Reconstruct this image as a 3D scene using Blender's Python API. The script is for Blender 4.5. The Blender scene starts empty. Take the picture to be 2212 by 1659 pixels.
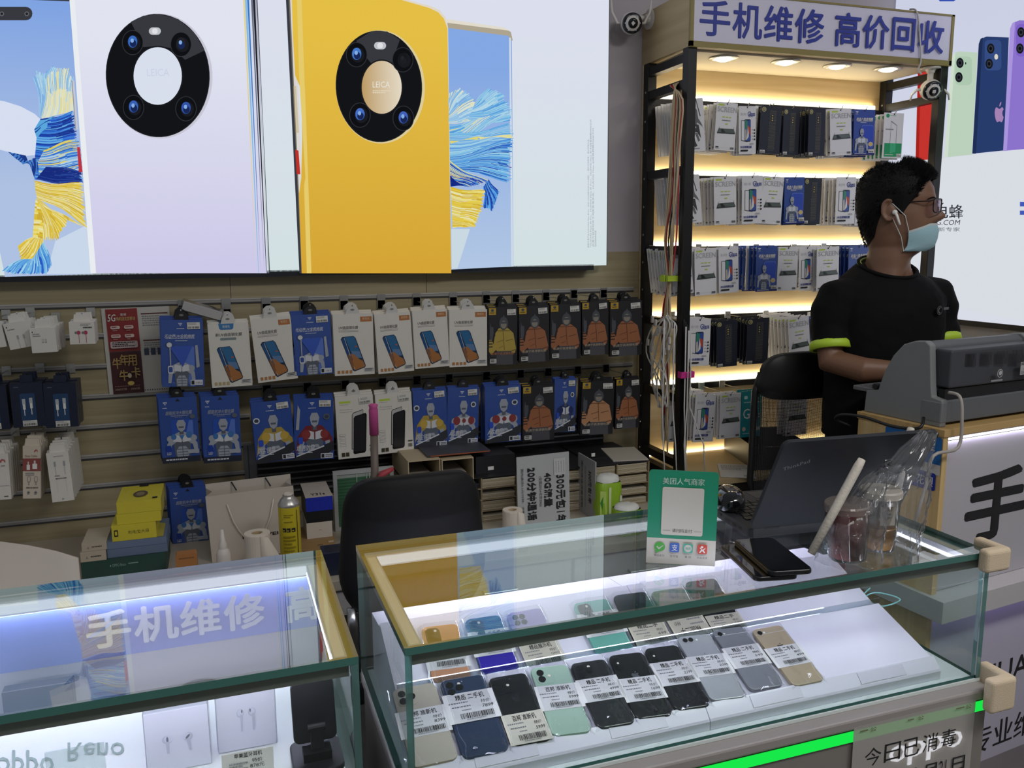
import bpy, bmesh, math, random
from mathutils import Vector, Matrix, noise
random.seed(7)
S = bpy.context.scene
COL = S.collection
# ---------------- camera, world, lights, exposure ----------------
W, H = 2212.0, 1659.0
FPX, YAW, PITCH, ROLL = 1825.0, math.radians(19.1), math.radians(9.57), math.radians(-.495)
_f = Vector((math.sin(YAW)*math.cos(PITCH), math.cos(YAW)*math.cos(PITCH), -math.sin(PITCH)))
_r0 = Vector((math.cos(YAW), -math.sin(YAW), 0)); _u0 = _r0.cross(_f)
_r = _r0*math.cos(ROLL)+_u0*math.sin(ROLL); _u = -_r0*math.sin(ROLL)+_u0*math.cos(ROLL)
EYE = Vector((0, 0, 1.5))
cd = bpy.data.cameras.new('camera'); cam = bpy.data.objects.new('camera', cd); COL.objects.link(cam)
cam.matrix_world = Matrix(((_r.x, _u.x, -_f.x, 0), (_r.y, _u.y, -_f.y, 0), (_r.z, _u.z, -_f.z, 1.5), (0, 0, 0, 1)))
cd.sensor_fit = 'HORIZONTAL'; cd.sensor_width = 36; cd.lens = FPX/W*36; cd.clip_start = .02
S.camera = cam
S.view_settings.view_transform = 'Standard'; S.view_settings.look = 'None'
S.view_settings.exposure = 0; S.view_settings.gamma = 1; S.view_settings.use_curve_mapping = False
wd = bpy.data.worlds.new('hall_air'); S.world = wd; wd.use_nodes = True
wd.node_tree.nodes['Background'].inputs[0].default_value = (.92, .96, 1, 1)
wd.node_tree.nodes['Background'].inputs[1].default_value = .17
S.cycles.max_bounces = 7; S.cycles.diffuse_bounces = 3; S.cycles.glossy_bounces = 3
S.cycles.transparent_max_bounces = 24; S.cycles.caustics_reflective = False; S.cycles.caustics_refractive = False
def area(name, loc, size, sy, power, color=(1, 1, 1), rot=(0, 0, 0)):
    l = bpy.data.lights.new(name, 'AREA'); l.shape = 'RECTANGLE'; l.size = size; l.size_y = sy
    l.energy = power; l.color = color
    o = bpy.data.objects.new(name, l); o.location = loc; o.rotation_euler = rot; COL.objects.link(o); return o
area('hall_ceiling_light', (.2, -.6, 3.0), 1.2, .3, 20, (1, .97, .92))
area('hall_ceiling_light', (2.1, -.3, 3.0), 1.4, .4, 30, (1, .98, .96), (.5, 0, 0))

# ---------------- helpers ----------------
def ray(x, y): return _f+_r*((x-W/2)/FPX)-_u*((y-H/2)/FPX)
def on(x, y, ax, v):
    d = ray(x, y); return EYE+d*((v-EYE[ax])/d[ax])
def at(x, y, Y): return on(x, y, 1, Y)
def onp(x, y, p, n):
    d = ray(x, y); return EYE+d*((p-EYE).dot(n)/d.dot(n))
def lin(h):
    c = [int(h[i:i+2], 16)/255 for i in (1, 3, 5)]
    return tuple(x/12.92 if x <= .04045 else ((x+.055)/1.055)**2.4 for x in c)+(1,)
MC = {}
def _new(key):
    mt = bpy.data.materials.new(key); mt.use_nodes = True; mt.node_tree.nodes.clear()
    MC[key] = mt; nt = mt.node_tree
    out = nt.nodes.new('ShaderNodeOutputMaterial'); return mt, nt, out
def P(col, rough=.5, metal=0., coat=0., bump=0, bscale=300, var=0, spec=.5):
    key = 'paint_%s_%g_%g_%g_%g_%g_%g' % (col, rough, metal, coat, bump, var, spec)
    if key in MC: return MC[key]
    mt, nt, out = _new(key); b = nt.nodes.new('ShaderNodeBsdfPrincipled')
    b.inputs['Base Color'].default_value = lin(col); b.inputs['Roughness'].default_value = rough
    b.inputs['Metallic'].default_value = metal; b.inputs['Coat Weight'].default_value = coat
    b.inputs['Specular IOR Level'].default_value = spec
    if bump or var:
        tc = nt.nodes.new('ShaderNodeTexCoord'); nz = nt.nodes.new('ShaderNodeTexNoise')
        nz.inputs['Scale'].default_value = bscale; nt.links.new(tc.outputs['Object'], nz.inputs['Vector'])
        if bump:
            bp = nt.nodes.new('ShaderNodeBump'); bp.inputs['Strength'].default_value = bump; bp.inputs['Distance'].default_value = .002
            nt.links.new(nz.outputs['Fac'], bp.inputs['Height']); nt.links.new(bp.outputs[0], b.inputs['Normal'])
        if var:
            mx = nt.nodes.new('ShaderNodeMixRGB'); mx.blend_type = 'MULTIPLY'; mx.inputs[0].default_value = var
            mx.inputs[1].default_value = lin(col); nt.links.new(nz.outputs['Fac'], mx.inputs[2]); nt.links.new(mx.outputs[0], b.inputs['Base Color'])
    nt.links.new(b.outputs[0], out.inputs[0]); return mt
def E(col, st=1.):
    key = 'light_%s_%g' % (col, st)
    if key in MC: return MC[key]
    mt, nt, out = _new(key); e = nt.nodes.new('ShaderNodeEmission')
    e.inputs[0].default_value = lin(col); e.inputs[1].default_value = st
    nt.links.new(e.outputs[0], out.inputs[0]); return mt
def EG(name, c0, c1, axis, a, b, st):
    """backlit print whose ink runs from c0 to c1 along an axis"""
    mt, nt, out = _new(name); e = nt.nodes.new('ShaderNodeEmission'); e.inputs[1].default_value = st
    g = nt.nodes.new('ShaderNodeNewGeometry'); sx = nt.nodes.new('ShaderNodeSeparateXYZ')
    mr = nt.nodes.new('ShaderNodeMapRange'); cr = nt.nodes.new('ShaderNodeValToRGB')
    mr.inputs[1].default_value = a; mr.inputs[2].default_value = b
    cr.color_ramp.elements[0].color = lin(c0); cr.color_ramp.elements[1].color = lin(c1)
    nt.links.new(g.outputs['Position'], sx.inputs[0]); nt.links.new(sx.outputs[axis], mr.inputs[0])
    nt.links.new(mr.outputs[0], cr.inputs[0]); nt.links.new(cr.outputs[0], e.inputs[0])
    nt.links.new(e.outputs[0], out.inputs[0]); return mt
def GL(name, tint, k=1., rough=0., ior=1.5, base=0., hz=0., hzc='#ffffff'):
    """thin clear sheet: see-through with a Fresnel mirror on top, optional milky share"""
    if name in MC: return MC[name]
    mt, nt, out = _new(name); t = nt.nodes.new('ShaderNodeBsdfTransparent'); t.inputs[0].default_value = lin(tint)
    g = nt.nodes.new('ShaderNodeBsdfGlossy'); g.inputs['Roughness'].default_value = rough
    fr = nt.nodes.new('ShaderNodeFresnel'); geo = nt.nodes.new('ShaderNodeNewGeometry'); mi = nt.nodes.new('ShaderNodeMapRange'); mi.inputs[3].default_value = ior; mi.inputs[4].default_value = 1/ior
    nt.links.new(geo.outputs['Backfacing'], mi.inputs[0]); nt.links.new(mi.outputs[0], fr.inputs[0])
    ml = nt.nodes.new('ShaderNodeMath'); ml.operation = 'MULTIPLY_ADD'; ml.inputs[1].default_value = k; ml.inputs[2].default_value = base; ml.use_clamp = True
    mx = nt.nodes.new('ShaderNodeMixShader'); nt.links.new(fr.outputs[0], ml.inputs[0]); nt.links.new(ml.outputs[0], mx.inputs[0])
    src = t.outputs[0]
    if hz:
        d = nt.nodes.new('ShaderNodeBsdfDiffuse'); d.inputs[0].default_value = lin(hzc); m2 = nt.nodes.new('ShaderNodeMixShader')
        m2.inputs[0].default_value = hz; nt.links.new(t.outputs[0], m2.inputs[1]); nt.links.new(d.outputs[0], m2.inputs[2]); src = m2.outputs[0]
    nt.links.new(src, mx.inputs[1]); nt.links.new(g.outputs[0], mx.inputs[2])
    nt.links.new(mx.outputs[0], out.inputs[0]); return mt
def WOOD(name, c0, c1, sx, sy, sz, rough=.5, c2=None):
    """plank laminate: noise stretched along the grain"""
    mt, nt, out = _new(name); b = nt.nodes.new('ShaderNodeBsdfPrincipled'); b.inputs['Roughness'].default_value = rough
    tc = nt.nodes.new('ShaderNodeTexCoord'); mp = nt.nodes.new('ShaderNodeMapping'); mp.inputs['Scale'].default_value = (sx, sy, sz)
    nz = nt.nodes.new('ShaderNodeTexNoise'); nz.inputs['Scale'].default_value = 1; nz.inputs['Detail'].default_value = 6; nz.inputs['Distortion'].default_value = .6
    cr = nt.nodes.new('ShaderNodeValToRGB'); cr.color_ramp.elements[0].color = lin(c0); cr.color_ramp.elements[1].color = lin(c1)
    cr.color_ramp.elements[0].position = .32; cr.color_ramp.elements[1].position = .68
    nt.links.new(tc.outputs['Object'], mp.inputs[0]); nt.links.new(mp.outputs[0], nz.inputs['Vector'])
    nt.links.new(nz.outputs['Fac'], cr.inputs[0]); nt.links.new(cr.outputs[0], b.inputs['Base Color'])
    nt.links.new(b.outputs[0], out.inputs[0]); return mt

_TC = {}
def TXT(s, bold=0., shear=0.):
    """a word as flat outlines: vertices scaled to a unit box, faces, aspect"""
    k = (s, bold, shear)
    if k in _TC: return _TC[k]
    c = bpy.data.curves.new('t', 'FONT'); c.body = s; c.offset = bold; c.shear = shear; c.resolution_u = 2; c.fill_mode = 'FRONT'
    o = bpy.data.objects.new('t', c); COL.objects.link(o)
    me = o.evaluated_get(bpy.context.evaluated_depsgraph_get()).to_mesh()
    vs = [v.co.copy() for v in me.vertices]; fs = [tuple(p.vertices) for p in me.polygons]
    bpy.data.objects.remove(o); bpy.data.curves.remove(c)
    x0 = min(v.x for v in vs); x1 = max(v.x for v in vs); y0 = min(v.y for v in vs); y1 = max(v.y for v in vs)
    vs = [((v.x-x0)/(x1-x0), (v.y-y0)/(y1-y0)) for v in vs]
    _TC[k] = (vs, fs, (x1-x0)/(y1-y0)); return _TC[k]

class MB:
    """collects faces with materials, then links them as ONE mesh object"""
    def __init__(s, M=None): s.v = []; s.f = []; s.mi = []; s.mats = []; s.M = M or Matrix()
    def add(s, vs, fs, m):
        if m not in s.mats: s.mats.append(m)
        k = s.mats.index(m); b = len(s.v)
        s.v += [s.M @ Vector(v) for v in vs]; s.f += [tuple(b+i for i in f) for f in fs]; s.mi += [k]*len(fs); return s
    def box(s, a, b, m):
        x0, y0, z0 = a; x1, y1, z1 = b
        return s.add([(x0, y0, z0), (x1, y0, z0), (x1, y1, z0), (x0, y1, z0), (x0, y0, z1), (x1, y0, z1), (x1, y1, z1), (x0, y1, z1)],
                     [(0, 3, 2, 1), (4, 5, 6, 7), (0, 1, 5, 4), (1, 2, 6, 5), (2, 3, 7, 6), (3, 0, 4, 7)], m)
    def prism(s, poly, y0, y1, m, side=None):
        n = len(poly)
        s.add([(x, y0, z) for x, z in poly]+[(x, y1, z) for x, z in poly], [tuple(range(n)), tuple(range(2*n-1, n-1, -1))], m)
        return s.add([(x, y0, z) for x, z in poly]+[(x, y1, z) for x, z in poly], [(i, i+n, (i+1) % n+n, (i+1) % n) for i in range(n)], side or m)
    def prz(s, poly, z0, z1, m, side=None):
        n = len(poly); vs = [(x, y, z0) for x, y in poly]+[(x, y, z1) for x, y in poly]
        s.add(vs, [tuple(range(n-1, -1, -1)), tuple(range(n, 2*n))], m)
        return s.add(vs, [(i, (i+1) % n, (i+1) % n+n, i+n) for i in range(n)], side or m)
    def tube(s, pts, r, m, seg=8, cap=True):
        pts = [Vector(p) for p in pts]; n = len(pts); rs = r if isinstance(r, (list, tuple)) else [r]*n
        vs = []; up = None
        for i, p in enumerate(pts):
            t = (pts[min(i+1, n-1)]-pts[max(i-1, 0)]).normalized()
            if up is None: up = t.orthogonal()
            up = (up-t*up.dot(t)); up = up.normalized() if up.length > 1e-6 else t.orthogonal().normalized()
            q = t.cross(up)
            vs += [p+(up*math.cos(a)+q*math.sin(a))*rs[i] for a in [2*math.pi*j/seg for j in range(seg)]]
        fs = [(i*seg+j, i*seg+(j+1) % seg, (i+1)*seg+(j+1) % seg, (i+1)*seg+j) for i in range(n-1) for j in range(seg)]
        if cap: fs += [tuple(range(seg-1, -1, -1)), tuple(range((n-1)*seg, n*seg))]
        return s.add(vs, fs, m)
    def lathe(s, prof, m, seg=24, c=(0, 0, 0)):
        vs = []; n = len(prof)
        for r, z in prof: vs += [(c[0]+r*math.cos(2*math.pi*j/seg), c[1]+r*math.sin(2*math.pi*j/seg), c[2]+z) for j in range(seg)]
        fs = [(i*seg+j, i*seg+(j+1) % seg, (i+1)*seg+(j+1) % seg, (i+1)*seg+j) for i in range(n-1) for j in range(seg)]
        return s.add(vs, fs, m)
    def sphere(s, c, r, m, sg=16, rg=10, M=None):
        rx, ry, rz = (r, r, r) if not isinstance(r, (tuple, list)) else r; vs = []
        for i in range(rg+1):
            a = math.pi*i/rg
            vs += [Vector((rx*math.sin(a)*math.cos(2*math.pi*j/sg), ry*math.sin(a)*math.sin(2*math.pi*j/sg), rz*math.cos(a))) for j in range(sg)]
        if M: vs = [M @ v for v in vs]
        vs = [v+Vector(c) for v in vs]
        return s.add(vs, [(i*sg+j, (i+1)*sg+j, (i+1)*sg+(j+1) % sg, i*sg+(j+1) % sg) for i in range(rg) for j in range(sg)], m)
    def grid(s, rows, m, close=False):
        n = len(rows[0]); vs = [p for r in rows for p in r]; fs = []
        for i in range(len(rows)-1):
            for j in range(n if close else n-1): fs.append((i*n+j, i*n+(j+1) % n, (i+1)*n+(j+1) % n, (i+1)*n+j))
        return s.add(vs, fs, m)
    def mesh(s, name, smooth=False):
        me = bpy.data.meshes.new(name); me.from_pydata([tuple(v) for v in s.v], [], s.f)
        for m in s.mats: me.materials.append(m)
        me.polygons.foreach_set('material_index', s.mi)
        if smooth: me.polygons.foreach_set('use_smooth', [True]*len(s.f))
        me.validate(); me.update(); return me
    def build(s, name, parent=None, smooth=False, bevel=0, sub=0, seg=2):
        o = bpy.data.objects.new(name, s.mesh(name, smooth)); COL.objects.link(o)
        if parent is not None: o.parent = parent
        if bevel:
            bm = bmesh.new(); bm.from_mesh(o.data); bmesh.ops.remove_doubles(bm, verts=bm.verts, dist=2e-6); bmesh.ops.recalc_face_normals(bm, faces=bm.faces); bm.to_mesh(o.data); bm.free()
            b = o.modifiers.new('round', 'BEVEL'); b.width = bevel; b.segments = seg; b.limit_method = 'ANGLE'; b.angle_limit = .7
        if sub:
            b = o.modifiers.new('smooth', 'SUBSURF'); b.levels = sub; b.render_levels = sub
        return o
def tag(o, label=None, cat=None, group=None, kind=None):
    for k, v in (('label', label), ('category', cat), ('group', group), ('kind', kind)):
        if v: o[k] = v
    return o
def thing(name, label, cat, M=None, group=None):
    o = bpy.data.objects.new(name, None); COL.objects.link(o); o.empty_display_size = .05
    if M is not None: o.matrix_world = M if isinstance(M, Matrix) else Matrix.Translation(M)
    return tag(o, label, cat, group)
class Proto:
    """meshes of one kind of goods; put() sets out a copy with its parts"""
    def __init__(s, name, parts): s.name = name; s.parts = parts
    def put(s, M, label, cat, group=None):
        r = thing(s.name, label, cat, M, group)
        for nm, me, L in s.parts:
            o = bpy.data.objects.new(nm, me); COL.objects.link(o); o.parent = r
            if L is not None: o.location = L
        return r
def circ(cx, cy, rx, ry=None, n=28, a0=0, a1=360, rot=0):
    ry = rx if ry is None else ry; c, q = math.cos(rot), math.sin(rot); out = []
    full = abs(a1-a0) >= 360
    for i in range(n if full else n+1):
        a = math.radians(a0+(a1-a0)*i/n); x, y = rx*math.cos(a), ry*math.sin(a); out.append((cx+x*c-y*q, cy+x*q+y*c))
    return out
def cr(pts, k=5):
    """a smooth run through points"""
    P_ = [Vector(p) for p in pts]; P_ = [P_[0]]+P_+[P_[-1]]; o = []
    for i in range(1, len(P_)-2):
        a, b, c, d = P_[i-1:i+3]
        for j in range(k): t = j/k; o.append(.5*((2*b)+(c-a)*t+(2*a-5*b+4*c-d)*t*t+(3*b-a-3*c+d)*t**3))
    return o+[P_[-2]]
def rrect(x0, y0, x1, y1, r, n=4, ry=None):
    ry = r if ry is None else ry; o = []
    for cx, cy, a in ((x1-r, y1-ry, 0), (x0+r, y1-ry, 90), (x0+r, y0+ry, 180), (x1-r, y0+ry, 270)):
        o += [(cx+r*math.cos(math.radians(a+90*i/n)), cy+ry*math.sin(math.radians(a+90*i/n))) for i in range(n+1)]
    return o
class Pr:
    """inks flat shapes on a face; fn(u, v, lift) gives the 3-D point; every later shape lies a hair above"""
    def __init__(s, mb, fn, step=.00012): s.mb = mb; s.fn = fn; s.k = 0; s.st = step
    def p(s, m, pts):
        s.k += 1; s.mb.add([s.fn(u, v, s.k*s.st) for u, v in pts], [tuple(range(len(pts)))], m); return s
    def r(s, m, u0, v0, u1, v1): return s.p(m, [(u0, v0), (u1, v0), (u1, v1), (u0, v1)])
    def t(s, m, txt, u0, v0, u1, v1, bold=0., shear=0.):
        vs, fs, asp = TXT(txt, 0., shear); b = bold*abs(v1-v0)
        bu = b*abs(u1-u0)/max(1e-9, abs(v1-v0)*asp)
        for dx, dy in (((-bu, 0), (bu, 0), (0, -b), (0, b), (-bu*.7, -b*.7), (bu*.7, -b*.7), (-bu*.7, b*.7), (bu*.7, b*.7), (0, 0)) if bold >= .02 else ((-bu, 0), (bu, 0), (0, -b), (0, b)) if bold >= .015 else ((-bu, 0), (bu, 0)) if bold else ((0, 0),)):
            s.k += 1; s.mb.add([s.fn(u0+dx+(u1-u0)*x, v0+dy+(v1-v0)*y, s.k*s.st) for x, y in vs], fs, m)
        return s
    def strips(s, A, B, n, cols, bow=0, jit=.1):
        """feathery strips between two outlines"""
        def rs(L):
            d = [0]
            for a, b in zip(L, L[1:]): d.append(d[-1]+math.hypot(b[0]-a[0], b[1]-a[1]))
            o = []
            for i in range(n+1):
                t = d[-1]*i/n; j = max(0, min(len(L)-2, next((q for q in range(len(L)-1) if d[q+1] >= t), len(L)-2)))
                w = (t-d[j])/max(1e-9, d[j+1]-d[j]); o.append((L[j][0]+(L[j+1][0]-L[j][0])*w, L[j][1]+(L[j+1][1]-L[j][1])*w))
            return o
        n = int(n*2.6); a, b = rs(A), rs(B); s.k += 1; L = len(cols); q = 6; rr = random.Random(n*7+int(A[0][0])); ph = rr.random()*9
        bow = bow or .07
        def pt(i, t):
            (x0, y0), (x1, y1) = a[i], b[i]; w = bow*math.sin(math.pi*t)*math.sin(2.2*t+i/n*2.5+ph*.2); return (x0+(x1-x0)*t-(y1-y0)*w, y0+(y1-y0)*t+(x1-x0)*w)
        for i in range(n):
            e = 1+jit*(rr.random()-.65); c0 = .5+.5*math.sin(i*.37+ph)*math.cos(i*.13); c1 = (c0+rr.uniform(-.28, .28)) % 1; m = cols[min(L-1, int(c1*L))]; m2 = cols[min(L-1, int(((c1+rr.uniform(.1, .4)) % 1)*L))]
            vs = []
            for k in range(q+1): u, v = pt(i, k/q*e), pt(i+1, k/q*e); vs += [s.fn(*u, s.k*s.st), s.fn(*v, s.k*s.st)]
            cut = rr.randint(2, 5)
            for lo, hi, mm in ((0, cut, m), (cut, q, m2)): s.mb.add(vs, [(2*k, 2*k+1, 2*k+3, 2*k+2) for k in range(lo, hi)], mm)
        return s
    def bars(s, m, u0, v0, u1, v1, n=22):
        """a bar code"""
        s.k += 1; x = u0; rr = random.Random(int(u0*999+v0*77+n))
        while x < u1:
            w = (u1-u0)/n*rr.choice((.35, .5, .9)); s.mb.add([s.fn(a, b, s.k*s.st) for a, b in ((x, v0), (min(x+w, u1), v0), (min(x+w, u1), v1), (x, v1))], [(0, 1, 2, 3)], m)
            x += w+(u1-u0)/n*rr.choice((.3, .5, .8))
        return s
    def lines(s, m, u0, v0, u1, v1, n, gap=.45):
        """rows of print too small to read"""
        s.k += 1; h = (v1-v0)/n; rr = random.Random(int(u0*991+v0*83+n))
        for i in range(n):
            x = u0; e = u1-(u1-u0)*rr.choice((0, .1, .3)); y = v1-(i+1)*h
            while x < e:
                w = (u1-u0)*rr.uniform(.03, .1)
                s.mb.add([s.fn(a, b, s.k*s.st) for a, b in ((x, y+h*gap), (min(x+w, e), y+h*gap), (min(x+w, e), y+h), (x, y+h))], [(0, 1, 2, 3)], m); x += w+(u1-u0)*.02
        return s
def quadframe(TL, TR, BL):
    """matrix with x along the top edge, z up the side, y away from the viewer; plus width and height"""
    x = (TR-TL); w = x.length; x.normalize(); z = (TL-BL); z -= x*z.dot(x); h = z.length; z.normalize(); y = z.cross(x)
    o = (TL+TR)/2
    return Matrix(((x.x, y.x, z.x, o.x), (x.y, y.y, z.y, o.y), (x.z, y.z, z.z, o.z), (0, 0, 0, 1))), w, h
WHITE = P('#e9e7e2', .55); BLACK = P('#0c0c0d', .45); INK = P('#1b1b1d', .6); STEEL = P('#b9bbbd', .3, 1); GREYINK = P('#8a8a8c', .6)
ALU = P('#c7c9cc', .38, .9); BLKMETAL = P('#101114', .42, .2); RED = P('#b3262a', .5); YELLOW = P('#e8d23a', .5)
D = 2.85            # distance of the back wall
# ---------------- setting ----------------
wall_wood = WOOD('pale_oak_laminate', '#9b8e6f', '#aea282', 1.4, 8, 46, .5)
w = MB(); w.box((-3.2, D, 0), (2.62, D+.08, 1.46), wall_wood)
for sx in (497, 921):
    p = at(sx, 610, D); w.box((p.x-.0008, D-.0006, p.z-.06), (p.x+.0008, D+.001, 1.44), P('#4a4334', .7))
wall = tag(w.build('wall_back'), kind='structure', label='pale oak slat wall behind the goods')
z1 = on(0, 664.6, 1, D).z; z9 = on(0, 1134, 1, D).z
RZ = [z1+(z9-z1)*i/7 for i in range(9)]
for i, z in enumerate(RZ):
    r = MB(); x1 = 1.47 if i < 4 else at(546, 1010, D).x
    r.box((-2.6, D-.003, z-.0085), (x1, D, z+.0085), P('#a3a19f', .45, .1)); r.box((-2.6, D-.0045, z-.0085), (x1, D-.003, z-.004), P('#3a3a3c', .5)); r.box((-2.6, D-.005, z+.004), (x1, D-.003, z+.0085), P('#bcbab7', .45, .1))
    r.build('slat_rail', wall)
w = MB(); w.box((-3.2, D, 1.46), (2.62, D+.08, 3.1), P('#b5aeb4', .8, bump=.2)); tag(w.build('wall_upper'), kind='structure', label='grey plaster wall above the slat wall')
w = MB(); w.box((2.62, -1.2, 0), (2.7, D+.08, 3.1), P('#b9b9bd', .8)); tag(w.build('wall_right'), kind='structure', label='side wall with the backlit poster')
w = MB(); w.box((-3.2, -1.2, -.05), (2.7, D+.08, 0), P('#77746f', .4, var=.3, bscale=4)); tag(w.build('floor'), kind='structure', label='grey shop floor')

# ---------------- big backlit poster ----------------
YP = 2.79
pz = lambda x, y: at(x, y, YP)
BR = pz(1310, 573); X1 = BR.x; X0 = -1.25; ZB = BR.z; ZT = 2.62
lb = thing('light_box', 'huge backlit phone poster filling the upper wall', 'light box', (0, YP, ZB))
def PB(): return MB(Matrix.Translation((0, -YP, -ZB)))
fr = PB()
for a, b in (((X0, YP, ZB-.016), (X1-.05, D, ZB+.004)), ((X0, YP, ZT), (X1, D, ZT+.02)), ((X0-.02, YP, ZB-.016), (X0, D, ZT+.02))): fr.box(a, b, P('#2b2d33', .4, .5))
fr.box((X1, YP+.003, ZB), (X1+.004, D, ZT), P('#3a3c42', .4, .5)); fr.build('frame', lb)
ST = .87
po = PB(); pr = Pr(po, lambda x, y, l: (lambda q: (q.x, q.y-l, q.z))(pz(x, y)), .00015)
def e(c, s=1): return E(c, ST*s)
bgw = EG('poster_white', '#dfeef0', '#e9edfc', 2, ZB, ZB+.8, ST)
po.box((X0, YP, ZB), (X1, YP+.02, ZT), bgw)
# phone with the blue wallpaper, left
scr = EG('poster_screen', '#b9cdf0', '#88aef0', 2, ZB+.25, ZB+.75, ST)
pr.p(scr, [(-420, -30), (150, -4), (197, 592), (11, 598), (0, 545), (-420, 560)])
pr.p(e('#3a3f4a'), [(-420, -35), (151, -5), (151, 3), (-420, -18)])
pr.p(e('#3b3d42'), rrect(-90, 15, 70, 44, 14)); pr.p(e('#6a6d74'), circ(58, 30, 5)); pr.p(e('#23252a'), circ(58, 30, 3)); pr.p(e('#6a6d74'), circ(4, 30, 5)); pr.p(e('#23252a'), circ(4, 30, 3))
pr.p(e('#e3ecff'), [(-20, 214), (10, 219), (45, 230), (75, 246), (88, 258), (82, 300), (76, 335), (56, 337), (17, 328), (-20, 318)])
pr.p(e('#d5e4f8'), [(120, 520), (200, 480), (200, 592), (100, 592)])
sky = [e(c) for c in ('#86bdf0', '#a9d8f4', '#7fb2ea', '#bfe4f5', '#9ccdf2')]
crm = [e(c) for c in ('#e9efd9', '#f4ecb6', '#c9e2ee', '#efe6a0')]
blu = [e(c) for c in ('#2a5fd0', '#3f86e2', '#1f46ae', '#5aa6ee', '#1c3a98', '#6fbaf0', '#3b78dc')]
yel = [e(c) for c in ('#f3dc58', '#e6c63c', '#f6e888', '#d9b53a', '#f4efb8', '#eccf4a')]
cyn = [e(c) for c in ('#8fd0f2', '#6fb8ee', '#a9def4', '#5aa4e8', '#84c6f2')]
pr.strips([(86, 254), (88, 250), (92, 246)], [(71, 168), (80, 155), (95, 160), (112, 144), (125, 150)], 16, sky)
pr.strips([(89, 256), (100, 250), (157, 238)], [(96, 168), (118, 150), (149, 149), (160, 172)], 22, sky+crm)
pr.strips([(90, 257), (110, 252), (160, 240)], [(103, 205), (130, 190), (163, 200)], 16, crm)
pr.strips([(88, 257), (79, 300), (76, 336), (75, 388)], [(157, 239), (165, 290), (172, 340), (178, 394)], 30, blu)
pr.strips([(88, 257), (74, 280), (80, 300)], [(120, 250), (104, 262), (102, 276)], 6, [e('#1c3f9e'), e('#5fb0ea')])
pr.strips([(85, 380), (82, 350), (95, 325)], [(178, 372), (174, 330), (167, 300)], 20, [e(c) for c in ('#8ec6f2', '#f0e486', '#3c7ede', '#bfdcf0', '#5a9ce8', '#e8d860', '#2d62cc')])
pr.strips([(75, 386), (66, 360), (56, 336), (17, 328)], [(80, 340), (66, 345), (50, 356), (17, 328)], 10, [e('#1d3c8e'), e('#4c86d4')])
pr.strips([(78, 387), (100, 360)], [(177, 394), (177, 372)], 8, [e('#1a2f86'), e('#29479e')])
pr.strips([(75, 390), (77, 410), (80, 430)], [(177, 394), (181, 440), (186, 492)], 26, yel)
pr.strips([(80, 425), (84, 440)], [(186, 492), (150, 470), (125, 519)], 14, yel[::-1])
pr.strips([(78, 430), (88, 436)], [(85, 520), (100, 516), (127, 519)], 14, yel)
pr.strips([(77, 433), (74, 470), (71, 516)], [(85, 436), (95, 480), (92, 520)], 8, yel)
pr.strips([(71, 512), (94, 516)], [(37, 532), (47, 560), (70, 560), (92, 557)], 16, yel)
pr.strips([(45, 560), (70, 560), (94, 522)], [(5, 585), (30, 592), (60, 592), (102, 590), (112, 572)], 26, cyn+blu[:2])
# white phone
wb = EG('poster_white_back', '#d8d4f6', '#eff2ff', 2, ZB, ZB+.7, ST)
pr.p(wb, [(149, -20), (545, -20), (577, 590), (196, 590)])
pr.p(e('#f8fbff'), [(149, -20), (160, -20), (208, 590), (196, 590)])
for a, b, c in ((524, 528, '#f0dfa0'), (528, 533, '#8fc6f0'), (533, 537, '#3f7fd0'), (537, 541, '#dfe8f8'), (541, 545, '#6a6f86'), (545, 550, '#23242e'), (550, 553, '#b9bccc'), (553, 555, '#3a3d48')):
    pr.p(e(c), [(a, -20), (b, -20), (b+26, 590), (a+30, 590)])
pr.p(e('#cfd3de'), [(155, 175), (161, 175), (169, 280), (163, 280)]); pr.p(e('#9aa0b0'), [(155, 175), (157, 175), (165, 280), (163, 280)])
pr.p(e('#c73a48'), [(167, 318), (173, 318), (179, 372), (171, 372)])
def ring(cx, cy, rx, ry, rot, rim, hx, hy, irx, iry, inner, wedge, lens, flash):
    pr.p(e(rim), circ(cx+3, cy+1, rx+3, ry+2, 60, rot=rot)); pr.p(e('#202226'), circ(cx, cy, rx, ry, 60, rot=rot)); pr.p(e('#15161a'), circ(cx, cy, rx-2, ry-2, 60, rot=rot))
    pr.p(e('#3a3c42'), wedge); pr.p(e('#1b1c20'), circ(hx, hy, irx+3, iry+3, 48)); pr.p(e(inner) if isinstance(inner, str) else inner, circ(hx, hy, irx, iry, 48))
    for i, (x, y, c) in enumerate(lens):
        pr.p(e('#35373d'), circ(x, y, 23, 27)); pr.p(e('#111216'), circ(x, y, 21.5, 25.5)); pr.p(e('#1c1e24'), circ(x+3, y+1, 14, 16))
        pr.p(e(c), circ(x, y-2, 10, 13)); pr.p(e('#1a2a5c') if c != '#191a1e' else e('#202126'), circ(x+1, y+2, 7, 8)); pr.p(e('#8db8f2') if c != '#191a1e' else e('#26272c'), circ(x-1, y-4, 3.5, 4.5))
    pr.p(e('#c9cdd4'), rrect(flash[0]-13, flash[1]-8, flash[0]+13, flash[1]+8, 8)); pr.p(e('#eceef2'), rrect(flash[0]-6, flash[1]-6, flash[0]+6, flash[1]+6, 5))
ring(341, 164, 112, 133, -.06, '#d4d3e2', 341, 165, 52, 62, '#e6edfb', [(283, 48), (310, 35), (345, 32), (385, 42), (420, 72), (442, 110), (400, 130), (372, 105), (340, 100), (310, 103)], [(287, 93, '#3c6fc6'), (391, 97, '#24262b'), (289, 233, '#3c66c0'), (402, 236, '#3558b0')], (335, 69))
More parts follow.
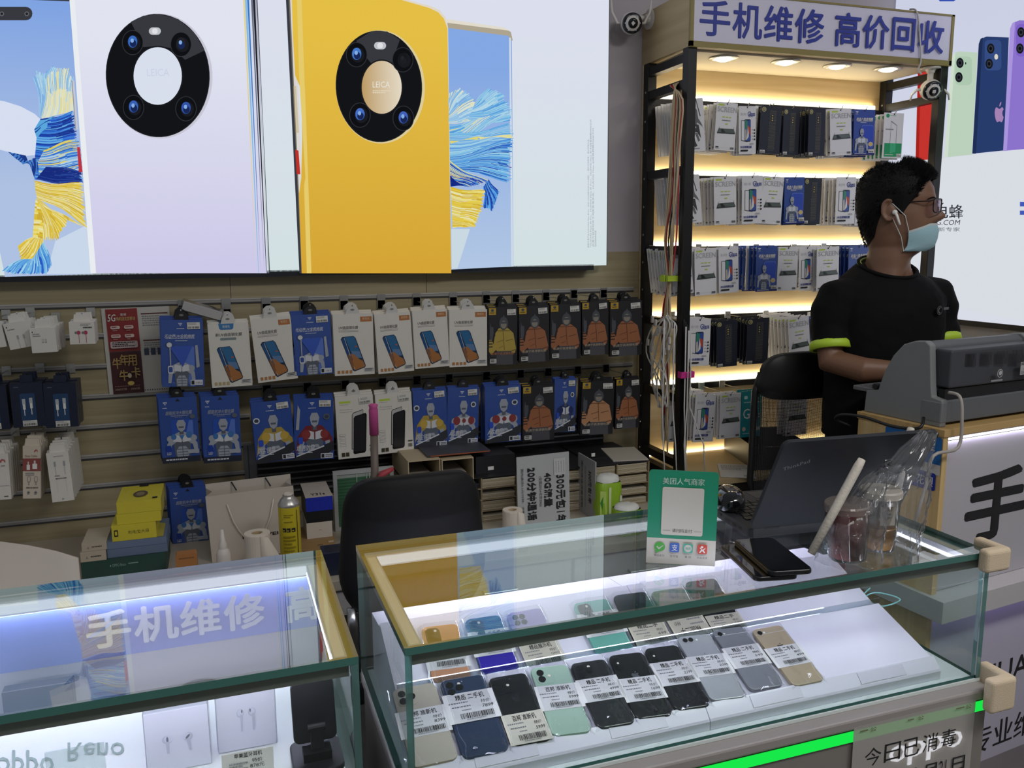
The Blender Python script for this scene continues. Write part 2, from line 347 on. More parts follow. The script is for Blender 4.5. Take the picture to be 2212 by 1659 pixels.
pr.t(e('#d6dff2'), 'LEICA', 318, 166, 366, 150, .0)
# grey gap and yellow phone
pr.p(e('#3c3e46'), [(616, -20), (622, -20), (652, 590), (646, 590)])
pr.p(e('#e9e4e0'), [(622, -20), (640, -20), (640, 100), (660, 590), (652, 590)])
pr.p(e('#7a7468'), [(622, -20), (625, -20), (653, 590), (651, 590)])
yb = EG('poster_yellow', '#dcab38', '#edc648', 2, ZB, ZB+.75, ST*1.05)
pr.p(yb, [(629, -20), (790, -20), (925, 18), (945, 26), (958, 40), (965, 62), (973, 590), (651, 590), (645, 420), (650, 385), (652, 300), (650, 195), (637, 165), (632, 80)])
pr.p(e('#f3d772'), [(640, -20), (650, -20), (672, 590), (662, 590), (656, 400), (660, 380), (658, 190), (645, 160)])
pr.p(e('#eee4d2'), [(790, -20), (800, -20), (928, 15), (948, 24), (960, 38), (967, 62), (964, 62), (957, 42), (944, 28), (925, 19)])
pr.p(e('#d9ccb0'), [(632, 187), (639, 187), (645, 288), (637, 288)]); pr.p(e('#8a7f68'), [(632, 187), (634, 187), (639, 288), (637, 288)])
pr.p(e('#c8352c'), [(637, 324), (644, 326), (648, 377), (640, 377)])
prl = EG('poster_pearl', '#c8a468', '#f3e8d2', 0, pz(780, 190).x, pz(868, 190).x, ST)
ring(817, 188, 93, 120, -.05, '#ead9a4', 823, 190, 43, 57, prl, [(768, 90), (800, 70), (835, 70), (862, 88), (844, 138), (825, 132), (800, 138), (785, 120)], [(769, 120, '#4a80d4'), (868, 131, '#191a1e'), (776, 250, '#4a74d0'), (869, 257, '#4668c4')], (819, 101))
pr.t(e('#f5f1e6'), 'LEICA', 803, 191, 840, 178, .0); pr.lines(e('#efe2c6'), 803, 205, 842, 197, 2)
# phone behind the yellow one
s2 = EG('poster_screen_right', '#bdd3f2', '#8cb2f0', 2, ZB, ZB+.65, ST)
pr.p(s2, [(965, 62), (1096, 78), (1102, 90), (1106, 575), (972, 582)])
pr.p(e('#b8ae98'), [(962, 44), (1085, 62), (1100, 72), (1104, 90), (1099, 90), (1095, 80), (965, 63)]); pr.p(e('#efe9da'), [(962, 44), (1085, 62), (1097, 69), (963, 52)])
pr.p(e('#dce7f6'), [(1096, 84), (1100, 84), (1105, 575), (1101, 575)])
pr.p(e('#d6e6f0'), [(972, 495), (1012, 495), (985, 580), (973, 580)])
pr.strips([(966, 268), (967, 235)], [(1022, 262), (1030, 240), (1020, 212), (990, 192), (968, 202)], 22, sky+crm[:2])
pr.strips([(1008, 260), (1018, 235), (1022, 225)], [(1100, 262), (1098, 235), (1082, 206), (1054, 191), (1036, 205)], 22, cyn+sky)
pr.strips([(968, 272), (969, 330), (970, 345)], [(1010, 262), (1060, 250), (1100, 248)], 14, cyn+crm[2:])
pr.strips([(968, 288), (969, 345)], [(1101, 265), (1102, 330)], 22, cyn+sky)
pr.strips([(969, 305), (970, 312)], [(1030, 296), (1034, 303)], 1, [e('#eadf7c')]); pr.strips([(1030, 296), (1034, 303)], [(1102, 292), (1102, 300)], 1, [e('#eee7a8')])
pr.strips([(969, 340), (970, 372)], [(1100, 300), (1097, 396)], 26, cyn+blu[1:4]+blu[5:])
pr.strips([(969, 348), (970, 402)], [(1055, 392), (1010, 405)], 18, [e(c) for c in ('#2b50c8', '#f0e48c', '#3a74da', '#dfe8b0', '#1f3aa6', '#6fb0ec')])
pr.strips([(969, 380), (970, 404)], [(1004, 404), (1004, 404)], 3, [e('#162c8c')])
pr.strips([(1052, 388), (1040, 405)], [(1075, 415), (1060, 456), (1040, 448)], 12, blu[1:])
pr.strips([(970, 404), (972, 440), (974, 493)], [(1043, 410), (1038, 450), (1022, 490), (1000, 492)], 26, yel)
for i, (t, a, b) in enumerate((('画面示意产品为HUAWEI Mate 40 Pro（8GB+256GB版/8GB+512GB版），图片仅供参考，请以实物为准。', 535, 300), ('*HUAWEI Mate 40 Pro、HUAWEI Mate 40 Pro+、HUAWEI Mate 40 RS搭载麒麟9000芯片', 535, 258), ('后置为超感知徕卡电影影像系统，HUAWEI Mate 40搭载麒麟9000E芯片', 533, 276), ('CBGM20969HP20E', 533, 498))):
    vs, fs, _ = TXT(t); pr.k += 1; x0 = 1268+i*5.2
    po.add([pr.fn(x0+3.6*y, a+(b-a)*x, .004) for x, y in vs] if False else [pr.fn(x0+3.6*(1-y), a+(b-a)*x, .004) for x, y in vs], fs, e('#8f97a4'))
po.build('poster', lb)

# ---------------- backlit poster on the side wall ----------------
XR = 2.6; YS, YE = 1.98, 2.84; ZRB = 1.2
rb = thing('light_box', 'backlit poster with a row of phones on the side wall', 'light box', (XR, YS, ZRB))
fr = MB(Matrix.Translation((-XR, -YS, -ZRB))); fr.box((XR, YS-.02, ZRB-.02), (2.62, YE, ZRB), BLKMETAL); fr.box((XR-.006, YS-.02, ZRB-.02), (2.62, YS, 2.6), BLKMETAL); fr.build('frame', rb)
po = MB(Matrix.Translation((-XR, -YS, -ZRB))); po.box((XR, YS, ZRB), (XR+.015, YE, 2.6), EG('side_poster_white', '#e8ecf8', '#d9def4', 2, 1.3, 2.3, .85))
pr = Pr(po, lambda x, y, l: (lambda q: (q.x-l, q.y, q.z))(on(x, y, 0, XR)), .0002)
E2 = lambda c: E(c, .8)
pr.p(E2('#eef3fb'), [(1940, 352), (2212, 322), (2240, 322), (2240, 700), (1940, 640)])
pr.p(E2('#3a56c4'), [(2022, -10), (2080, -10), (2060, 3), (2030, 3)])
def slab(c, q, dk, x, tilt):
    pr.p(E2(c), q)
slab('#d83a34', [(1984, 120), (2030, 110), (2030, 343), (1978, 347)], 0, 0, 0); pr.p(E2('#b8261f'), [(1984, 120), (1990, 118), (1985, 347), (1978, 347)])
pr.p(E2('#cfe6cf'), [(2056, 128), (2060, 116), (2072, 111), (2112, 114), (2100, 334), (2040, 340)]); pr.p(E2('#e4f3e2'), [(2056, 128), (2060, 116), (2064, 114), (2048, 339), (2040, 340)])
pr.p(E2('#bfdcc2'), rrect(2064, 122, 2100, 184, 9))
pr.p(E2('#2d4378'), [(2115, 95), (2119, 84), (2132, 79), (2180, 81), (2170, 325), (2101, 332)]); pr.p(E2('#22345f'), [(2115, 95), (2119, 84), (2124, 81), (2109, 332), (2101, 332)])
pr.p(E2('#3b5590'), rrect(2128, 86, 2164, 152, 9))
pr.p(E2('#9a7fe0'), [(2183, 62), (2188, 50), (2203, 44), (2260, 46), (2260, 318), (2168, 326)]); pr.p(E2('#b9a4f2'), [(2183, 62), (2188, 50), (2194, 47), (2176, 326), (2168, 326)])
pr.p(E2('#8a6cd8'), rrect(2196, 52, 2240, 122, 9))
for x, y in ((2075, 136), (2073, 167), (2142, 105), (2139, 138), (2208, 70), (2206, 105)):
    pr.p(E2('#1b1d22'), circ(x, y, 8, 11)); pr.p(E2('#3a3e48'), circ(x, y, 5, 7)); pr.p(E2('#101114'), circ(x, y, 3, 4))
pr.p(E2('#f2ecd8'), circ(2155, 123, 4, 6)); pr.p(E2('#3a3e44'), circ(2089, 137, 1.5, 2.5))
APPLE = [(0, .62), (.08, .72), (.2, .76), (.34, .7), (.5, .66), (.66, .7), (.8, .76), (.92, .72), (.98, .64), (.86, .54), (.83, .42), (.88, .3), (.98, .22), (.9, .06), (.78, -.06), (.66, -.04), (.5, .0), (.34, -.04), (.22, -.05), (.08, .1), (0, .28), (-.03, .45)]
LEAF = [(.5, .78), (.52, .9), (.6, 1.0), (.72, 1.06), (.71, .93), (.62, .83)]
def apple(pr, m, u, v, w, h):
    for s in (APPLE, LEAF): pr.p(m, [(u+(x-.5)*w, v+(y-.45)*h) for x, y in s])
apple(pr, E2('#b58fc6'), 2162, 244, 19, -40)
pr.t(E2('#2b2c36'), '闪电蜂', 1990, 472, 2084, 442, .012); pr.t(E2('#2b2c36'), 'SHANDIANFENG.COM', 1915, 486, 2078, 475, .0, .2); pr.t(E2('#5a5c66'), '手机服务创新专家', 1950, 500, 2077, 491)
pr.p(E2('#4a62c8'), [(2207, 436), (2240, 436), (2240, 446), (2207, 446)]); pr.p(E2('#4a62c8'), [(2207, 455), (2240, 455), (2240, 464), (2207, 464)])
po.build('poster', rb)
# ---------------- lit display shelf ----------------
SX0, SX1, SY0, SY1 = 1.49, 2.575, 2.53, 2.845
SZH, SZT = 2.118, 2.292
shelf = thing('display_shelf', 'black framed display shelf with lit wooden back and signed header', 'shelf', (SX0, SY0, 0))
def SB(): return MB(Matrix.Translation((-SX0, -SY0, 0)))
pine = WOOD('pale_pine_panel', '#c9ad7c', '#e2cfa6', 1.3, 8, 26, .5)
b = SB(); b.box((SX0, SY1-.012, .68), (SX1, SY1, SZH), pine); b.build('back_panel', shelf)
PW = .034
for x in (SX0, SX1-PW):
    for y in (SY0, SY1-PW-.012):
        b = SB(); b.box((x, y, 0), (x+PW, y+PW, SZH), BLKMETAL)
        if y > SY0:
            for k in range(14): b.lathe([(0, 0), (.006, 0), (.006, .001), (0, .001)], STEEL, 8, (0, 0, 0)) if False else b.tube([(x-.0012, y+PW/2, .72+.1*k), (x+.001, y+PW/2, .72+.1*k)], .0045, STEEL, 8)
        b.build('post', shelf, bevel=.002)
CZ = [on(1392, y, 0, SX0).z for y in (209, 380, 540, 690, 838)]
for x in (SX0, SX1-PW):
    for z in CZ+[.72, SZH-.03]:
        b = SB(); b.box((x+.002, SY0+PW, z-.014), (x+PW-.002, SY1-PW-.012, z+.014), BLKMETAL); b.build('crossbar', shelf)
LZ = [at(1500, y, 2.82).z for y in (211, 373, 526.5, 675, 821, 977)]
for i, z in enumerate(LZ):
    b = SB(); b.box((SX0+PW, SY1-.03, z-.034), (SX1-PW, SY1-.0125, z-.012), BLKMETAL); b.build('hook_bar', shelf)
    b = SB(); b.box((SX0+PW, SY1-.026, z-.011), (SX1-PW-.03, SY1-.0125, z+.003), P('#d8d8d4', .4)); b.box((SX0+PW+.002, SY1-.028, z-.008), (SX1-PW-.032, SY1-.0262, z+.002), E('#fff6df', 9)); b.box((SX0+PW+.002, SY1-.026, z+.0032), (SX1-PW-.032, SY1-.014, z+.0045), E('#ffedc4', 13)); b.build('led_strip', shelf)
ash = WOOD('header_ash', '#a8926c', '#c2ad86', 3, 1.2, 16, .5)
b = SB(); b.box((SX0, SY0, SZH), (SX1, SY1+.004, SZT), ash); b.build('header', shelf)
b = SB(); b.box((SX0, SY0-.012, SZH-.002), (SX1, SY0, SZH+.016), P('#8f8147', .5)); b.box((SX0, SY0-.012, SZH), (SX0+.012, SY0, SZT), P('#8f8147', .5)); b.box((SX1-.012, SY0-.012, SZH), (SX1, SY0, SZT), P('#8f8147', .5)); b.box((SX0, SY0-.012, SZT-.006), (SX1, SY0, SZT), P('#8f8147', .5))
b.build('edge_trim', shelf)
b = SB(); b.box((SX0+.012, SY0-.009, SZH+.017), (SX1-.012, SY0-.001, SZT-.006), P('#dcd9ea', .5))
pr = Pr(b, lambda x, z, l: (x, SY0-.009-l, z), .00012)
NAVY = P('#2b3a9c', .5)
q = lambda x, y: at(x, y, SY0-.009)
tz0, tz1 = (q(1560, 80).z+q(2010, 114).z)/2, (q(1560, 7).z+q(2010, 43).z)/2
for ch, xa, xb in zip('手机维修高价回收', (1512, 1583, 1651, 1717, 1803, 1863, 1926, 1983), (1576, 1645, 1711, 1778, 1857, 1918, 1974, 2036)):
    pr.t(NAVY, ch, q(xa, 60).x, tz0, q(xb, 60).x, tz1, .02)
b.build('sign_panel', shelf)
b = SB(); b.box((SX0+PW, SY0+PW, SZH-.006), (SX1-PW, SY1-.013, SZH-.0005), P('#d8cdb4', .5)); b.build('header_soffit', shelf)
for x, y, s in ((1563, 126, 26), (1697, 134, 26), (1808, 143, 5), (1918, 149, 22)):
    p = on(x, y, 2, SZH-.008)
    b = SB(); b.lathe([(.046, .002), (.05, -.002), (.05, -.004), (.034, -.005), (.03, 0)], P('#d9d6cd', .3, .6), 24, (p.x, p.y, SZH-.006)); dl = b.build('downlight', shelf, smooth=True)
    b = SB(); b.sphere((p.x, p.y, SZH-.007), (.029, .029, .012), E('#fff3d6', s), 20, 8); b.build('bulb', dl, smooth=True)
b = SB(); b.box((SX0+PW+.003, 2.45, .0), (SX1-PW-.003, SY1-.003, .66), P('#2a2420', .6)); b.build('base_cabinet', shelf)
b = SB(); b.box((SX0+PW+.003, 2.44, .661), (SX1-PW-.003, SY1-.013, .679), P('#c4ac80', .5)); b.build('cabinet_top', shelf)

# ---- film sleeves
SW, SH = .088, .17
CREAM = P('#ddd6c4', .6)
SLV = P('#e4e3e6', .38, var=0); BLU = P('#34529e', .3, coat=.3); DBLU = P('#1b2c74', .4); NVY = P('#1d2333', .45); SIL = P('#a3a9b4', .35); SILD = P('#5c6370', .4); SILL = P('#d2d6dd', .35)
LIME = P('#b9d24a', .5); TEAL = P('#1f8d94', .4); GRN = P('#1f9d62', .4); GOLD = P('#d8bf62', .4); ORANGE = P('#c9763c', .55); LTBLU = P('#5b7bd0', .35)
def fn_face(w, h): return lambda u, v, l: ((u-.5)*w, -l, (v-1)*h)
def armour(pr, u0, v0, u1, v1, main=None, eye=None):
    """a plain suit of plates in silver ink, no face"""
    X = lambda u: u0+(u1-u0)*u
    V = lambda v: v0+(v1-v0)*v
    Q = lambda m, pts: pr.p(m, [(X(a), V(c)) for a, c in pts])
    main = main or SIL
    Q(SILD, [(.3, .0), (.7, .0), (.74, .3), (.8, .55), (.2, .55), (.26, .3)])
    Q(SIL, [(.34, .02), (.66, .02), (.68, .2), (.6, .3), (.4, .3), (.32, .2)]); Q(SILD, [(.49, .02), (.51, .02), (.51, .3), (.49, .3)])
    for k in (.08, .15, .22): Q(SILD, [(.35, k), (.65, k), (.65, k+.018), (.35, k+.018)])
    Q(main, [(.06, .36), (.2, .58), (.42, .66), (.58, .66), (.8, .58), (.94, .36), (.8, .34), (.66, .42), (.34, .42), (.2, .34)])
    Q(SILL, [(.2, .44), (.48, .4), (.48, .56), (.28, .6)]); Q(SILL, [(.8, .44), (.52, .4), (.52, .56), (.72, .6)])
    Q(SIL, [(.04, .1), (.14, .1), (.2, .36), (.06, .38)]); Q(SIL, [(.96, .1), (.86, .1), (.8, .36), (.94, .38)])
    Q(main, circ(.16, .5, .1, .08, 14)); Q(main, circ(.84, .5, .1, .08, 14))
    Q(SILD, [(.44, .6), (.56, .6), (.56, .7), (.44, .7)])
    Q(SIL, [(.4, .72), (.5, .66), (.6, .72), (.64, .86), (.58, .96), (.42, .96), (.36, .86)]); Q(SILD, [(.43, .76), (.57, .76), (.58, .8), (.42, .8)])
def vlogo(pr, m, u, v, s, h):
    for a, b_, c in (((-1, 1), (0, -1), (1, 1)),):
        pr.p(m, [(u-s, v+h), (u+s, v+h), (u, v-h)]); pr.p(BLU, [(u-s*.6, v+h*.7), (u+s*.6, v+h*.7), (u, v-h*.55)]); pr.p(m, [(u-s*.3, v+h*.7), (u+s*.3, v+h*.7), (u, v-.1*h)])
def sticker(pr, u0, v0, u1, v1):
    pr.r(P('#d9d8d2', .5), u0, v0, u1, v1); pr.lines(GREYINK, u0+.06*(u1-u0), v0+(v1-v0)*.58, u1-.2*(u1-u0), v0+(v1-v0)*.92, 2); pr.bars(INK, u0+.06*(u1-u0), v0+(v1-v0)*.1, u1-.08*(u1-u0), v0+(v1-v0)*.5, 16)
def sleeve(kind):
    body = dict(robot=BLU, black=NVY, teal=TEAL).get(kind, SLV)
    b = MB(); b.box((-SW/2, 0, -SH), (SW/2, .0028, 0), body); pr = Pr(b, fn_face(SW, SH), .0001)
    pr.p(INK, circ(.5, .965, .035, .012, 10))
    if kind == 'screen':
        pr.r(LIME, .08, .925, .36, .962); pr.t(P('#b9b9bd', .6), 'SCREEN', .06, .8, .97, .905, .02)
        for a, c in ((.3, .42), (.47, .58), (.63, .72)): pr.r(LIME, a, .685, c, .705)
        pr.lines(GREYINK, .3, .6, .75, .635, 1); pr.r(LIME, .47, .54, .58, .565)
        pr.p(P('#3a423f', .3), [(.1, .345), (.95, .36), (.95, .375), (.88, .46), (.17, .45), (.1, .365)]); pr.p(P('#5f6a66', .2), [(.13, .37), (.93, .378), (.87, .448), (.19, .438)]); pr.p(P('#2c322f', .3), [(.3, .372), (.5, .374), (.36, .442), (.26, .44)])
        pr.p(GREYINK, [(.16, .45), (.175, .45), (.215, .49), (.2, .49)]); pr.p(GREYINK, [(.88, .46), (.895, .46), (.87, .5), (.855, .5)])
        pr.r(INK, .06, .055, .2, .075); pr.lines(GREYINK, .06, .02, .3, .045, 1); pr.bars(INK, .76, .03, .96, .075, 12); pr.r(P('#d9d9dc', .5), .22, .06, .7, .063)
    elif kind == 'glass':
        pr.t(P('#a9a9ad', .6), '耐用', .1, .8, .42, .86); pr.t(P('#2f3f96', .5), 'Glass', .52, .79, .93, .885, .03); pr.lines(P('#7782b8', .6), .55, .765, .92, .785, 1)
        pr.p(INK, [(.13, .28), (.5, .25), (.5, .7), (.13, .7)]); pr.p(SLV, [(.145, .29), (.5, .262), (.5, .69), (.145, .69)])
        pr.p(P('#23284a', .3), rrect(.32, .26, .68, .725, .05, 3, .03)); pr.p(P('#3c58a8', .3), rrect(.345, .275, .655, .71, .04, 3, .025))
        pr.p(P('#3f8f74', .3), [(.35, .71), (.5, .71), (.5, .56), (.35, .5)]); pr.p(P('#c9553e', .3), [(.5, .6), (.65, .55), (.65, .38), (.56, .45)]); pr.p(P('#c9c3b4', .3), [(.35, .5), (.42, .53), (.46, .3), (.35, .29)]); pr.p(P('#e8e6e0', .3), [(.5, .58), (.56, .45), (.56, .36), (.45, .3)]); pr.r(P('#23284a', .3), .42, .695, .58, .71)
        for k in range(4): pr.p(INK, circ(.9, .5-.065*k, .038, .02, 10)); pr.lines(GREYINK, .74, .49-.065*k, .83, .51-.065*k, 1)
        pr.t(P('#2f3f96', .5), '3D全屏钢化膜', .07, .12, .72, .17, .02); pr.r(INK, .08, .055, .5, .088); pr.lines(GREYINK, .62, .19, .85, .225, 2)
    elif kind == 'robot':
        vlogo(pr, WHITE, .13, .935, .07, .022); pr.lines(WHITE, .06, .885, .2, .9, 1)
        pr.t(WHITE, '机皇八强金钢膜', .1, .75, .9, .82, .02, .2); pr.r(WHITE, .14, .735, .88, .741); pr.lines(SILL, .3, .7, .7, .72, 1)
        pr.p(LTBLU, rrect(.35, .16, .94, .66, .1, 3, .05)); pr.p(P('#3350bc', .3), rrect(.37, .17, .93, .645, .09, 3, .045))
        armour(pr, .02, .04, .72, .6); pr.p(P('#c9b79a', .5), circ(.8, .24, .12, .055, 8)); pr.p(GOLD, circ(.8, .24, .07, .03, 6)); pr.r(DBLU, 0, 0, 1, .05); pr.lines(SILL, .05, .015, .6, .04, 1); sticker(pr, .7, .05, .97, .13)
    elif kind == 'black':
        pr.p(P('#d8d08a', .5), circ(.14, .92, .1, .048, 18)); pr.p(P('#1b1f2a', .5), circ(.14, .92, .08, .038, 18))
        for a in (.1, .15):
            for c in (.9, .925): pr.r(P('#d8d08a', .5), a, c, a+.035, c+.018)
        dot = P('#8f8b74', .5); pr.k += 1
        for i in range(7):
            for j in range(34):
                u, v = .42+.045*i, .1+.024*j; u += .022*(j % 2); b.add([pr.fn(a, c, pr.k*pr.st) for a, c in ((u, v), (u+.02, v+.001), (u+.02, v+.009), (u, v+.008))], [(0, 1, 2, 3)], dot)
        pr.r(NVY, .5, .66, .62, .84)
        for k in range(3): pr.r(GOLD, .53, .69+.05*k, .58, .715+.05*k)
        sticker(pr, .04, .015, .28, .075); pr.lines(SILD, .4, .06, .7, .075, 1)
    elif kind == 'knight':
        g1, g2, g3 = P('#3a3b3e', .6), P('#6b6d70', .6), P('#9fa1a4', .6)
        pr.p(g2, [(.3, .5), (.6, .48), (.72, .62), (.68, .78), (.5, .86), (.34, .8), (.2, .66)]); pr.p(g1, circ(.45, .87, .1, .05, 10)); pr.p(g3, [(.36, .6), (.56, .6), (.6, .72), (.44, .78)])
        pr.p(g1, [(.2, .38), (.62, .36), (.8, .24), (.72, .5), (.26, .54)]); pr.p(g2, [(.62, .56), (.9, .46), (.98, .38), (.86, .52), (.66, .66)]); pr.p(g1, [(.34, .36), (.46, .36), (.5, .2), (.6, .1), (.46, .08), (.38, .2)]); pr.p(g2, [(.5, .36), (.64, .34), (.74, .2), (.66, .18)]); pr.p(g1, [(.8, .66), (.84, .66), (.66, .98), (.64, .97)])
        for k in range(6): pr.r(SLV, .3+.05*k, .44, .33+.05*k, .47)
        pr.lines(GREYINK, .2, .03, .7, .06, 1)
    elif kind == 'green':
        pr.p(GRN, circ(.18, .935, .09, .045, 14)); pr.lines(GRN, .3, .925, .6, .945, 1); pr.p(GREYINK, [(.35, .3), (.37, .3), (.37, .8), (.66, .72), (.66, .3), (.68, .3), (.68, .73), (.36, .83)]); pr.lines(GREYINK, .1, .6, .5, .65, 1)
        pr.r(GRN, .08, .03, .97, .33); pr.p(P('#3fb680', .4), [(.37, .1), (.66, .14), (.66, .33), (.37, .33)]); pr.lines(WHITE, .12, .06, .6, .08, 1); sticker(pr, .72, .03, .95, .1)
    elif kind == 'teal':
        pr.t(WHITE, 'G', .1, .4, .42, .62, .0); pr.t(WHITE, 'LASS', .44, .42, .95, .52, .0); pr.lines(P('#bfe3e3', .5), .12, .73, .95, .77, 1); pr.p(P('#bfe3e3', .5), rrect(.12, .83, .28, .9, .03, 2, .02)); pr.lines(P('#12606a', .5), .35, .54, .9, .57, 1)
        pr.p(P('#d8bcae', .5), circ(.16, .18, .09, .05, 10)); pr.r(P('#d5dde0', .5), .62, .14, .95, .22); pr.lines(P('#bfe3e3', .5), .1, .06, .9, .09, 1)
    return b.mesh('sleeve_'+kind)
SLM = {k: sleeve(k) for k in ('screen', 'glass', 'robot', 'black', 'knight', 'green', 'teal')}
DESC = dict(screen="white film sleeve with grey SCREEN lettering", glass="white film sleeve with blue Glass lettering", robot="blue film sleeve with a silver armour figure", black="dark film sleeve with a dotted stripe", knight="white film sleeve with a grey warrior sketch", green="white film sleeve with a green bottom", teal="teal film sleeve with white GLASS lettering")
ORD = 'first second third fourth fifth sixth seventh eighth ninth tenth eleventh twelfth thirteenth'.split()
HOOKM = None
def hookmesh(L, name='h'):
    b = MB(); b.box((-.012, L-.001, -.014), (.012, L+.003, .014), P('#c6c6c2', .35, .6)); b.tube([(0, L, 0), (0, .012, 0), (0, .002, .004), (0, -.004, .013)], .0018, STEEL, 6)
    return b.mesh(name)
HK = hookmesh(.205, 'shelf_hook')
ROWS = [
 ('top', [('knight', 1474, 214, 1518, 211, 1480, 329, 9), ('screen', 1549, 219, 1594, 224, 1544, 323, 7), ('glass', 1596, 229, 1633, 229, 1593, 333, 3), ('robot', 1640, 229, 1680, 231, 1638, 334, 1, .05), ('black', 1645, 227, 1690, 231, 1641, 331, 2), ('black', 1694, 233, 1729, 235, 1690, 335, 2, .03), ('black', 1748, 233, 1784, 234, 1747, 337, 4), ('screen', 1793, 236, 1839, 234, 1796, 337, 4), ('robot', 1846, 236, 1891, 237, 1845, 335, 5), ('green', 1911, 243, 1953, 245, 1907, 341, 5)]),
 ('second', [('knight', 1466, 381, 1510, 376, 1470, 486, 8), ('screen', 1542, 383, 1590, 381, 1547, 486, 6), ('glass', 1603, 380, 1648, 379, 1605, 484, 5), ('screen', 1650, 380, 1694, 383, 1650, 483, 3), ('robot', 1695, 383, 1738, 382, 1695, 484, 2), ('black', 1739, 384, 1776, 385, 1740, 484, 3), ('glass', 1808, 382, 1850, 382, 1812, 484, 9), ('screen', 1854, 385, 1898, 387, 1856, 487, 4)]),
 ('third', [('screen', 1447, 540, 1490, 533, 1455, 640, 8), ('screen', 1500, 538, 1547, 535, 1508, 639, 5), ('glass', 1552, 535, 1595, 532, 1556, 634, 1), ('robot', 1635, 532, 1680, 531, 1637, 630, 8), ('screen', 1682, 533, 1725, 533, 1684, 628, 2), ('glass', 1727, 534, 1762, 532, 1729, 628, 1, .03), ('screen', 1765, 535, 1813, 532, 1766, 629, 5), ('robot', 1834, 532, 1878, 530, 1835, 630, 4)]),
 ('fourth', [('glass', 1489, 689, 1536, 688, 1490, 791, 5), ('black', 1548, 694, 1592, 690, 1551, 794, 4), ('black', 1615, 688, 1662, 686, 1616, 787, 4), ('screen', 1702, 689, 1747, 681, 1707, 790, 9), ('robot', 1802, 690, 1846, 688, 1804, 790, 8)]),
 ('lowest', [('screen', 1444, 856, 1486, 852, 1446, 955, 3), ('glass', 1503, 853, 1547, 852, 1504, 955, 8), ('screen', 1556, 852, 1601, 848, 1558, 948, 3), ('teal', 1603, 846, 1647, 843, 1604, 945, 2), ('screen', 1700, 846, 1745, 842, 1702, 942, 3)])]
rr = random.Random(3)
for ri, (rn, lst) in enumerate(ROWS):
    for si, it in enumerate(lst):
        kind, ax, ay, bx, by, cx, cy, n = it[:8]; yf = 2.6+(it[8] if len(it) > 8 else 0)
        sp = min(.021, .19/max(1, n)); sp = sp if n > 3 else .016
        M, w, h = quadframe(at(ax, ay, yf), at(bx, by, yf), at(cx, cy, yf)); w = max(w, .06); sc = Matrix.Diagonal((w/SW, 1, h/SH, 1))
        grp = f'{kind} film sleeves, stack {si+1} of the {rn} shelf row'
        for k in range(n+1):
            o = bpy.data.objects.new('film_sleeve', SLM[kind if k == 0 or rr.random() < .8 else rr.choice(('screen', 'glass'))]); COL.objects.link(o)
            o.matrix_world = Matrix.Translation((rr.uniform(-.002, .002)*(k > 0), sp*k, rr.uniform(-.004, .003)*(k > 0))) @ M @ sc
            tag(o, (f"{DESC[kind]}, front of {ORD[si]} stack, {rn} shelf row" if k == 0 else f"film sleeve {ORD[k-1]} behind the front one, {ORD[si]} stack, {rn} shelf row"), 'film sleeve', grp)
        hk = bpy.data.objects.new('display_hook', HK); COL.objects.link(hk); t = M.translation; hk.location = (t.x, yf-.008, t.z-.004)
        tag(hk, f'thin chrome hook holding the {ORD[si]} sleeve stack of the {rn} shelf row', 'hook', 'chrome hooks on the lit shelf')

# ---- security cameras
def camera_unit(label, base, ball, look, wall_n, hang):
    t = thing('security_camera', label, 'camera', base); wt = P('#d6d1cb', .35); base = Vector(base)
    MT = lambda: MB(Matrix.Translation(-base))
    n = Vector(wall_n); b = MT(); b.tube([base, base+n*.006], .034, wt, 24); b.tube([base+n*.006, base+n*.02], [.018, .013], wt, 12); b.build('mount_plate', t, smooth=False)
    c = Vector(ball); b = MT(); b.tube([base+n*.018, base+n*.045, c-(c-base).normalized()*.02], .011, wt, 10); b.build('bracket', t, smooth=True)
    L = Vector(look).normalized(); R = L.to_track_quat('Z', 'Y').to_matrix().to_4x4()
    b = MT(); b.sphere(c, .037, wt, 24, 14); b.build('body', t, smooth=True)
    b = MB(Matrix.Translation(c-base) @ R); b.lathe([(.034, .016), (.034, .024), (.03, .027), (0, .0275)], P('#1a1b1f', .2), 28); b.lathe([(.017, .028), (.017, .034), (.012, .036), (0, .0362)], P('#08090c', .1), 20)
    for k in range(6): b.sphere((.025*math.cos(k*1.05), .025*math.sin(k*1.05), .0275), .003, P('#b9bcc4', .2), 8, 6)
    b.build('lens', t, smooth=True)
    side = L.cross(Vector((0, 0, 1))).normalized()
    for s in (-1, 1):
        b = MT(); p0 = c+side*s*.036; b.tube([p0, p0+side*s*.012, p0+side*s*.03+Vector((0, 0, hang*.035)), p0+side*s*.034+Vector((0, 0, hang*(.075)))], [.005, .005, .004, .0032], wt, 8); b.build('antenna', t, smooth=True)
    return t
bp = on(1404, 42, 0, SX0); cb = at(1363, 50, bp.y-.02)
camera_unit('white security camera on the left side of the shelf header', bp, cb, Vector((-.25, -1, -.25)), (-1, 0, 0), 1)
bp = on(2011, 146, 2, SZH-.003); camera_unit('white security camera hanging under the right end of the header', bp, (bp.x, bp.y-.005, bp.z-.078), Vector((-.4, -1, -.42)), (0, 0, -1), -.5)
b = MB(); pts = [(1966, 20, 2.6), (1978, 22, 2.52), (1984, 42, 2.512), (1987, 80, 2.512), (1989, 130, 2.512), (1984, 150, 2.52), (1990, 160, 2.53)]
b.tube(cr([at(x, y, Y) for x, y, Y in pts]), .003, P('#c9c6c2', .4), 8); o = b.build('camera_cable', smooth=True); tag(o, 'thin white cable draped over the right end of the header sign', 'cable')

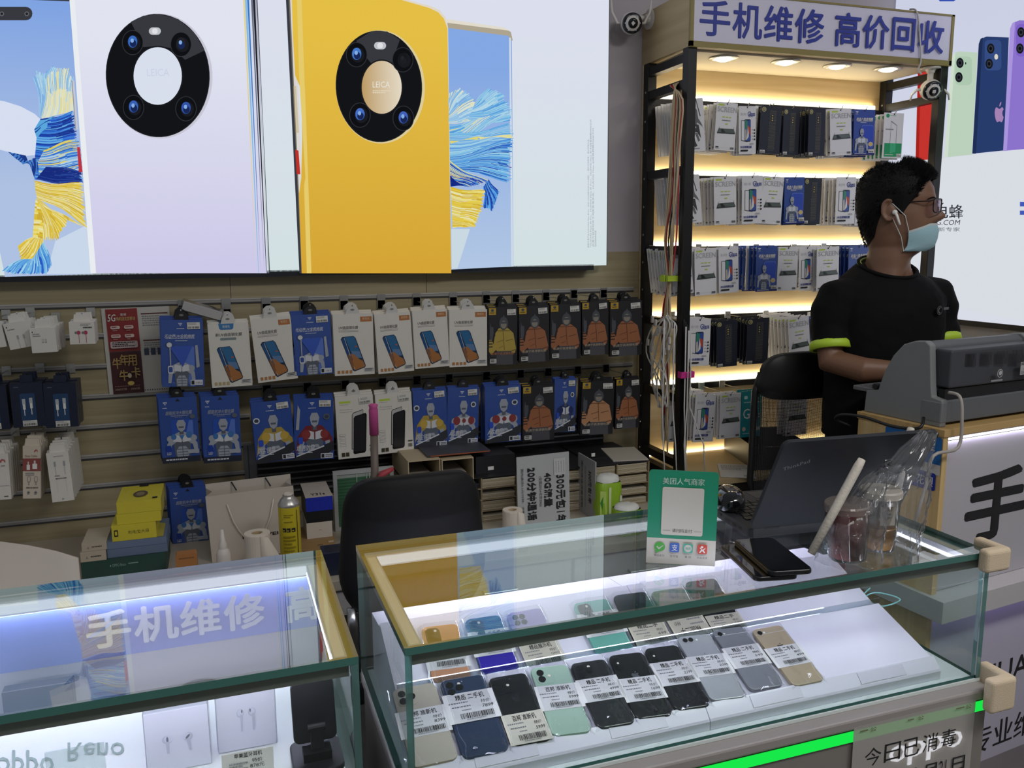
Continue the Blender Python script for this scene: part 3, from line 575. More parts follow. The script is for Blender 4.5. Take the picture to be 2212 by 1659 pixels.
# ---- cables hung on the left crossbars
rc = random.Random(5)
CB = P('#cdb894', .5); WC = P('#d4d2ce', .4)
wbun = thing('wire_bundle', 'bundle of cream, red and black wires hung over the shelf crossbars', 'wires', on(1440, 600, 0, SX0-.016)); BM = lambda r: MB(Matrix.Translation(-r.location))
for i in range(12):
    col = [CB, CB, CB, CB, RED, CB, CB, BLACK, CB, WC, RED, CB][i]
    x0 = 1450+i*1.9; yy = 2.62-.006*i
    top = on(1458, 186, 0, SX0+.002+.003*(i % 5)); top.y += .004*(i-6)
    pts = [(x0+4, 215, 0), (x0-1, 300, 0), (x0-6+rc.uniform(-4, 4), 420, 0), (x0-14+rc.uniform(-8, 8), 520, 0), (1441+i*.9, 600, 0), (1440+rc.uniform(-10, 10), 690, 0), (1437+rc.uniform(-9, 9), 800, 0), (1438+rc.uniform(-7, 7), 930+rc.uniform(-60, 60), 0)]
    b = BM(wbun); P0 = [on(x, y, 0, SX0-.012-.004*(i % 3)) for x, y, _ in pts]
    b.tube(cr([top+Vector((.03, 0, -.1)), top+Vector((.012, 0, -.01)), top+Vector((-.006, 0, .004))]+P0, 3), .0028, col, 6)
    o = b.build('wire', wbun, smooth=True)
    if col in (RED, BLACK): o['label'] = 'red wire' if col == RED else 'black wire'
def clip(c, m, label):
    c = Vector(c); t = thing('cable_clip', label, 'clip', c)
    b = MB(); b.box((-.022, -.03, -.01), (-.019, .03, .01), m); b.box((-.022, -.03, -.01), (.02, -.027, .01), m); b.box((-.022, .027, -.01), (.02, .03, .01), m); b.build('band', t, bevel=.001)
    b = MB(); b.box((-.026, -.012, -.012), (-.0225, .012, .012), m); b.build('buckle', t, bevel=.001)
clip(on(1446, 601, 0, SX0-.016), P('#b5cf3a', .4), 'lime green plastic clip around the wire bundle')
cbun = thing('cable_bunch', 'tangled bunch of white charging cables and black wires on the shelf side', 'cables', on(1436, 680, 0, SX0-.02))
for i in range(10):
    x = 1412+i*5; a = on(1436+rc.uniform(-6, 8), 680+rc.uniform(-6, 6), 0, SX0-.02)
    pts = [(x+rc.uniform(-8, 8), 705), (x-12+rc.uniform(-12, 10), 760), (1420+rc.uniform(-14, 20), 820), (1432+rc.uniform(-14, 14), 880)]
    b = BM(cbun); b.tube(cr([a]+[on(p, q_, 0, SX0-.02-.005*(i % 4)) for p, q_ in pts], 5), .0026, WC, 6); o = b.build('charging_cable', cbun, smooth=True)
    pb = BM(cbun); p = on(1402+i*5+rc.uniform(-3, 3), 700+rc.uniform(-22, 60), 0, SX0-.034); pb.box((p.x-.004, p.y-.007, p.z-.012), (p.x+.003, p.y+.007, p.z+.012), WC); pb.build('plug', o, bevel=.002)
for i, (x, xe) in enumerate(((1431, 1433), (1453, 1459), (1478, 1480), (1484, 1478), (1490, 1520))):
    Yc = SY0-.02-.008*i; b = MB(); b.tube([at(x+4, 690+8*i, Yc), at(x+2, 800, Yc), at(x, 880, Yc), at(xe, 960, Yc), at(xe+3, 1030, Yc)], .0025, WC, 6); b.M = Matrix.Translation(-cbun.location); b.v = [b.M @ v for v in b.v]; b.build('long_cable', cbun, smooth=True)
for i in range(4):
    Yc = SY0-.012-.006*i; b = MB(); b.tube([at(1478+3*i, 690+6*i, Yc), at(1484+rc.uniform(-6, 6), 740, Yc), at(1482+rc.uniform(-9, 9), 800, Yc), at(1486, 860, Yc), at(1474+2*i, 920, Yc), at(1472, 975, Yc)], .0028, BLACK, 6); b.v = [v-cbun.location for v in b.v]; b.build('black_wire', cbun, smooth=True)['label'] = 'black wire'
c = at(1482, 809, SY0-.03); t = thing('cable_clip', 'pink plastic clip on the left front shelf post', 'clip', c)
b = MB(); b.box((-.026, -.012, -.011), (.026, -.009, .011), P('#d83a96', .4)); b.box((-.026, -.012, -.011), (-.023, .012, .011), P('#d83a96', .4)); b.box((.023, -.012, -.011), (.026, .012, .011), P('#d83a96', .4)); b.build('band', t, bevel=.001)
b = MB(); b.box((-.008, -.0155, -.008), (.008, -.0125, .008), P('#b82a7c', .4)); b.build('buckle', t, bevel=.001)
# ---- on the cabinet top
q0 = on(1600, 1030, 2, .68)
t = thing('storage_box', 'open black box on the cabinet under the lit shelf', 'box', Matrix.Translation((1.93, 2.63, .68)) @ Matrix.Rotation(-.25, 4, 'Z'))
b = MB()
for a, c_ in (((-.11, -.16, 0), (.11, .16, .004)), ((-.11, -.16, .004), (-.106, .16, .085)), ((.106, -.16, .004), (.11, .16, .085)), ((-.106, -.16, .004), (.106, -.156, .085)), ((-.106, .156, .004), (.106, .16, .085))): b.box(a, c_, P('#131316', .45))
b.build('body', t); b = MB(); b.tube([(0, -.162, .05), (0, -.168, .05)], .008, STEEL, 12); b.build('stud', t)
t = thing('price_sheet', 'white printed sheet lying in front of the black box', 'paper', Matrix.Translation((1.72, 2.515, .6805)) @ Matrix.Rotation(-.5, 4, 'Z'))
b = MB(); b.box((-.06, -.09, 0), (.06, .09, .0015), P('#c9c7c0', .5)); pr = Pr(b, lambda u, v, l: (u, v, .0015+l)); pr.lines(GREYINK, -.05, 0, .05, .07, 5); pr.lines(INK, .02, -.08, .05, -.06, 2); b.build('sheet', t)
# ---------------- goods on the slat wall ----------------
FW, FH, FT = .114, .186, .011
OR1, OR2 = P('#9c6240', .5), P('#6a3f28', .5); DARKBOX = P('#1f1e23', .45); FURM = P('#4a4d55', .6); YJ = P('#b39a45', .55)
WBOX = P('#dcd8cf', .4, coat=.2)
def fbox(kind):
    body = BLU if kind[0] == 'b' else DARKBOX if kind[0] == 'g' else WBOX
    b = MB(); b.box((-FW/2, 0, -FH), (FW/2, FT, 0), body); pr = Pr(b, fn_face(FW, FH), .0001)
    if kind == 'b_uv':
        vlogo(pr, SILL, .47, .93, .05, .022); pr.lines(SILL, .38, .855, .58, .875, 1); pr.t(SILL, '无边界UV全胶曲面', .09, .735, .8, .785, .015, .25); pr.lines(SILL, .12, .715, .8, .73, 1); pr.lines(SILL, .34, .68, .62, .695, 1)
        pr.p(LTBLU, [(.32, .61), (.74, .61), (.78, .59), (.78, .0), (.66, .0)]); armour(pr, .12, .0, .82, .56); pr.p(P('#3a5cc0', .3), [(.2, .6), (.74, .62), (.5, .3), (.44, .36)]); pr.p(SIL, [(.8, .62), (.86, .63), (.9, .3), (.82, .28)]); pr.p(SILD, circ(.2, .63, .075, .045, 16)); pr.p(SILL, circ(.2, .63, .06, .036, 16)); pr.r(SIL, .2, .3, .23, .59); pr.p(SILL, rrect(.15, .2, .28, .32, .03)); pr.p(BLU, rrect(.17, .22, .26, .3, .02))
        pr.r(SILL, .67, .02, .96, .1); pr.r(INK, .69, .03, .76, .09); pr.t(INK, '小米10', .79, .035, .94, .075)
    elif kind in ('b_ice', 'b_gold', 'b_red', 'b_ag', 'b_dark'):
        ice = kind == 'b_ice'
        vlogo(pr, SILL, .17 if ice else .46, .91, .06, .025); pr.lines(SILL, .1 if ice else .36, .83, .26 if ice else .56, .85, 1)
        if ice:
            pr.p(INK, [(.44, .94), (.56, .94), (.5, .985)]); pr.t(SIL, '超能抗冲大钢化膜', .16, .735, .86, .795, .015, .25); pr.r(SIL, .3, .715, .76, .724); pr.lines(SIL, .4, .69, .62, .7, 1)
            pr.p(P('#2f56b8', .3), rrect(.28, .26, .88, .66, .06)); pr.p(LTBLU, [(.6, .3), (.86, .3), (.86, .64), (.76, .64)]); armour(pr, .1, .06, 1.0, .68); C = P('#3f77b8', .4); pr.p(C, circ(.34, .4, .07, .045, 14)); pr.p(C, circ(.74, .42, .08, .05, 14)); pr.p(C, [(.48, .42), (.62, .42), (.55, .35)]); pr.p(SILD, circ(.86, .7, .07, .035, 14))
            pr.r(P('#23283a', .4), 0, 0, 1, .09); pr.lines(SILL, .1, .02, .9, .06, 1); pr.p(P('#1f3f9e', .3), rrect(.12, .14, .26, .27, .03)); pr.t(SILL, '3.0D', .13, .13, .25, .17); pr.r(SIL, .68, .13, .98, .19)
        else:
            main, acc = {'b_gold': (P('#b39a45', .4), P('#c9a84a', .4)), 'b_red': (P('#7a2a30', .4), P('#8f3a3a', .4)), 'b_ag': (SIL, P('#8f3d40', .35)), 'b_dark': (P('#2b3a6e', .4), P('#223066', .4))}[kind]
            if kind in ('b_gold', 'b_red'): pr.p(main, [(.02, .1), (.1, .4), (.3, .56), (.7, .56), (.96, .36), (.98, .12), (.8, .3), (.2, .3)])
            armour(pr, .08, .02, .95, .8, main); pr.p(acc, circ(.3, .42, .11, .075, 16)); pr.p(acc, circ(.76, .42, .1, .07, 16))
            if kind == 'b_ag': pr.p(acc, circ(.53, .42, .06, .04, 14))
            if kind == 'b_red': pr.p(SIL, [(.04, .5), (.12, .5), (.16, .82), (.1, .9)])
            pr.p(SILL if kind != 'b_red' else SILD, circ(.1 if kind == 'b_gold' else .82, .7, .085, .05, 16)); pr.p(P('#3a4656', .4), circ(.1 if kind == 'b_gold' else .82, .7, .06, .034, 6))
            pr.p(P('#2e3036', .35), [(0, .05), (1, .3), (1, .16), (.7, .02), (0, 0)]); pr.p(SILL, [(.05, .06), (.75, .21), (.75, .235), (.05, .08)])
            pr.t(SILL, {'b_gold': '防尘镜膜', 'b_red': '增透防窥', 'b_ag': 'AG磨砂', 'b_dark': '防爆膜'}[kind], .05, .15, .52, .25, .015, .3); pr.lines(SILL, .08, .105, .5, .13, 1); pr.p(P('#2c50c4', .4), rrect(.1, .27, .22, .38, .03)); pr.r(SILL, .66, .02, .97, .1); pr.r(INK, .68, .03, .75, .09); pr.lines(INK, .78, .03, .95, .08, 2)
    elif kind[0] == 'g':
        jk = YJ if kind == 'g_yellow' else P('#b88660' if kind == 'g_bright' else '#9c6240', .5); dk = P('#7d6a2c', .5) if kind == 'g_yellow' else OR2
        pr.r(P('#b8962e', .45), .02, .87, .26, .985); pr.p(P('#3a4660', .5), circ(.14, .945, .05, .024, 12)); pr.lines(INK, .06, .885, .22, .91, 1)
        pr.p(P('#4a4a50', .5), [(.26, 0), (.86, 0), (.84, .24), (.3, .24)])
        pr.p(jk, [(.22, .3), (.24, .55), (.36, .64), (.66, .64), (.86, .55), (.96, .28), (.92, .2), (.8, .2), (.8, .24), (.3, .24)]); pr.p(jk, [(.02, .24), (.1, .18), (.26, .26), (.3, .46), (.22, .5), (.18, .36), (.12, .44), (.03, .44)])
        pr.p(FURM, [(.06, .44), (.14, .44), (.18, .56), (.17, .66), (.1, .66), (.07, .74), (.05, .6)]); 
        for a in (.34, .39, .44): pr.r(INK, .02, a-.03, .15, a-.012)
        pr.p(FURM, circ(.52, .72, .15, .115, 20)); pr.p(FURM, [(.46, .8), (.52, .87), (.58, .8)]); pr.p(P('#8a8478', .6), circ(.52, .7, .1, .07, 16)); pr.r(FURM, .42, .715, .62, .75)
        for L in ([(.5, .6), (.515, .6), (.56, .26), (.545, .26)], [(.3, .4), (.52, .44), (.52, .432), (.3, .39)], [(.6, .42), (.84, .45), (.84, .44), (.6, .41)], [(.36, .3), (.5, .33), (.5, .322), (.36, .292)], [(.8, .25), (.94, .27), (.94, .255), (.8, .235)], [(.3, .6), (.74, .6), (.74, .59), (.3, .59)]): pr.p(dk, L)
        pr.t(P('#b5a894' if kind != 'g_yellow' else '#b57a5a', .5), '航康宁高清钢化膜', .1, .175, .88, .222, .01); pr.lines(SILD, .1, .15, .7, .162, 1); pr.p(P('#b9b9b6', .5), rrect(.05, .03, .28, .11, .02)); pr.lines(INK, .08, .04, .25, .1, 2)
    elif kind in ('w_new', 'w_uv'):
        nw = kind == 'w_new'
        if nw: pr.p(P('#3a78b0', .4), [(.26, 1), (.64, 1), (.62, .92), (.58, .905), (.32, .905), (.28, .92)]); pr.t(WHITE, '新视光', .36, .935, .54, .975); pr.t(INK, '新UV曲面钢化膜', .17, .8, .83, .855, .01, .1); pr.p(P('#7d8a8e', .5), rrect(.28, .74, .68, .78, .02))
        else: pr.r(P('#b0703c', .5), .68, .87, .97, .955); pr.t(P('#e0c8a8', .5), '新视光', .74, .9, .91, .94); pr.t(INK, 'UV曲面钢化膜', .14, .755, .62, .81, .01, .1); pr.r(INK, .13, .735, .64, .738); pr.lines(GREYINK, .14, .705, .62, .722, 1)
        X = lambda q: [(a, c-.02) for a, c in q]
        pr.p(P('#20344e', .3), X([(.18, .62), (.22, .655), (.5, .665), (.55, .63), (.78, .17), (.76, .14), (.5, .08), (.45, .1)]))
        pr.p(P('#2f6a9a', .25), X([(.28, .65), (.5, .655), (.53, .63), (.64, .4), (.42, .4)])); pr.p(P('#5f7fa8', .25), X([(.42, .42), (.64, .41), (.69, .3), (.48, .3)])); pr.p(P('#a8703e', .25), X([(.39, .38), (.5, .36), (.62, .28), (.71, .25), (.76, .17), (.74, .15), (.51, .1), (.44, .28)]))
        pr.p(P('#1f4f86', .25), X([(.2, .61), (.25, .64), (.46, .28), (.44, .14)])); pr.p(SILL, X([(.26, .64), (.27, .64), (.51, .1), (.5, .1)])); pr.p(P('#8a5a34', .3), X([(.36, .38), (.44, .3), (.49, .12), (.45, .12), (.34, .34)])); pr.p(P('#b0593c', .4), circ(.55, .47, .035, .012, 8))
        for k in range(4): pr.r(P('#b07a44', .5) if not nw else P('#b5a274', .5), .07+.1*k, .035, .135+.1*k, .085)
        pr.r(P('#b5b5b5', .5), .74, .05, .98, .11); pr.lines(INK, .76, .055, .95, .1, 2)
    elif kind == 'w_peep':
        pr.r(LIME, .1, .885, .4, .92); pr.lines(GREYINK, .1, .855, .45, .868, 1); pr.t(P('#a3a39e', .6), 'Anti-peeping', .1, .77, .44, .8); pr.t(P('#a3a39e', .6), 'Tempered film', .1, .735, .44, .76)
        pr.p(INK, [(.36, .14), (.42, .7), (.46, .73), (.72, .77), (.72, .3), (.5, .14)]); pr.p(P('#b9bab8', .3), [(.38, .15), (.435, .7), (.47, .72), (.71, .76), (.71, .3), (.5, .15)])
        pr.p(P('#17181a', .2), [(.4, .08), (.46, .64), (.5, .67), (.78, .71), (.81, .68), (.74, .1), (.7, .07), (.43, .06)]); pr.p(P('#2b2b2e', .15), [(.42, .1), (.48, .63), (.5, .65), (.77, .69), (.72, .1)])
        for k in range(4): pr.p(GREYINK, rrect(.06, .2+.055*k, .22, .235+.055*k, .01)); pr.p(WBOX, rrect(.065, .204+.055*k, .215, .231+.055*k, .01))
        pr.r(P('#3f3a22', .4), .09, .035, .18, .1); pr.r(P('#3f3a22', .4), .2, .035, .29, .1); pr.bars(INK, .84, .08, .96, .14, 10); pr.lines(INK, .84, .15, .97, .19, 1)
    carton = b.mesh('carton_'+kind)
    t = MB(); t.prism([(-.02, 0), (.02, 0), (.016, .016), (.006, .024), (-.006, .024), (-.016, .016)], .003, .0042, P('#1c1c1e', .3) if kind[0] != 'w' else P('#c9c8c4', .3)); t.prism(circ(0, .013, .006, .003, 10), .0025, .0028, P('#77776f', .5))
    parts = [('carton', carton, None), ('hang_tab', t.mesh('hang_tab'), None)]
    if kind not in ('w_new', 'w_uv', 'b_ice'):
        s = MB(M=Matrix.Translation((FW*.28, -.0036, -FH*.085)) @ Matrix.Rotation(random.uniform(-.06, .06), 4, 'Y')); pr2 = Pr(s, lambda u, v, l: (u, -l, v), .0001)
        s.box((-.017, 0, -.0095), (.017, .0004, .0095), P('#d9d8d2', .5)); pr2.lines(GREYINK, -.014, .001, .01, .008, 2); pr2.bars(INK, -.015, -.008, .015, -.002, 18)
        parts.append(('price_sticker', s.mesh('price_sticker'), None))
    return Proto('film_box', parts)
FB = {k: fbox(k) for k in ('b_uv', 'b_ice', 'b_gold', 'b_red', 'b_ag', 'b_dark', 'g_yellow', 'g_orange', 'g_bright', 'w_new', 'w_uv', 'w_peep')}
FD = dict(b_uv='blue film box with silver armour and UV title', b_ice='blue film pack with blue-chested silver armour', b_gold='blue film box with gold armour figure', b_red='blue film box with red caped armour', b_ag='blue AG film box with red shoulder discs', b_dark='blue film box with dark blue armour', g_yellow='black film box with ape in yellow jacket', g_orange='black film box with ape in orange jacket', g_bright='black film box with ape in pale orange jacket', w_new='white UV film box with blue tab', w_uv='white UV film box with orange corner', w_peep='white privacy film box with dark phone')
WG = [('upper', 0, [('b_uv', 345, 691, 438, 691, 351, 836, 2, 'first from the left'), ('w_new', 448, 701, 536, 697, 461, 838, 4, ''), ('w_uv', 540, 691, 627, 682, 555, 828, 3, 'first orange-cornered from the left'), ('b_uv', 628, 681, 713, 677, 640, 812, 2, 'second from the left'), ('w_uv', 718, 680, 805, 677, 733, 812, 4, 'second orange-cornered from the left'), ('w_uv', 808, 680, 886, 674, 820, 808, 4, 'third orange-cornered from the left'), ('w_uv', 890, 672, 965, 667, 898, 797, 2, 'fourth orange-cornered from the left'), ('w_uv', 970, 670, 1052, 668, 982, 793, 3, 'fifth orange-cornered, beside the ape boxes'), ('g_yellow', 1055, 664, 1118, 663, 1057, 789, 2, ''), ('g_orange', 1120, 663, 1186, 660, 1124, 784, 2, 'first ape from the left'), ('g_orange', 1189, 658, 1255, 656, 1192, 777, 2, 'second orange ape'), ('g_orange', 1257, 653, 1314, 650, 1259, 769, 1, 'third orange ape'), ('g_orange', 1318, 652, 1387, 649, 1325, 770, 2, 'fourth orange ape, by the frame')]),
      ('lower', 3, [('b_ice', 341, 861, 424, 856, 356, 1001, 2, 'left one of the pair'), ('b_ice', 433, 857, 516, 853, 449, 1000, 2, 'right one of the pair'), ('b_gold', 541, 871, 627, 862, 555, 1001, 2, 'left of the red caped one'), ('b_red', 634, 862, 720, 859, 641, 995, 2, ''), ('w_peep', 723, 858, 805, 851, 729, 993, 2, 'behind the pink broom top'), ('w_peep', 810, 853, 888, 846, 816, 982, 3, 'right of the pink broom top'), ('b_gold', 891, 844, 964, 839, 896, 970, 1, 'right of the white boxes'), ('b_ag', 967, 838, 1035, 836, 970, 961, 1, 'left one'), ('b_ag', 1047, 836, 1125, 831, 1053, 958, 3, 'right one'), ('g_orange', 1129, 835, 1198, 831, 1131, 954, 2, 'left ape in this row'), ('b_dark', 1203, 821, 1250, 819, 1206, 937, 1, ''), ('g_bright', 1258, 825, 1328, 823, 1262, 940, 2, ''), ('g_orange', 1331, 819, 1383, 816, 1332, 927, 1, 'right ape, by the shelf frame')]),
      ('desk', 7, [('b_ice', 365, 1057, 444, 1050, 373, 1188, 4, 'hanging low beside the yellow boxes')])]
WH = hookmesh(.178, 'wall_hook_mesh')
YF = 2.662
for rn, ri, lst in WG:
    for si, (k, ax, ay, bx, by, cx, cy, n, extra) in enumerate(lst):
        M, w, h = quadframe(at(ax, ay, YF), at(bx, by, YF), at(cx, cy, YF)); sc = Matrix.Diagonal((w/FW, 1, h/FH, 1))
        if k == 'b_dark': M = Matrix.Translation((0, .02, 0)) @ M
        for j in range(n+1):
            FB[k].put(Matrix.Translation((-.003*j if k == 'b_ice' else random.uniform(-.002, .002)*(j > 0), .0135*j, .005*(j % 3))) @ M @ sc,
                (f"{FD[k]}, {rn} row"+(', '+extra if extra else '')) if j == 0 else f"film box hanging {ORD[j-1]} behind the front one, {ORD[si]} peg of the {rn} row", 'film box', f'film boxes on the {ORD[si]} peg of the {rn} wall row')
        zr = RZ[ri]; t = M.translation
        hk = thing('wall_hook', f'{ORD[si]} metal peg hook from the left in the {rn} film box row', 'hook', (t.x, D-.183, min(t.z+.016, zr-.01)), 'metal peg hooks of the film boxes')
        o = bpy.data.objects.new('prong', WH); COL.objects.link(o); o.parent = hk; o.location = (0, 0, 0)
        b = MB(); dz = zr-hk.location.z; b.box((-.014, .177, -.02), (.014, .1812, dz+.008), P('#a9a9a8', .3, .8)); b.build('clip', hk)
# ---- small goods on pegs at the left
GR = P('#a2a3a6', .5)
def carton(name, label, cat, TL, TR, BL, Y, t, body, n, ink, sp=.016, group=None, tab=None, dx=0.):
    M, w, h = quadframe(at(*TL, Y), at(*TR, Y), at(*BL, Y))
    for j in range(n):
        r = thing(name, label if j == 0 else f'{ORD[j-1]} one behind the {label}', cat, Matrix.Translation((dx*j, sp*j, .003*(j % 2))) @ M, group or 'stacked: '+label)
        b = MB(); b.box((-w/2, 0, -h), (w/2, t, 0), body); pr = Pr(b, fn_face(w, h), .00012)
        if j == 0: ink(pr)
        b.build('carton', r)
        if tab: b = MB(); b.prism([(-w*tab, .0), (w*tab, .0), (w*tab*.9, .02), (-w*tab*.9, .02)], t*.4, t*.6, body); b.build('hang_tab', r)
    hk = bpy.data.objects.new('peg_hook', WH); COL.objects.link(hk); q0 = M.translation; hk.location = (q0.x, D-.183, q0.z+.012); tag(hk, f'peg hook holding the {label}', 'hook', None)
WP = P('#dedad2', .45)
def ink_cable(pr):
    apple(pr, INK, .1, .86, .05, .07); pr.lines(GREYINK, .1, .7, .5, .77, 1)
    for u in (.38, .62): pr.r(GR, u, .35, u+.08, .5); pr.r(P('#bdbcb8', .5), u+.02, .0, u+.05, .35)
carton('cable_box', 'tilted white cable box', 'cable box', (6, 701), (61, 691), (25, 756), 2.64, .03, WP, 3, ink_cable, .034, tab=.3)
def ink_plug(pr):
    apple(pr, INK, .1, .85, .05, .07); pr.lines(GREYINK, .1, .62, .4, .78, 2)
    for u in (.44, .56): pr.r(GREYINK, u, .4, u+.012, .56); pr.r(GREYINK, u+.05, .4, u+.062, .56); pr.r(GREYINK, u, .4, u+.06, .42)
carton('adapter_box', 'square white adapter box', 'adapter box', (63, 710), (118, 707), (73, 763), 2.62, .022, WP, 6, ink_plug, .026, tab=.3)
def ink_ear(pr):
    pk = P('#b8395e', .4); pr.lines(INK, .55, .66, .95, .78, 1); pr.lines(GREYINK, .45, .8, .9, .92, 2)
    for u in (.36, .64): pr.p(pk, circ(u, .52, .08, .09, 14)); pr.r(pk, u, .05, u+.02, .5); pr.p(P('#7a7a78', .4), circ(u-.1, .52, .06, .06, 10))
carton('earphone_box', 'white earphone box with pink earbuds', 'earphone box', (148, 696), (203, 695), (155, 744), 2.64, .034, WP, 2, ink_ear, .038, tab=.34)
carton('cable_box', 'leftmost white cable box, cut off', 'cable box', (-48, 705), (2, 698), (-44, 757), 2.64, .03, WP, 2, lambda pr: 0, .034)
NAVB = P('#1a2238', .35)
def ink_navy(pr):
    pr.p(P('#24426a', .35), rrect(.28, .1, .74, .76, .04)); pr.lines(SILD, .12, .88, .28, .92, 1)
    for u, v in ((.34, .4), (.56, .42)): pr.r(P('#b9bcc0', .4), u, v+.12, u+.1, v+.24); pr.r(WHITE, u+.01, v, u+.09, v+.12); pr.r(WHITE, u+.035, v-.14, u+.06, v)
    sticker(pr, .3, .02, .74, .15)
carton('cable_case', 'rightmost dark blue cable case', 'cable case', (92, 829), (163, 826), (101, 925), 2.63, .03, NAVB, 3, ink_navy, .034, tab=.2)
carton('cable_case', 'middle dark blue cable case', 'cable case', (19, 829), (90, 825), (24, 925), 2.63, .03, NAVB, 3, ink_navy, .034, tab=.2)
carton('cable_case', 'leftmost dark blue cable case, cut off', 'cable case', (-60, 836), (12, 832), (-52, 932), 2.63, .03, NAVB, 3, ink_navy, .034, tab=.2)
def petals(pr, m, u, v, s, a=1.):
    for k in range(8):
        t = math.radians(-8+28*k); c, q = math.cos(t), math.sin(t)
        pr.p(m, [(u+s*(c*x-q*y), v+s*a*(q*x+c*y)) for x, y in ((.25, 0), (.7, -.16), (1, 0), (.7, .16))])
RDP = P('#b03038', .5)
def ink_hw(pr): petals(pr, RDP, .75, .83, .14, .5); pr.lines(INK, .66, .72, .84, .75, 1); pr.r(GR, .2, .3, .95, .31); pr.lines(INK, .7, .04, .9, .08, 1)
carton('cable_box', 'tall white cable box with red petals', 'cable box', (-34, 983), (17, 980), (-30, 1082), 2.6, .02, WP, 6, ink_hw, .024, tab=.35)
def ink_data(pr):
    petals(pr, RDP, .74, .9, .11, .42); pr.t(P('#8a6a50', .5), 'Data Cable', .14, .795, .8, .835); pr.r(P('#8f4a45', .5), 0, .53, 1, .77)
    for u, v, w in ((.22, .55, .18), (.54, .57, .26)): pr.r(WHITE, u, v, u+w, v+.1); pr.r(P('#d5cfc6', .5), u+w*.3, v+.1, u+w*.7, v+.16)
    pr.lines(GREYINK, .15, .43, .7, .5, 2)
    for u in (.26, .66): pr.p(GREYINK, rrect(u, .32, u+.17, .43, .04)); pr.p(P('#cfc3b2', .5), rrect(u+.02, .33, u+.15, .42, .04)); pr.r(GREYINK, u+.06, .26, u+.1, .32); pr.p(GREYINK, rrect(u, .08, u+.12, .15, .04))
    pr.bars(INK, .2, .2, .88, .225, 22)
carton('cable_box', 'cream Data Cable box with red band', 'cable box', (49, 964), (88, 964), (59, 1077), 2.6, .02, P('#d2c7b6', .5), 5, ink_data, .024, tab=.42)
def ink_ear2(pr):
    pr.lines(GREYINK, .3, .9, .75, .93, 1)
    for u in (.28, .7): pr.r(GR, u, .72, u+.1, .82); pr.r(P('#bdbcb8', .5), u+.03, .55, u+.07, .72); pr.r(P('#cfcec9', .5), u+.03, .2, u+.05, .45)
    pr.bars(INK, .28, .46, .8, .485, 22); pr.lines(GREYINK, .26, .5, .6, .54, 1); pr.p(GR, circ(.5, .05, .05, .02, 10))
carton('earphone_box', 'slim white earphone box heading a deep stack', 'earphone box', (99, 980), (147, 975), (110, 1086), 2.58, .015, WP, 11, ink_ear2, .0172, tab=.36)
# sealed white box lying on top of the upper boxes
TLp, TRp = at(392, 652, 2.7), at(483, 683, 2.7)
t = thing('sealed_box', 'white box in clear film lying tilted on the upper film boxes', 'box', Matrix.Translation((TLp+TRp)/2) @ Matrix.Rotation(.33, 4, 'Y'))
b = MB(); b.box((-.056, -.02, -.017), (.056, .09, .006), P('#cfccca', .4)); b.build('carton', t)
b = MB(); b.box((-.062, -.024, -.02), (.06, .094, .0095), GL('film_wrap', '#f0f0f0', 1.4, .1)); b.build('film_wrap', t)
# ---- notice sheet
cn = on(300, 760, 1, D-.006)
Mn, w, h = quadframe(at(218, 667, D-.006), at(365, 661, D-.006), at(237, 853, D-.006))
t = thing('notice_sheet', 'white notice sheet with two red flyers on the slat wall', 'notice', Mn)
b = MB(); b.box((-w/2, 0, -h), (w/2, .0015, 0), P('#c9c6bf', .6)); pr = Pr(b, fn_face(w, h), .0003)
for k, v in enumerate((.93, .62)): pr.r(P('#5a2b30', .5), .57, v-.015, .97, v); pr.lines(GREYINK, .58, v-.16, .95, v-.03, 5)
for k in range(4): pr.r(P('#3a4258', .5), .57+.1*k, .44, .64+.1*k, .52)
for k in range(14): pr.p(INK, circ(.5+.036*k, .03, .008, .008, 6))
b.build('sheet', t)
b = MB(Matrix.Translation((0, -.0135, 0))); pr = Pr(b, fn_face(w, h), .0003); b.box((-w*.44, .011, -h*.5), (w*.02, .0125, -h*.01), P('#8e2b2c', .45)); pr.fn = lambda u, v, l: ((u-.5)*w, .011-l, (v-1)*h)
pr.t(WHITE, '5G', .08, .85, .2, .93, .02, .2); pr.t(P('#d9c07a', .5), '购机送北京移动', .21, .855, .48, .9, .01); pr.t(WHITE, '套餐', .27, .91, .36, .94)
for u in (.11, .31):
    for v in (.76, .66): pr.p(P('#d8bfb8', .5), rrect(u, v, u+.14, v+.04, .02)); pr.lines(P('#8e2b2c', .5), u+.02, v+.008, u+.12, v+.03, 1); pr.lines(P('#c98f8a', .5), u+.03, v-.03, u+.1, v-.01, 1)
pr.p(P('#c9b4b4', .5), rrect(.09, .54, .49, .62, .02)); pr.lines(INK, .12, .55, .45, .61, 3); b.build('flyer', t)
b = MB(); pr = Pr(b, lambda u, v, l: ((u-.5)*w, -.002-l, (v-1)*h), .0003); b.box((-w*.44, -.002, -h*.995), (w*.02, -.0005, -h*.505), P('#4a2024', .45))
for ch, u, v, s in (('牛', .09, .3, .13), ('年', .2, .34, .13), ('用', .32, .33, .13), ('牛', .18, .16, .13), ('卡', .36, .19, .13)): pr.t(P('#b3945a', .5), ch, u, v, u+s, v+s*.95, .03)
pr.p(P('#cdbf9c', .5), circ(.33, .22, .03, .03, 12)); pr.p(GOLD, circ(.34, .13, .05, .025, 12)); pr.t(P('#b59a8a', .5), '3000分钟', .1, .05, .27, .08); pr.t(P('#b59a8a', .5), '3000条', .33, .05, .47, .08); pr.lines(P('#8f6a60', .5), .1, .09, .47, .105, 1); b.build('flyer', t)
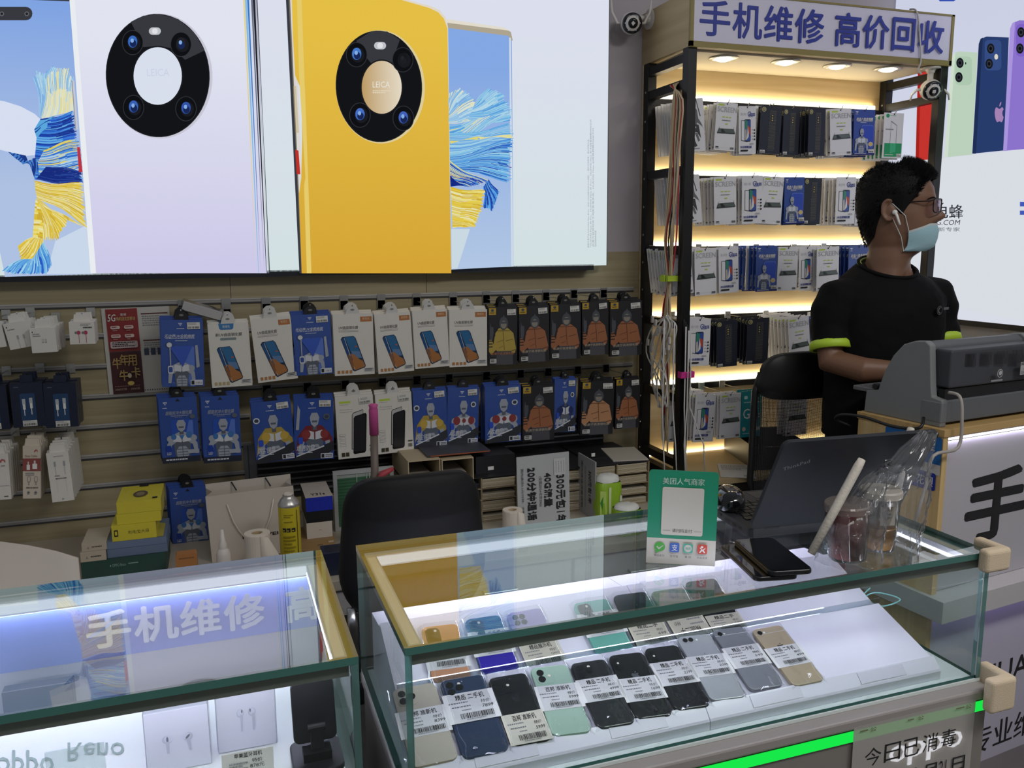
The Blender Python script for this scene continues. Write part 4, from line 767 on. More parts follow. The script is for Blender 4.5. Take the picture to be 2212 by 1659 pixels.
# ---- dark slotted rack on the wall
x0, x1 = at(556, 1010, D).x, at(1300, 960, D).x; zb, zt = at(700, 1050, D).z-.02, at(700, 985, D).z+.06
t = thing('slotted_panel', 'black slotted metal panel on the wall below the film boxes', 'panel', (x0, D-.02, zb))
b = MB(Matrix.Translation((-x0, -D+.02, -zb))); b.box((x0, D-.012, zb), (x1, D-.0005, zt), P('#15161a', .5)); b.build('sheet', t)
b = MB(Matrix.Translation((-x0, -D+.02, -zb)))
for k in range(8): z = zb+.018+.021*k; b.box((x0, D-.02, z), (x1, D-.012, z+.006), P('#8a8c90', .35, .7))
b.build('slats', t)
b = MB(); xx = at(528, 1010, D).x; b.box((xx, D-.012, .6), (x0-.002, D-.0005, zt), P('#8b8d92', .4, .6)); b.box((xx+.012, D-.014, .6), (xx+.016, D-.012, zt), P('#4a4c50', .4)); o = b.build('metal_upright'); tag(o, 'grey metal upright between the slat wall and black panel', 'upright')
# ---------------- glass counters ----------------
GX0, GX1, GY0, GY1, GZ0, GZ1 = .212, 1.27, 1.077, 1.50, .708, .95
PANE = GL('counter_glass', '#f3f9f7', 1.75, 0, 1.52); PANE2 = GL('counter_glass_upright', '#f2f8f6', .8, 0, 1.5)
EDGE = P('#41746c', .08, 0, 1); EDGE2 = GL('glass_rim', '#5d9a92', 1.2, .02, 1.5, .1, .35, '#6fa39d')
PROF = P('#dcdce0', .4); PROFD = P('#8f8b86', .45, .3); LAM = P('#8a8580', .55, var=.15, bscale=8)
def slabbox(b, a, c, faces, m, rim):
    """pane with clear faces across one axis and green rims elsewhere"""
    x0, y0, z0 = a; x1, y1, z1 = c
    vs = [(x0, y0, z0), (x1, y0, z0), (x1, y1, z0), (x0, y1, z0), (x0, y0, z1), (x1, y0, z1), (x1, y1, z1), (x0, y1, z1)]
    F = {'z': [(0, 3, 2, 1), (4, 5, 6, 7)], 'y': [(0, 1, 5, 4), (2, 3, 7, 6)], 'x': [(1, 2, 6, 5), (3, 0, 4, 7)]}
    for k in F: b.add(vs, F[k], m if k == faces else rim)
LEDW = 24
def counter(label, x0, x1, ends, o):
    t = thing('glass_counter', label, 'display counter', (o, GY0, 0)); MK = lambda: MB(Matrix.Translation((-o, -GY0, 0)))
    b = MK(); b.box((x0+.004, GY0-.024, 0), (x1-.004, GY1-.002, .681), LAM); b.build('base_cabinet', t)
    b = MK(); b.box((x0-.002, GY0-.03, .682), (x1+.002, GY1, GZ0-.006), P('#9d9794', .35)); b.build('ledge', t, bevel=.004)
    b = MK(); b.box((x0, GY0-.004, GZ0-.0055), (x1, GY1-.002, GZ0), P('#d9e2e0', .2)); b.build('floor_panel', t)
    tt = .011
    b = MK(); slabbox(b, (x0, GY0-.004, GZ1-tt), (x1, GY1, GZ1), 'z', PANE, EDGE); b.build('top_pane', t)
    b = MK(); slabbox(b, (x0+.0105, GY0-.001, GZ0), (x1-.0105, GY0+.007, GZ1-tt), 'y', PANE2, EDGE2); b.build('front_pane', t)
    b = MK(); slabbox(b, (x0+.0105, GY1-.014, GZ0), (x1-.0105, GY1-.006, GZ1-tt), 'y', PANE2, EDGE2); b.build('back_pane', t)
    for e_ in ends:
        xa = x0 if e_ == 'l' else x1-.01; b = MK(); slabbox(b, (xa, GY0-.003, GZ0), (xa+.01, GY1-.004, GZ1-tt), 'x', PANE2, EDGE2); b.build('side_pane', t)
    zt = GZ1-tt-.0006
    for nm, a, c, em in (('front', (x0+.012, GY0+.0085, zt-.021), (x1-.012, GY0+.024, zt), 'y'), ('back', (x0+.012, GY1-.036, zt-.021), (x1-.012, GY1-.0155, zt), 'Y'), ('l', (x0+.0115, GY0+.0245, zt-.018), (x0+.031, GY1-.0365, zt), 'x'), ('r', (x1-.031, GY0+.0245, zt-.018), (x1-.0115, GY1-.0365, zt), 'X')):
        if nm in 'lr' and nm not in ends: continue
        b = MK(); b.box(a, c, PROFD if nm == 'front' else PROF)
        (xa, ya, za), (xb, yb, zb) = a, c
        d = .0008; em_ = E('#ece5ff', LEDW)
        if em == 'y': b.box((xa+.01, yb, za+.004), (xb-.01, yb+d, zb-.004), em_); b.box((xa+.01, ya+.004, za-d), (xb-.01, yb-.003, za), em_)
        elif em == 'Y': b.box((xa+.01, ya-d, za+.003), (xb-.01, ya, zb-.002), E('#f1f1ff', 1.1)); b.box((xa+.01, ya+.003, za-d), (xb-.01, yb-.003, za), E('#ece5ff', LEDW*1.9))
        if em in 'xX': s_ = xb if em == 'x' else xa-d; b.box((xa+.003, ya+.004, zb), (xb-.003, yb-.004, zb+.0004), E('#fff4e2', .4)); b.box((s_, ya+.01, za+.002), (s_+d, yb-.01, zb-.01), E('#f1efff', 6))
        b.build('led_profile', t)
    return t
rc_ = counter('right glass counter with a lit tray of second-hand phones', GX0, GX1, 'lr', GX0)
lc_ = counter('left glass counter with white earbud boxes inside', -1.1, .149, 'r', -1.1)
# ---- foam corner guards
FOAM = P('#d9c6aa', .85, bump=.4, bscale=500)
for lab, z0, z1 in (('beige foam guard on the upper glass corner of the right counter', GZ1-.03, GZ1+.012), ('beige foam guard on the lower ledge corner of the right counter', .672, .735)):
    c = (GX1, GY0-.004, z0); t = thing('corner_guard', lab, 'foam guard', c); low = z0 < .8; d = .034 if low else .0
    b = MB(Matrix.Translation((0, -d, 0))); pl = [(-.035, -.024), (.02, -.024), (.024, -.018), (.024, .045), (.004, .045), (.004, -.002), (-.035, -.002)]; h = z1-z0
    b.prz(pl, 0, h, FOAM)
    pass
    b.build('foam', t, bevel=.009, seg=4)
# ---- front of the right counter: green light line, lit letters, notice
t = thing('light_strip', 'green light strip under the front ledge of the right counter', 'light', (GX0, GY0+.001, .662)); b = MB(Matrix.Translation((-GX0, -GY0-.001, -.662)))
b.box((GX0+.02, GY0-.028, .660), (GX1-.004, GY0-.0245, .681), P('#2a6a30', .4)); b.box((GX0+.022, GY0-.0286, .6605), (GX1-.006, GY0-.0281, .6805), E('#19e84a', 1.0)); b.build('strip', t)
a0, a1 = at(1845, 1572, GY0-.03), at(2108, 1510, GY0-.03)
t = thing('neon_letters', 'softly glowing oppo letters behind the paper notice', 'lit sign', (a0.x+.09, GY0-.0245, a0.z-.075)); b = MB(Matrix.Translation((-a0.x-.09, -GY0+.0245, -a0.z+.075)))
for i, ch in enumerate('oppo'):
    u0 = a0.x+.085+i*.042; vs, fs, _ = TXT(ch); pr = Pr(b, lambda x, z, l: (x, GY0-.0245-l, z), .0002); zb = a0.z-.09-(.012 if ch == 'p' else 0); pr.t(E('#f4f6ff', 6), ch, u0, zb, u0+.038, a0.z-.058, .012)
b.build('letters', t)
PAP = GL('notice_paper', '#e8e8e8', .3, .35, 1.4, 0, .64, '#c4c0bb')
t = thing('paper_notice', 'white disinfection notice taped on the front of the right counter', 'notice', (a0.x, GY0-.0305, a0.z)); b = MB(Matrix.Translation((-a0.x, -GY0+.0305, -a0.z)))
b.box((a0.x, GY0-.0302, .44), (a1.x, GY0-.0296, a0.z), PAP); pr = Pr(b, lambda u, v, l: (a0.x+(a1.x-a0.x)*u, GY0-.0303-l, a0.z-.2+.2*v), .0002)
for i, ch in enumerate('今日已消毒'): pr.t(INK, ch, .1+.155*i, .6, .1+.155*i+.13, .77)
for ch, u, s in (('2021', .1, .24), ('年', .36, .12), ('9', .5, .04), ('月', .58, .12), ('21', .72, .06), ('日', .83, .11)): pr.t(INK, ch, u, .34, u+s, .48)
for u in (.04, .42, .82): pr.lines(P('#6a4a34', .6), u, .945, u+.07, .965, 1); pr.t(P('#6a4a34', .6), '公', u+.08, .935, u+.13, .975)
b.build('sheet', t)
# ---------------- phone tray ----------------
TW = P('#e4e1ee', .3, coat=.3)
TX0, TX1 = GX0+.022, 1.2
PRO = [(1.0945, GZ0+.0005), (1.0945, .7235), (1.0965, .727), (1.1135, .7445), (1.1145, .7445), (1.116, .739), (1.255, .787), (1.258, .78), (1.259, .776), (1.4, .838), (1.402, .83), (1.484, .822), (1.484, GZ0+.0005)]
t = thing('phone_tray', 'stepped white display tray inside the right glass counter', 'display tray', (TX0, 1.085, GZ0))
for i in range(2):
    xa, xb = TX0+i*(TX1-TX0)/2+.0006*i, TX0+(i+1)*(TX1-TX0)/2-.0006
    b = MB(Matrix.Translation((-TX0, -1.085, -GZ0))); n = len(PRO)
    vs = [(x, y, z) for x in (xa, xb) for y, z in PRO]; b.add(vs, [(j, j+n, (j+1) % n+n, (j+1) % n) for j in range(n)]+[tuple(range(n)), tuple(range(2*n-1, n-1, -1))], TW); s = b.build('shelf_step', t)
    for j in range(2):
        xm = xa+(xb-xa)*(.28+.46*j); b = MB(Matrix.Translation((-TX0, -1.085, -GZ0))); b.add([(xm-.05, 1.0985, .7285), (xm+.05, 1.0985, .7285), (xm+.05, 1.112, .7425), (xm-.05, 1.112, .7425), (xm-.05, 1.0993, .7277), (xm+.05, 1.0993, .7277), (xm+.05, 1.1128, .7417), (xm-.05, 1.1128, .7417)], [(0, 1, 2, 3), (7, 6, 5, 4), (0, 4, 5, 1), (1, 5, 6, 2), (2, 6, 7, 3), (3, 7, 4, 0)], P('#dcd8e6', .25)); b.v = [v+Vector((0, -.0012, .0012)) for v in b.v]; b.build('label_holder', t)
b = MB(Matrix.Translation((-TX0, -1.085, -GZ0))); b.box((TX0, 1.2535, .7875), (TX1, 1.2565, .798), GL('clear_lip', '#e6ecef', 1.5, .05)); b.build('clear_lip', t)
TP1, TN1 = Vector((.5, 1.112, .7372)), Vector((0, -.05, .143)).normalized(); TP2, TN2 = Vector((.5, 1.259, .7762)), Vector((0, -.062, .141)).normalized()
BAG = GL('clear_bag', '#fbfbfd', 2.2, .04, 1.4)
def bagsheet(b, w, l, z, sd, nx=14, ny=22, amp=.0016):
    rows = []
    for j in range(ny+1):
        row = []
        for i in range(nx+1):
            u, v = (i/nx-.5)*w, (j/ny-.5)*l; nz = noise.noise(Vector((u*60+sd*7, v*40+sd, sd)))+.6*noise.noise(Vector((u*150, v*110+sd*3, sd)))
            ed = min(i, nx-i)/nx*8; row.append((u+.0012*nz, v, z*min(1, ed)+amp*nz*(2.6 if j < 5 else 1.3 if j < 8 else .6)+.0012))
        rows.append(row)
    b.grid(rows, BAG)
def phone(quad, plane, body, style, title, price, label, tagv=(.28, .62), tagc='#dedddc', logo=None, rim=None, flip=False, lensc='#17181c', back2=None):
    p, n = (TP1, TN1) if plane == 1 else (TP2, TN2)
    TL, TR, BR, BL = [onp(x, y, p, n) for x, y in quad]
    ax = ((TR-TL)+(BR-BL))/2; w = ax.length; ax.normalize(); l = ((TL-BL).length+(TR-BR).length)/2
    ay = n.cross(ax).normalized(); c = (TL+TR+BR+BL)/4; w = max(.066, min(.08, w)); l = max(.136, min(.162, l))
    up = ((TL+TR)/2-(BL+BR)/2).normalized(); k = up.dot(ax); ay = (ay+ax*k*.5).normalized(); ax = ay.cross(n).normalized()
    c = c+n*.0006; M = Matrix(((ax.x, ay.x, n.x, c.x), (ax.y, ay.y, n.y, c.y), (ax.z, ay.z, n.z, c.z), (0, 0, 0, 1)))
    r = thing('phone', label, 'phone', M, None); T = .0078; X = lambda u: (u-.5)*w
    V = lambda v: (v-.5)*l
    b = MB(); b.prz(rrect(-w/2, -l/2, w/2, l/2, .011, 5), .0006, T, P(body, .22, .1, .4), P(rim or body, .25, .5)); pr = Pr(b, lambda u, v, z: (X(u), V(v), T+z), .00012)
    if back2: pr.p(P(back2, .25, .1, .4), [(X(u)/w+.5, v) for u, v in ((.02, .05), (.98, .05), (.98, .5), (.02, .62))])
    LG = P(logo or '#55575c', .3, .4)
    if logo: apple(pr, LG, .5, .64, .2, .095)
    if style == 'old': pr.r(P('#c7c5c0', .4), .01, .885, .99, .892)
    b.build('body', r, bevel=.0016)
    def lens(x, y, rad, z0=T):
        b = MB(); b.lathe([(rad, z0), (rad, z0+.0016), (rad*.8, z0+.0018), (0, z0+.0018)], P('#2a2b2f', .25, .6), 18, (x, y, 0)); b.lathe([(rad*.7, z0+.0019), (rad*.4, z0+.0021), (0, z0+.0021)], P(lensc, .08), 16, (x, y, 0)); return b
    bm = None; Tb = T
    if style in ('pro', 'dual', 'block', 'quad'):
        s = .0315 if style != 'block' else .026; hh = s if style != 'block' else .036
        b = MB(); b.prz(rrect(-w/2+.005, l/2-.006-hh, -w/2+.005+s, l/2-.006, .0075, 4), T+.0001, T+.0012, P(body if style != 'block' else '#4a4436', .15, .1, .5)); bm = b.build('camera_bump', r, bevel=.0005); Tb = T+.0012
        cx0, cy0 = -w/2+.005, l/2-.006
        pts = {'pro': [(.0085, -.0085), (.0085, -.023), (.023, -.0158)], 'dual': [(.009, -.009), (.009, -.0225)], 'block': [(.009, -.009), (.009, -.022), (.017, -.03)], 'quad': [(.009, -.009), (.009, -.022), (.022, -.009), (.022, -.022)]}[style]
        for x, y in pts: lens(cx0+x, cy0+y, .0062 if style != 'quad' else .0055, Tb).build('lens', bm)
        b = MB(); q_ = (.024, -.0075) if style == 'pro' else (.023, -.016) if style == 'dual' else (.018, -.007); b.lathe([(.0026, Tb), (.0026, Tb+.0004), (0, Tb+.0004)], P('#efe8d6', .3), 12, (cx0+q_[0], cy0+q_[1], 0)); b.build('flash', bm)
    elif style == 'x':
        b = MB(); b.prz(rrect(-w/2+.005, l/2-.036, -w/2+.017, l/2-.006, .006, 5), T+.0001, T+.0014, P('#1a1b1e', .2, .2, .5)); bm = b.build('camera_bump', r, bevel=.0005)
        for y in (-.012, -.03): lens(-w/2+.011, l/2+y, .0045, T+.0014).build('lens', bm)
        b = MB(); b.lathe([(.002, T+.0014), (.002, T+.0018), (0, T+.0018)], P('#f4f0e6', .3), 10, (-w/2+.011, l/2-.021, 0)); b.build('flash', bm)
    elif style == 'plus':
        b = MB(); b.prz(rrect(-w/2+.006, l/2-.018, -w/2+.03, l/2-.006, .006, 5), T+.0001, T+.0012, P('#d5d6d8', .2, .4)); bm = b.build('camera_bump', r, bevel=.0005)
        for x in (.012, .023): lens(-w/2+x, l/2-.012, .0045, T+.0012).build('lens', bm)
        b = MB(); b.lathe([(.002, T+.0001), (.002, T+.0004), (0, T+.0004)], P('#f4f0e6', .3), 10, (-w/2+.035, l/2-.012, 0)); b.build('flash', r)
    elif style == 'old':
        lens(-w/2+.012, l/2-.012, .0045, T).build('lens', r); b = MB(); b.lathe([(.002, T+.0001), (.002, T+.0004), (0, T+.0004)], P('#f4f0e6', .3), 10, (-w/2+.021, l/2-.012, 0)); b.build('flash', r)
    elif style == 'rings':
        for x in (-.012, .006): b = MB(); b.lathe([(.009, T), (.009, T+.0015), (.006, T+.0015), (.006, T)], P('#c9895a', .2, .8), 20, (x, l*-.12, 0)); b.build('lens_ring', r)
    if title:
        v0, v1 = tagv; b = MB(); z = T+.0019 if v1 > .75 else T+.0004; tw = w*1.12 if tagc == '#dedddc' else w*1.02
        b.box((-tw/2, V(v0), z), (tw/2, V(v1), z+.0003), P(tagc, .5)); sgn = -1 if flip else 1
        def ff(u, v, l_):
            if flip: u, v = 1-u, 1-v
            return ((u-.5)*tw, V(v0)+(V(v1)-V(v0))*v, z+.0003+l_)
        pr = Pr(b, ff, .0001); pr.t(INK, title, .24, .74, .8, .93, .015); pr.lines(GREYINK, .08, .6, .62, .68, 1); pr.lines(GREYINK, .12, .46, .64, .54, 1); pr.lines(GREYINK, .3, .34, .48, .41, 1)
        pr.t(INK, '特价', .7, .54, .88, .66, 0, .2); pr.t(INK, price, .7, .38, .92, .49, 0, .2); pr.bars(INK, .24, .1, .88, .28, 30); pr.lines(GREYINK, .34, .03, .76, .075, 1)
        b.build('price_tag', r)
    b = MB(); bagsheet(b, w*1.16, l*1.06, T+.0032, random.uniform(0, 90)); b.build('clear_bag', r, smooth=True)
    return r
T2S, TZX = '精品 二手机', '百邦 准新机'
phone([(843, 1497), (938, 1482), (992, 1645), (890, 1668)], 1, '#c9bfae', 'pro', TZX, '8399', 'gold phone tagged 8399 at the left end of the front row', (.34, .68), rim='#b5a78c')
phone([(953, 1480), (1048, 1460), (1095, 1625), (995, 1650)], 1, '#2f3e58', 'pro', T2S, '7899', 'dark blue phone tagged 7899 in the front row', (.4, .78), rim='#3a4c6a')
phone([(1057, 1474), (1139, 1459), (1188, 1600), (1100, 1623)], 1, '#16171b', 'dual', TZX, '5999', 'black phone with a cream tag 5999 over its lower half', (.0, .42), '#dcd6c4', logo='#2b2c30')
phone([(1143, 1449), (1226, 1443), (1276, 1584), (1191, 1601)], 1, '#b4d3bd', 'dual', TZX, '5999', 'mint green phone tagged 5999 in the front row', (.34, .7), rim='#9cc0a8')
phone([(1231, 1443), (1307, 1431), (1368, 1566), (1293, 1579)], 1, '#2a2b2f', 'pro', T2S, '4999', 'black phone tagged 4999 right of the mint phone', (.37, .72))
phone([(1313, 1424), (1390, 1417), (1443, 1546), (1378, 1561)], 1, '#1b1c20', 'x', T2S, '1699', 'black phone tagged 1699 showing a grey logo', (.24, .6), logo='#6f7278')
phone([(1391, 1409), (1464, 1401), (1531, 1526), (1456, 1543)], 1, '#222327', 'x', T2S, '2299', 'black phone tagged 2299 beside the silver phone', (.36, .74))
phone([(1460, 1382), (1534, 1376), (1608, 1508), (1534, 1525)], 1, '#b9bcbf', 'plus', T2S, '2099', 'silver phone tagged 2099 with a wide camera', (.34, .66), logo='#7d8085')
phone([(1534, 1369), (1605, 1359), (1690, 1485), (1620, 1501)], 1, '#8b8d93', 'old', T2S, '599', 'grey phone tagged 599 next to the gold one', (.34, .68), logo='#3a3c42')
phone([(1627, 1372), (1693, 1362), (1769, 1465), (1706, 1488)], 1, '#c4b193', 'old', T2S, '499', 'gold phone tagged 499 at the right end of the front row', (.3, .64), logo='#4a463e')
phone([(911, 1365), (990, 1351), (1020, 1490), (935, 1500)], 2, '#e0a27c', 'block', T2S, '4199', 'orange phone tagged 4199 at the left of the back row', (.3, .72))
phone([(1005, 1350), (1082, 1336), (1124, 1462), (1042, 1475)], 2, '#3c6488', 'block', T2S, '1699', 'blue and violet phone tagged 1699 in the back row', (.36, .76), back2='#3826b4')
phone([(1093, 1337), (1172, 1322), (1222, 1440), (1142, 1458)], 2, '#b7a8da', 'quad', '精品展示机', '1599元', 'lilac phone with cream tag 1599 in the back row', (.06, .44), '#d8d0bc', back2='#8fa6dc')
phone([(1243, 1312), (1316, 1299), (1368, 1415), (1290, 1440)], 2, '#7cc6b4', 'block', T2S, '699', 'turquoise phone tagged 699 in the back row', (.38, .78))
phone([(1328, 1293), (1398, 1284), (1452, 1398), (1376, 1420)], 2, '#22393a', 'none', '精品二手', '699', 'dark green phone with a small white sticker in the back row', (.08, .46), '#d8d0bc')
phone([(1412, 1300), (1486, 1288), (1534, 1372), (1462, 1390)], 2, '#9a9488', 'none', '精品二手', '1099元', 'phone with an upside down cream tag in the back row', (.14, .72), '#d8d0bc', flip=True)
phone([(1488, 1278), (1555, 1266), (1602, 1352), (1534, 1368)], 2, '#1c2028', 'none', '精品二手', '599', 'black phone at the right end of the back row', (.02, .34), '#d8d0bc')
# aqua cord
b = MB(); b.tube(cr([on(x, y, 1, Y) for x, y, Y in ((1880, 1270, 1.3), (1850, 1300, 1.3), (1890, 1280, 1.28), (1945, 1295, 1.26), (1900, 1310, 1.27), (1860, 1290, 1.3), (1848, 1335, 1.32), (1880, 1340, 1.33))]), .0014, P('#8fd0d0', .4), 6)
o = b.build('aqua_cord', smooth=True); tag(o, 'thin aqua cord looped at the right end of the phone tray', 'cord')
# ---------------- inside the left counter ----------------
b = MB(); b.box((-1.06, 1.092, GZ0+.001), (.12, 1.45, .757), P('#e6e9e8', .35)); t = thing('white_plinth', 'white plinth under the goods in the left glass counter', 'plinth', (-1.06, 1.092, GZ0)); b.M = Matrix(); o = b.build('slab', t, bevel=.003); o.matrix_parent_inverse = t.matrix_world.inverted() if False else Matrix.Translation((1.06, -1.092, -GZ0))
OI = P('#8fa39d', .5); pb = MB(Matrix.Translation((1.06, -1.092, -GZ0))); pr = Pr(pb, lambda x, y, l: (lambda q: (q.x, q.y, .7573+l))(on(x, y, 2, .757)), .0002)
pr.t(OI, 'oppo', -8, 1622, 116, 1668, .015); pr.t(OI, 'Reno', 146, 1605, 268, 1645, .0); pb.build('printed_name', t)  # mirror image of the lettering, painted flat on the plinth top
# banner inside the back pane
p0, p1, p2 = at(180, 1322, 1.478), at(684, 1243, 1.478), at(684, 1352, 1.478)
t = thing('shop_banner', 'blue banner with white repair lettering inside the left counter', 'banner', (p1.x, 1.478, p1.z)); b = MB(Matrix.Translation((-p1.x, -1.478, -p1.z))); b.box((-.9, 1.478, p2.z), (p1.x, 1.48, p1.z), P('#5566ac', .5))
pr = Pr(b, lambda x, z, l: (x, 1.478-l, z), .0003); q = lambda x, y: at(x, y, 1.478)
for ch, xa, xb in (('手', 185, 278), ('机', 290, 382), ('维', 391, 475), ('修', 486, 570), ('高', 620, 690)): pr.t(P('#c3c4d2', .5), ch, q(xa, 1330).x, p2.z+.02, min(q(xb, 1330).x, p1.x-.001), p1.z-.014, .03)
b.box((-.9, 1.4802, GZ0+.002), (p1.x, 1.482, GZ1-.036), P('#9a979c', .5)); b.build('sheet', t)
def earbox(label, TL, TR, BL, Y, pro):
    M, w, h = quadframe(at(*TL, Y), at(*TR, Y), at(*BL, Y)); M.translation.z += .757+.0005-(M.translation.z-h) if True else 0
    t = thing('earbud_box', label, 'earbud box', M); b = MB(); b.box((-w/2, 0, -h), (w/2, .034, 0), P('#e9e8ef', .25, coat=.6)); pr = Pr(b, fn_face(w, h), .00015); g, g2, d = P('#c9c9d4', .4), P('#dcdce6', .4), P('#6f7078', .4)
    if pro:
        for u, s in ((.34, 1), (.66, -1)): pr.p(g, circ(u, .53, .085, .07, 18)); pr.p(g2, circ(u+.02*s, .54, .07, .055, 16)); pr.p(d, circ(u, .53, .018, .05, 10, rot=0 if s > 0 else -.8)); pr.p(g, [(u-.02+.03*(s < 0), .3), (u+.02+.03*(s < 0), .3), (u+.03, .5), (u-.03, .5)])
    else:
        for u, s in ((.4, 1), (.6, -1)): pr.p(g, circ(u, .6, .065, .07, 18)); pr.p(g2, circ(u, .61, .05, .055, 16)); pr.p(d, circ(u+.03*s, .63, .012, .03, 10)); pr.p(g, [(u+.0, .3), (u+.035, .3), (u+.05, .58), (u, .58)])
    b.build('carton', t, bevel=.0012); b = MB(); b.box((-w/2-.001, -.0012, -h+.001), (w/2+.001, .035, .001), GL('shrink_wrap', '#fcfcff', 1.6, .06, 1.4)); b.build('shrink_wrap', t); return t
earbox('white earbud box printed with short-stemmed earbuds', (307, 1529), (446, 1505), (311, 1662), 1.2, True)
earbox('white earbud box printed with long-stemmed earbuds', (464, 1501), (592, 1480), (467, 1634), 1.22, False)
M, w, h = quadframe(at(478, 1632, 1.14), at(590, 1612, 1.14), at(480, 1690, 1.14))
t = thing('price_card', 'cream price card reading 878 in front of the earbud box', 'price card', M); b = MB(); b.box((-w/2, 0, -h), (w/2, .001, 0), P('#d6d3c8', .5)); pr = Pr(b, fn_face(w, h), .00015); pr.t(INK, '苹果蓝牙耳机', .24, .78, .78, .95, .01); pr.t(INK, '特价', .58, .55, .78, .7); pr.t(INK, '878元', .54, .35, .82, .5); pr.lines(GREYINK, .14, .3, .5, .62, 3); b.build('card', t); b = MB(); b.box((-w*.2, .001, -h-.002), (w*.2, .02, -h+.001), P('#e6e9e8', .3)); b.build('foot', t)
# phone holder
BK = P('#141518', .4)
for lab, x, y, sc in (('black folding phone holder beside the right pane of the left counter', 683, 1560, 1.), ):
    c = at(665, 1655, 1.15); t = thing('phone_holder', lab, 'phone holder', (.095, 1.15, .758))
    b = MB(); b.prz(rrect(-.036, -.035, .036, .05, .014, 5), 0, .009, BK); b.build('base', t, bevel=.002)
    b = MB(Matrix.Translation((0, .012, .025)) @ Matrix.Rotation(-.28, 4, 'X')); b.prism(rrect(-.031, 0, .031, .088, .009, 5), 0, .006, BK); b.build('plate', t, bevel=.0015)
    b = MB(); b.tube([(0, .045, .008), (0, .05, .03), (0, .024, .05)], .006, BK, 10); b.box((-.02, -.012, .009), (.02, .012, .022), BK); b.box((-.009, -.014, .03), (.009, -.004, .062), BK); b.tube([(-.012, -.008, .06), (.012, -.008, .06)], .006, BK, 12); b.build('arm', t)
t = thing('charger_box', 'small black box standing at the back of the left counter', 'box', (-.31, 1.44, .758)); b = MB(); b.box((-.05, -.015, 0), (.05, .008, .05), P('#1a1b1e', .4)); b.build('carton', t, bevel=.001)
t = thing('acrylic_stand', 'clear acrylic stand beside the left earbud box', 'stand', (-.215, 1.17, .758)); b = MB(); b.box((-.035, -.02, 0), (.035, -.017, .09), GL('acrylic', '#eef4f2', 1.6, .02, 1.5, 0, .08)); b.build('panel', t); b = MB(); b.box((-.035, -.0165, 0), (.035, .03, .003), GL('acrylic', '#eef4f2', 1.6, .02)); b.build('foot', t)
# ---------------- back desk and what stands on it ----------------
DZ, DY0 = .60, 2.2
dx0, dx1 = -1.4, 1.44
desk = thing('back_desk', 'long pale desk along the back wall behind the counters', 'desk', (dx0, DY0, 0)); DM = lambda: MB(Matrix.Translation((-dx0, -DY0, 0)))
b = DM(); b.box((dx0, DY0, DZ-.03), (dx1, D-.008, DZ), P('#b5ab9a', .45)); b.build('desk_top', desk, bevel=.002)
b = DM(); b.box((dx0+.01, DY0+.03, 0), (dx1-.01, D-.012, DZ-.031), P('#a9a6a2', .5)); b.build('body', desk)
for i in range(6):
    xa = dx0+.02+i*.468; b = DM(); b.box((xa, DY0+.015, .36), (xa+.458, DY0+.0295, DZ-.04), P('#bdbab6', .45)); d = b.build('drawer', desk, bevel=.002); b = DM(); b.tube([(xa+.18, DY0+.014, .5), (xa+.18, DY0-.002, .5), (xa+.28, DY0-.002, .5), (xa+.28, DY0+.014, .5)], .004, STEEL, 8); b.build('handle', d)
b = MB(); pl = [at(x, y, 2.12) for x, y in ((-60, 1170), (0, 1174), (60, 1184), (120, 1194), (170, 1204))]
t = thing('paper_board', 'large white curved board edge behind the left counter', 'board', (pl[0].x, 2.12, 0)); o = pl[0].copy()
rows = [[(p.x-o.x, .02*math.sin(i*.8), p.z) for i, p in enumerate(pl)], [(p.x-o.x, .02*math.sin(i*.8), 0) for i, p in enumerate(pl)]]; b = MB(); b.grid(rows, P('#c9bfb3', .5)); s = b.build('panel', t, smooth=True); m = s.modifiers.new('thick', 'SOLIDIFY'); m.thickness = .006
def dbox(name, label, cat, TL, TR, zb, Y, dep, body, ink=None, top=None, topink=None, group=None):
    """a carton on the desk: front top edge from two picture points, resting at height zb"""
    a, c = at(*TL, Y), at(*TR, Y); zt = (a.z+c.z)/2; w = (c-a).length; ang = math.atan2(c.z-a.z, c.x-a.x)
    t = thing(name, label, cat, ((a.x+c.x)/2, Y, zb), group); h = zt-zb; b = MB(); b.box((-w/2, 0, 0), (w/2, dep, h), body)
    if top: b.box((-w/2-.0003, -.0003, h-.0002), (w/2+.0003, dep+.0003, h+.0008), top)
    pr = Pr(b, lambda u, v, l: ((u-.5)*w, -l, v*h), .0002)
    if ink: ink(pr)
    if topink: pr.fn = lambda u, v, l: ((u-.5)*w, v*dep, h+.001+l); topink(pr)
    b.build('carton', t); return zt
z = dbox('phone_box', 'dark green phone box at the bottom of the carton pile', 'carton', (174, 1214), (357, 1196), DZ+.0005, 2.4, .2, P('#27473f', .5), lambda pr: (pr.t(P('#8fb0a2', .5), 'OPPO Enco', .36, .66, .52, .78), pr.lines(P('#8fb0a2', .5), .55, .68, .68, .76, 1), pr.p(P('#8fb0a2', .5), circ(.34, .72, .007, .04, 8))))
zg = z
z = dbox('phone_box', 'lower blue-grey carton on the dark green box', 'carton', (231, 1188), (361, 1174), zg+.0005, 2.41, .17, P('#66758f', .5))
z = dbox('phone_box', 'upper blue-grey carton under the yellow boxes', 'carton', (230, 1173), (359, 1159), z+.0005, 2.412, .17, P('#6b7b97', .5), None, None, lambda pr: pr.p(P('#b3a84e', .5), [(.1, .02), (.95, .02), (.95, .7), (.75, .8), (.1, .6)]))
YB = P('#cfc13a', .45); MARK = lambda pr: [pr.t(INK, '充|电|宝|大|容', .36, .35, .84, .62), pr.p(INK, rrect(.05, .3, .14, .72, .02)), pr.p(YB, rrect(.07, .38, .12, .64, .02))]
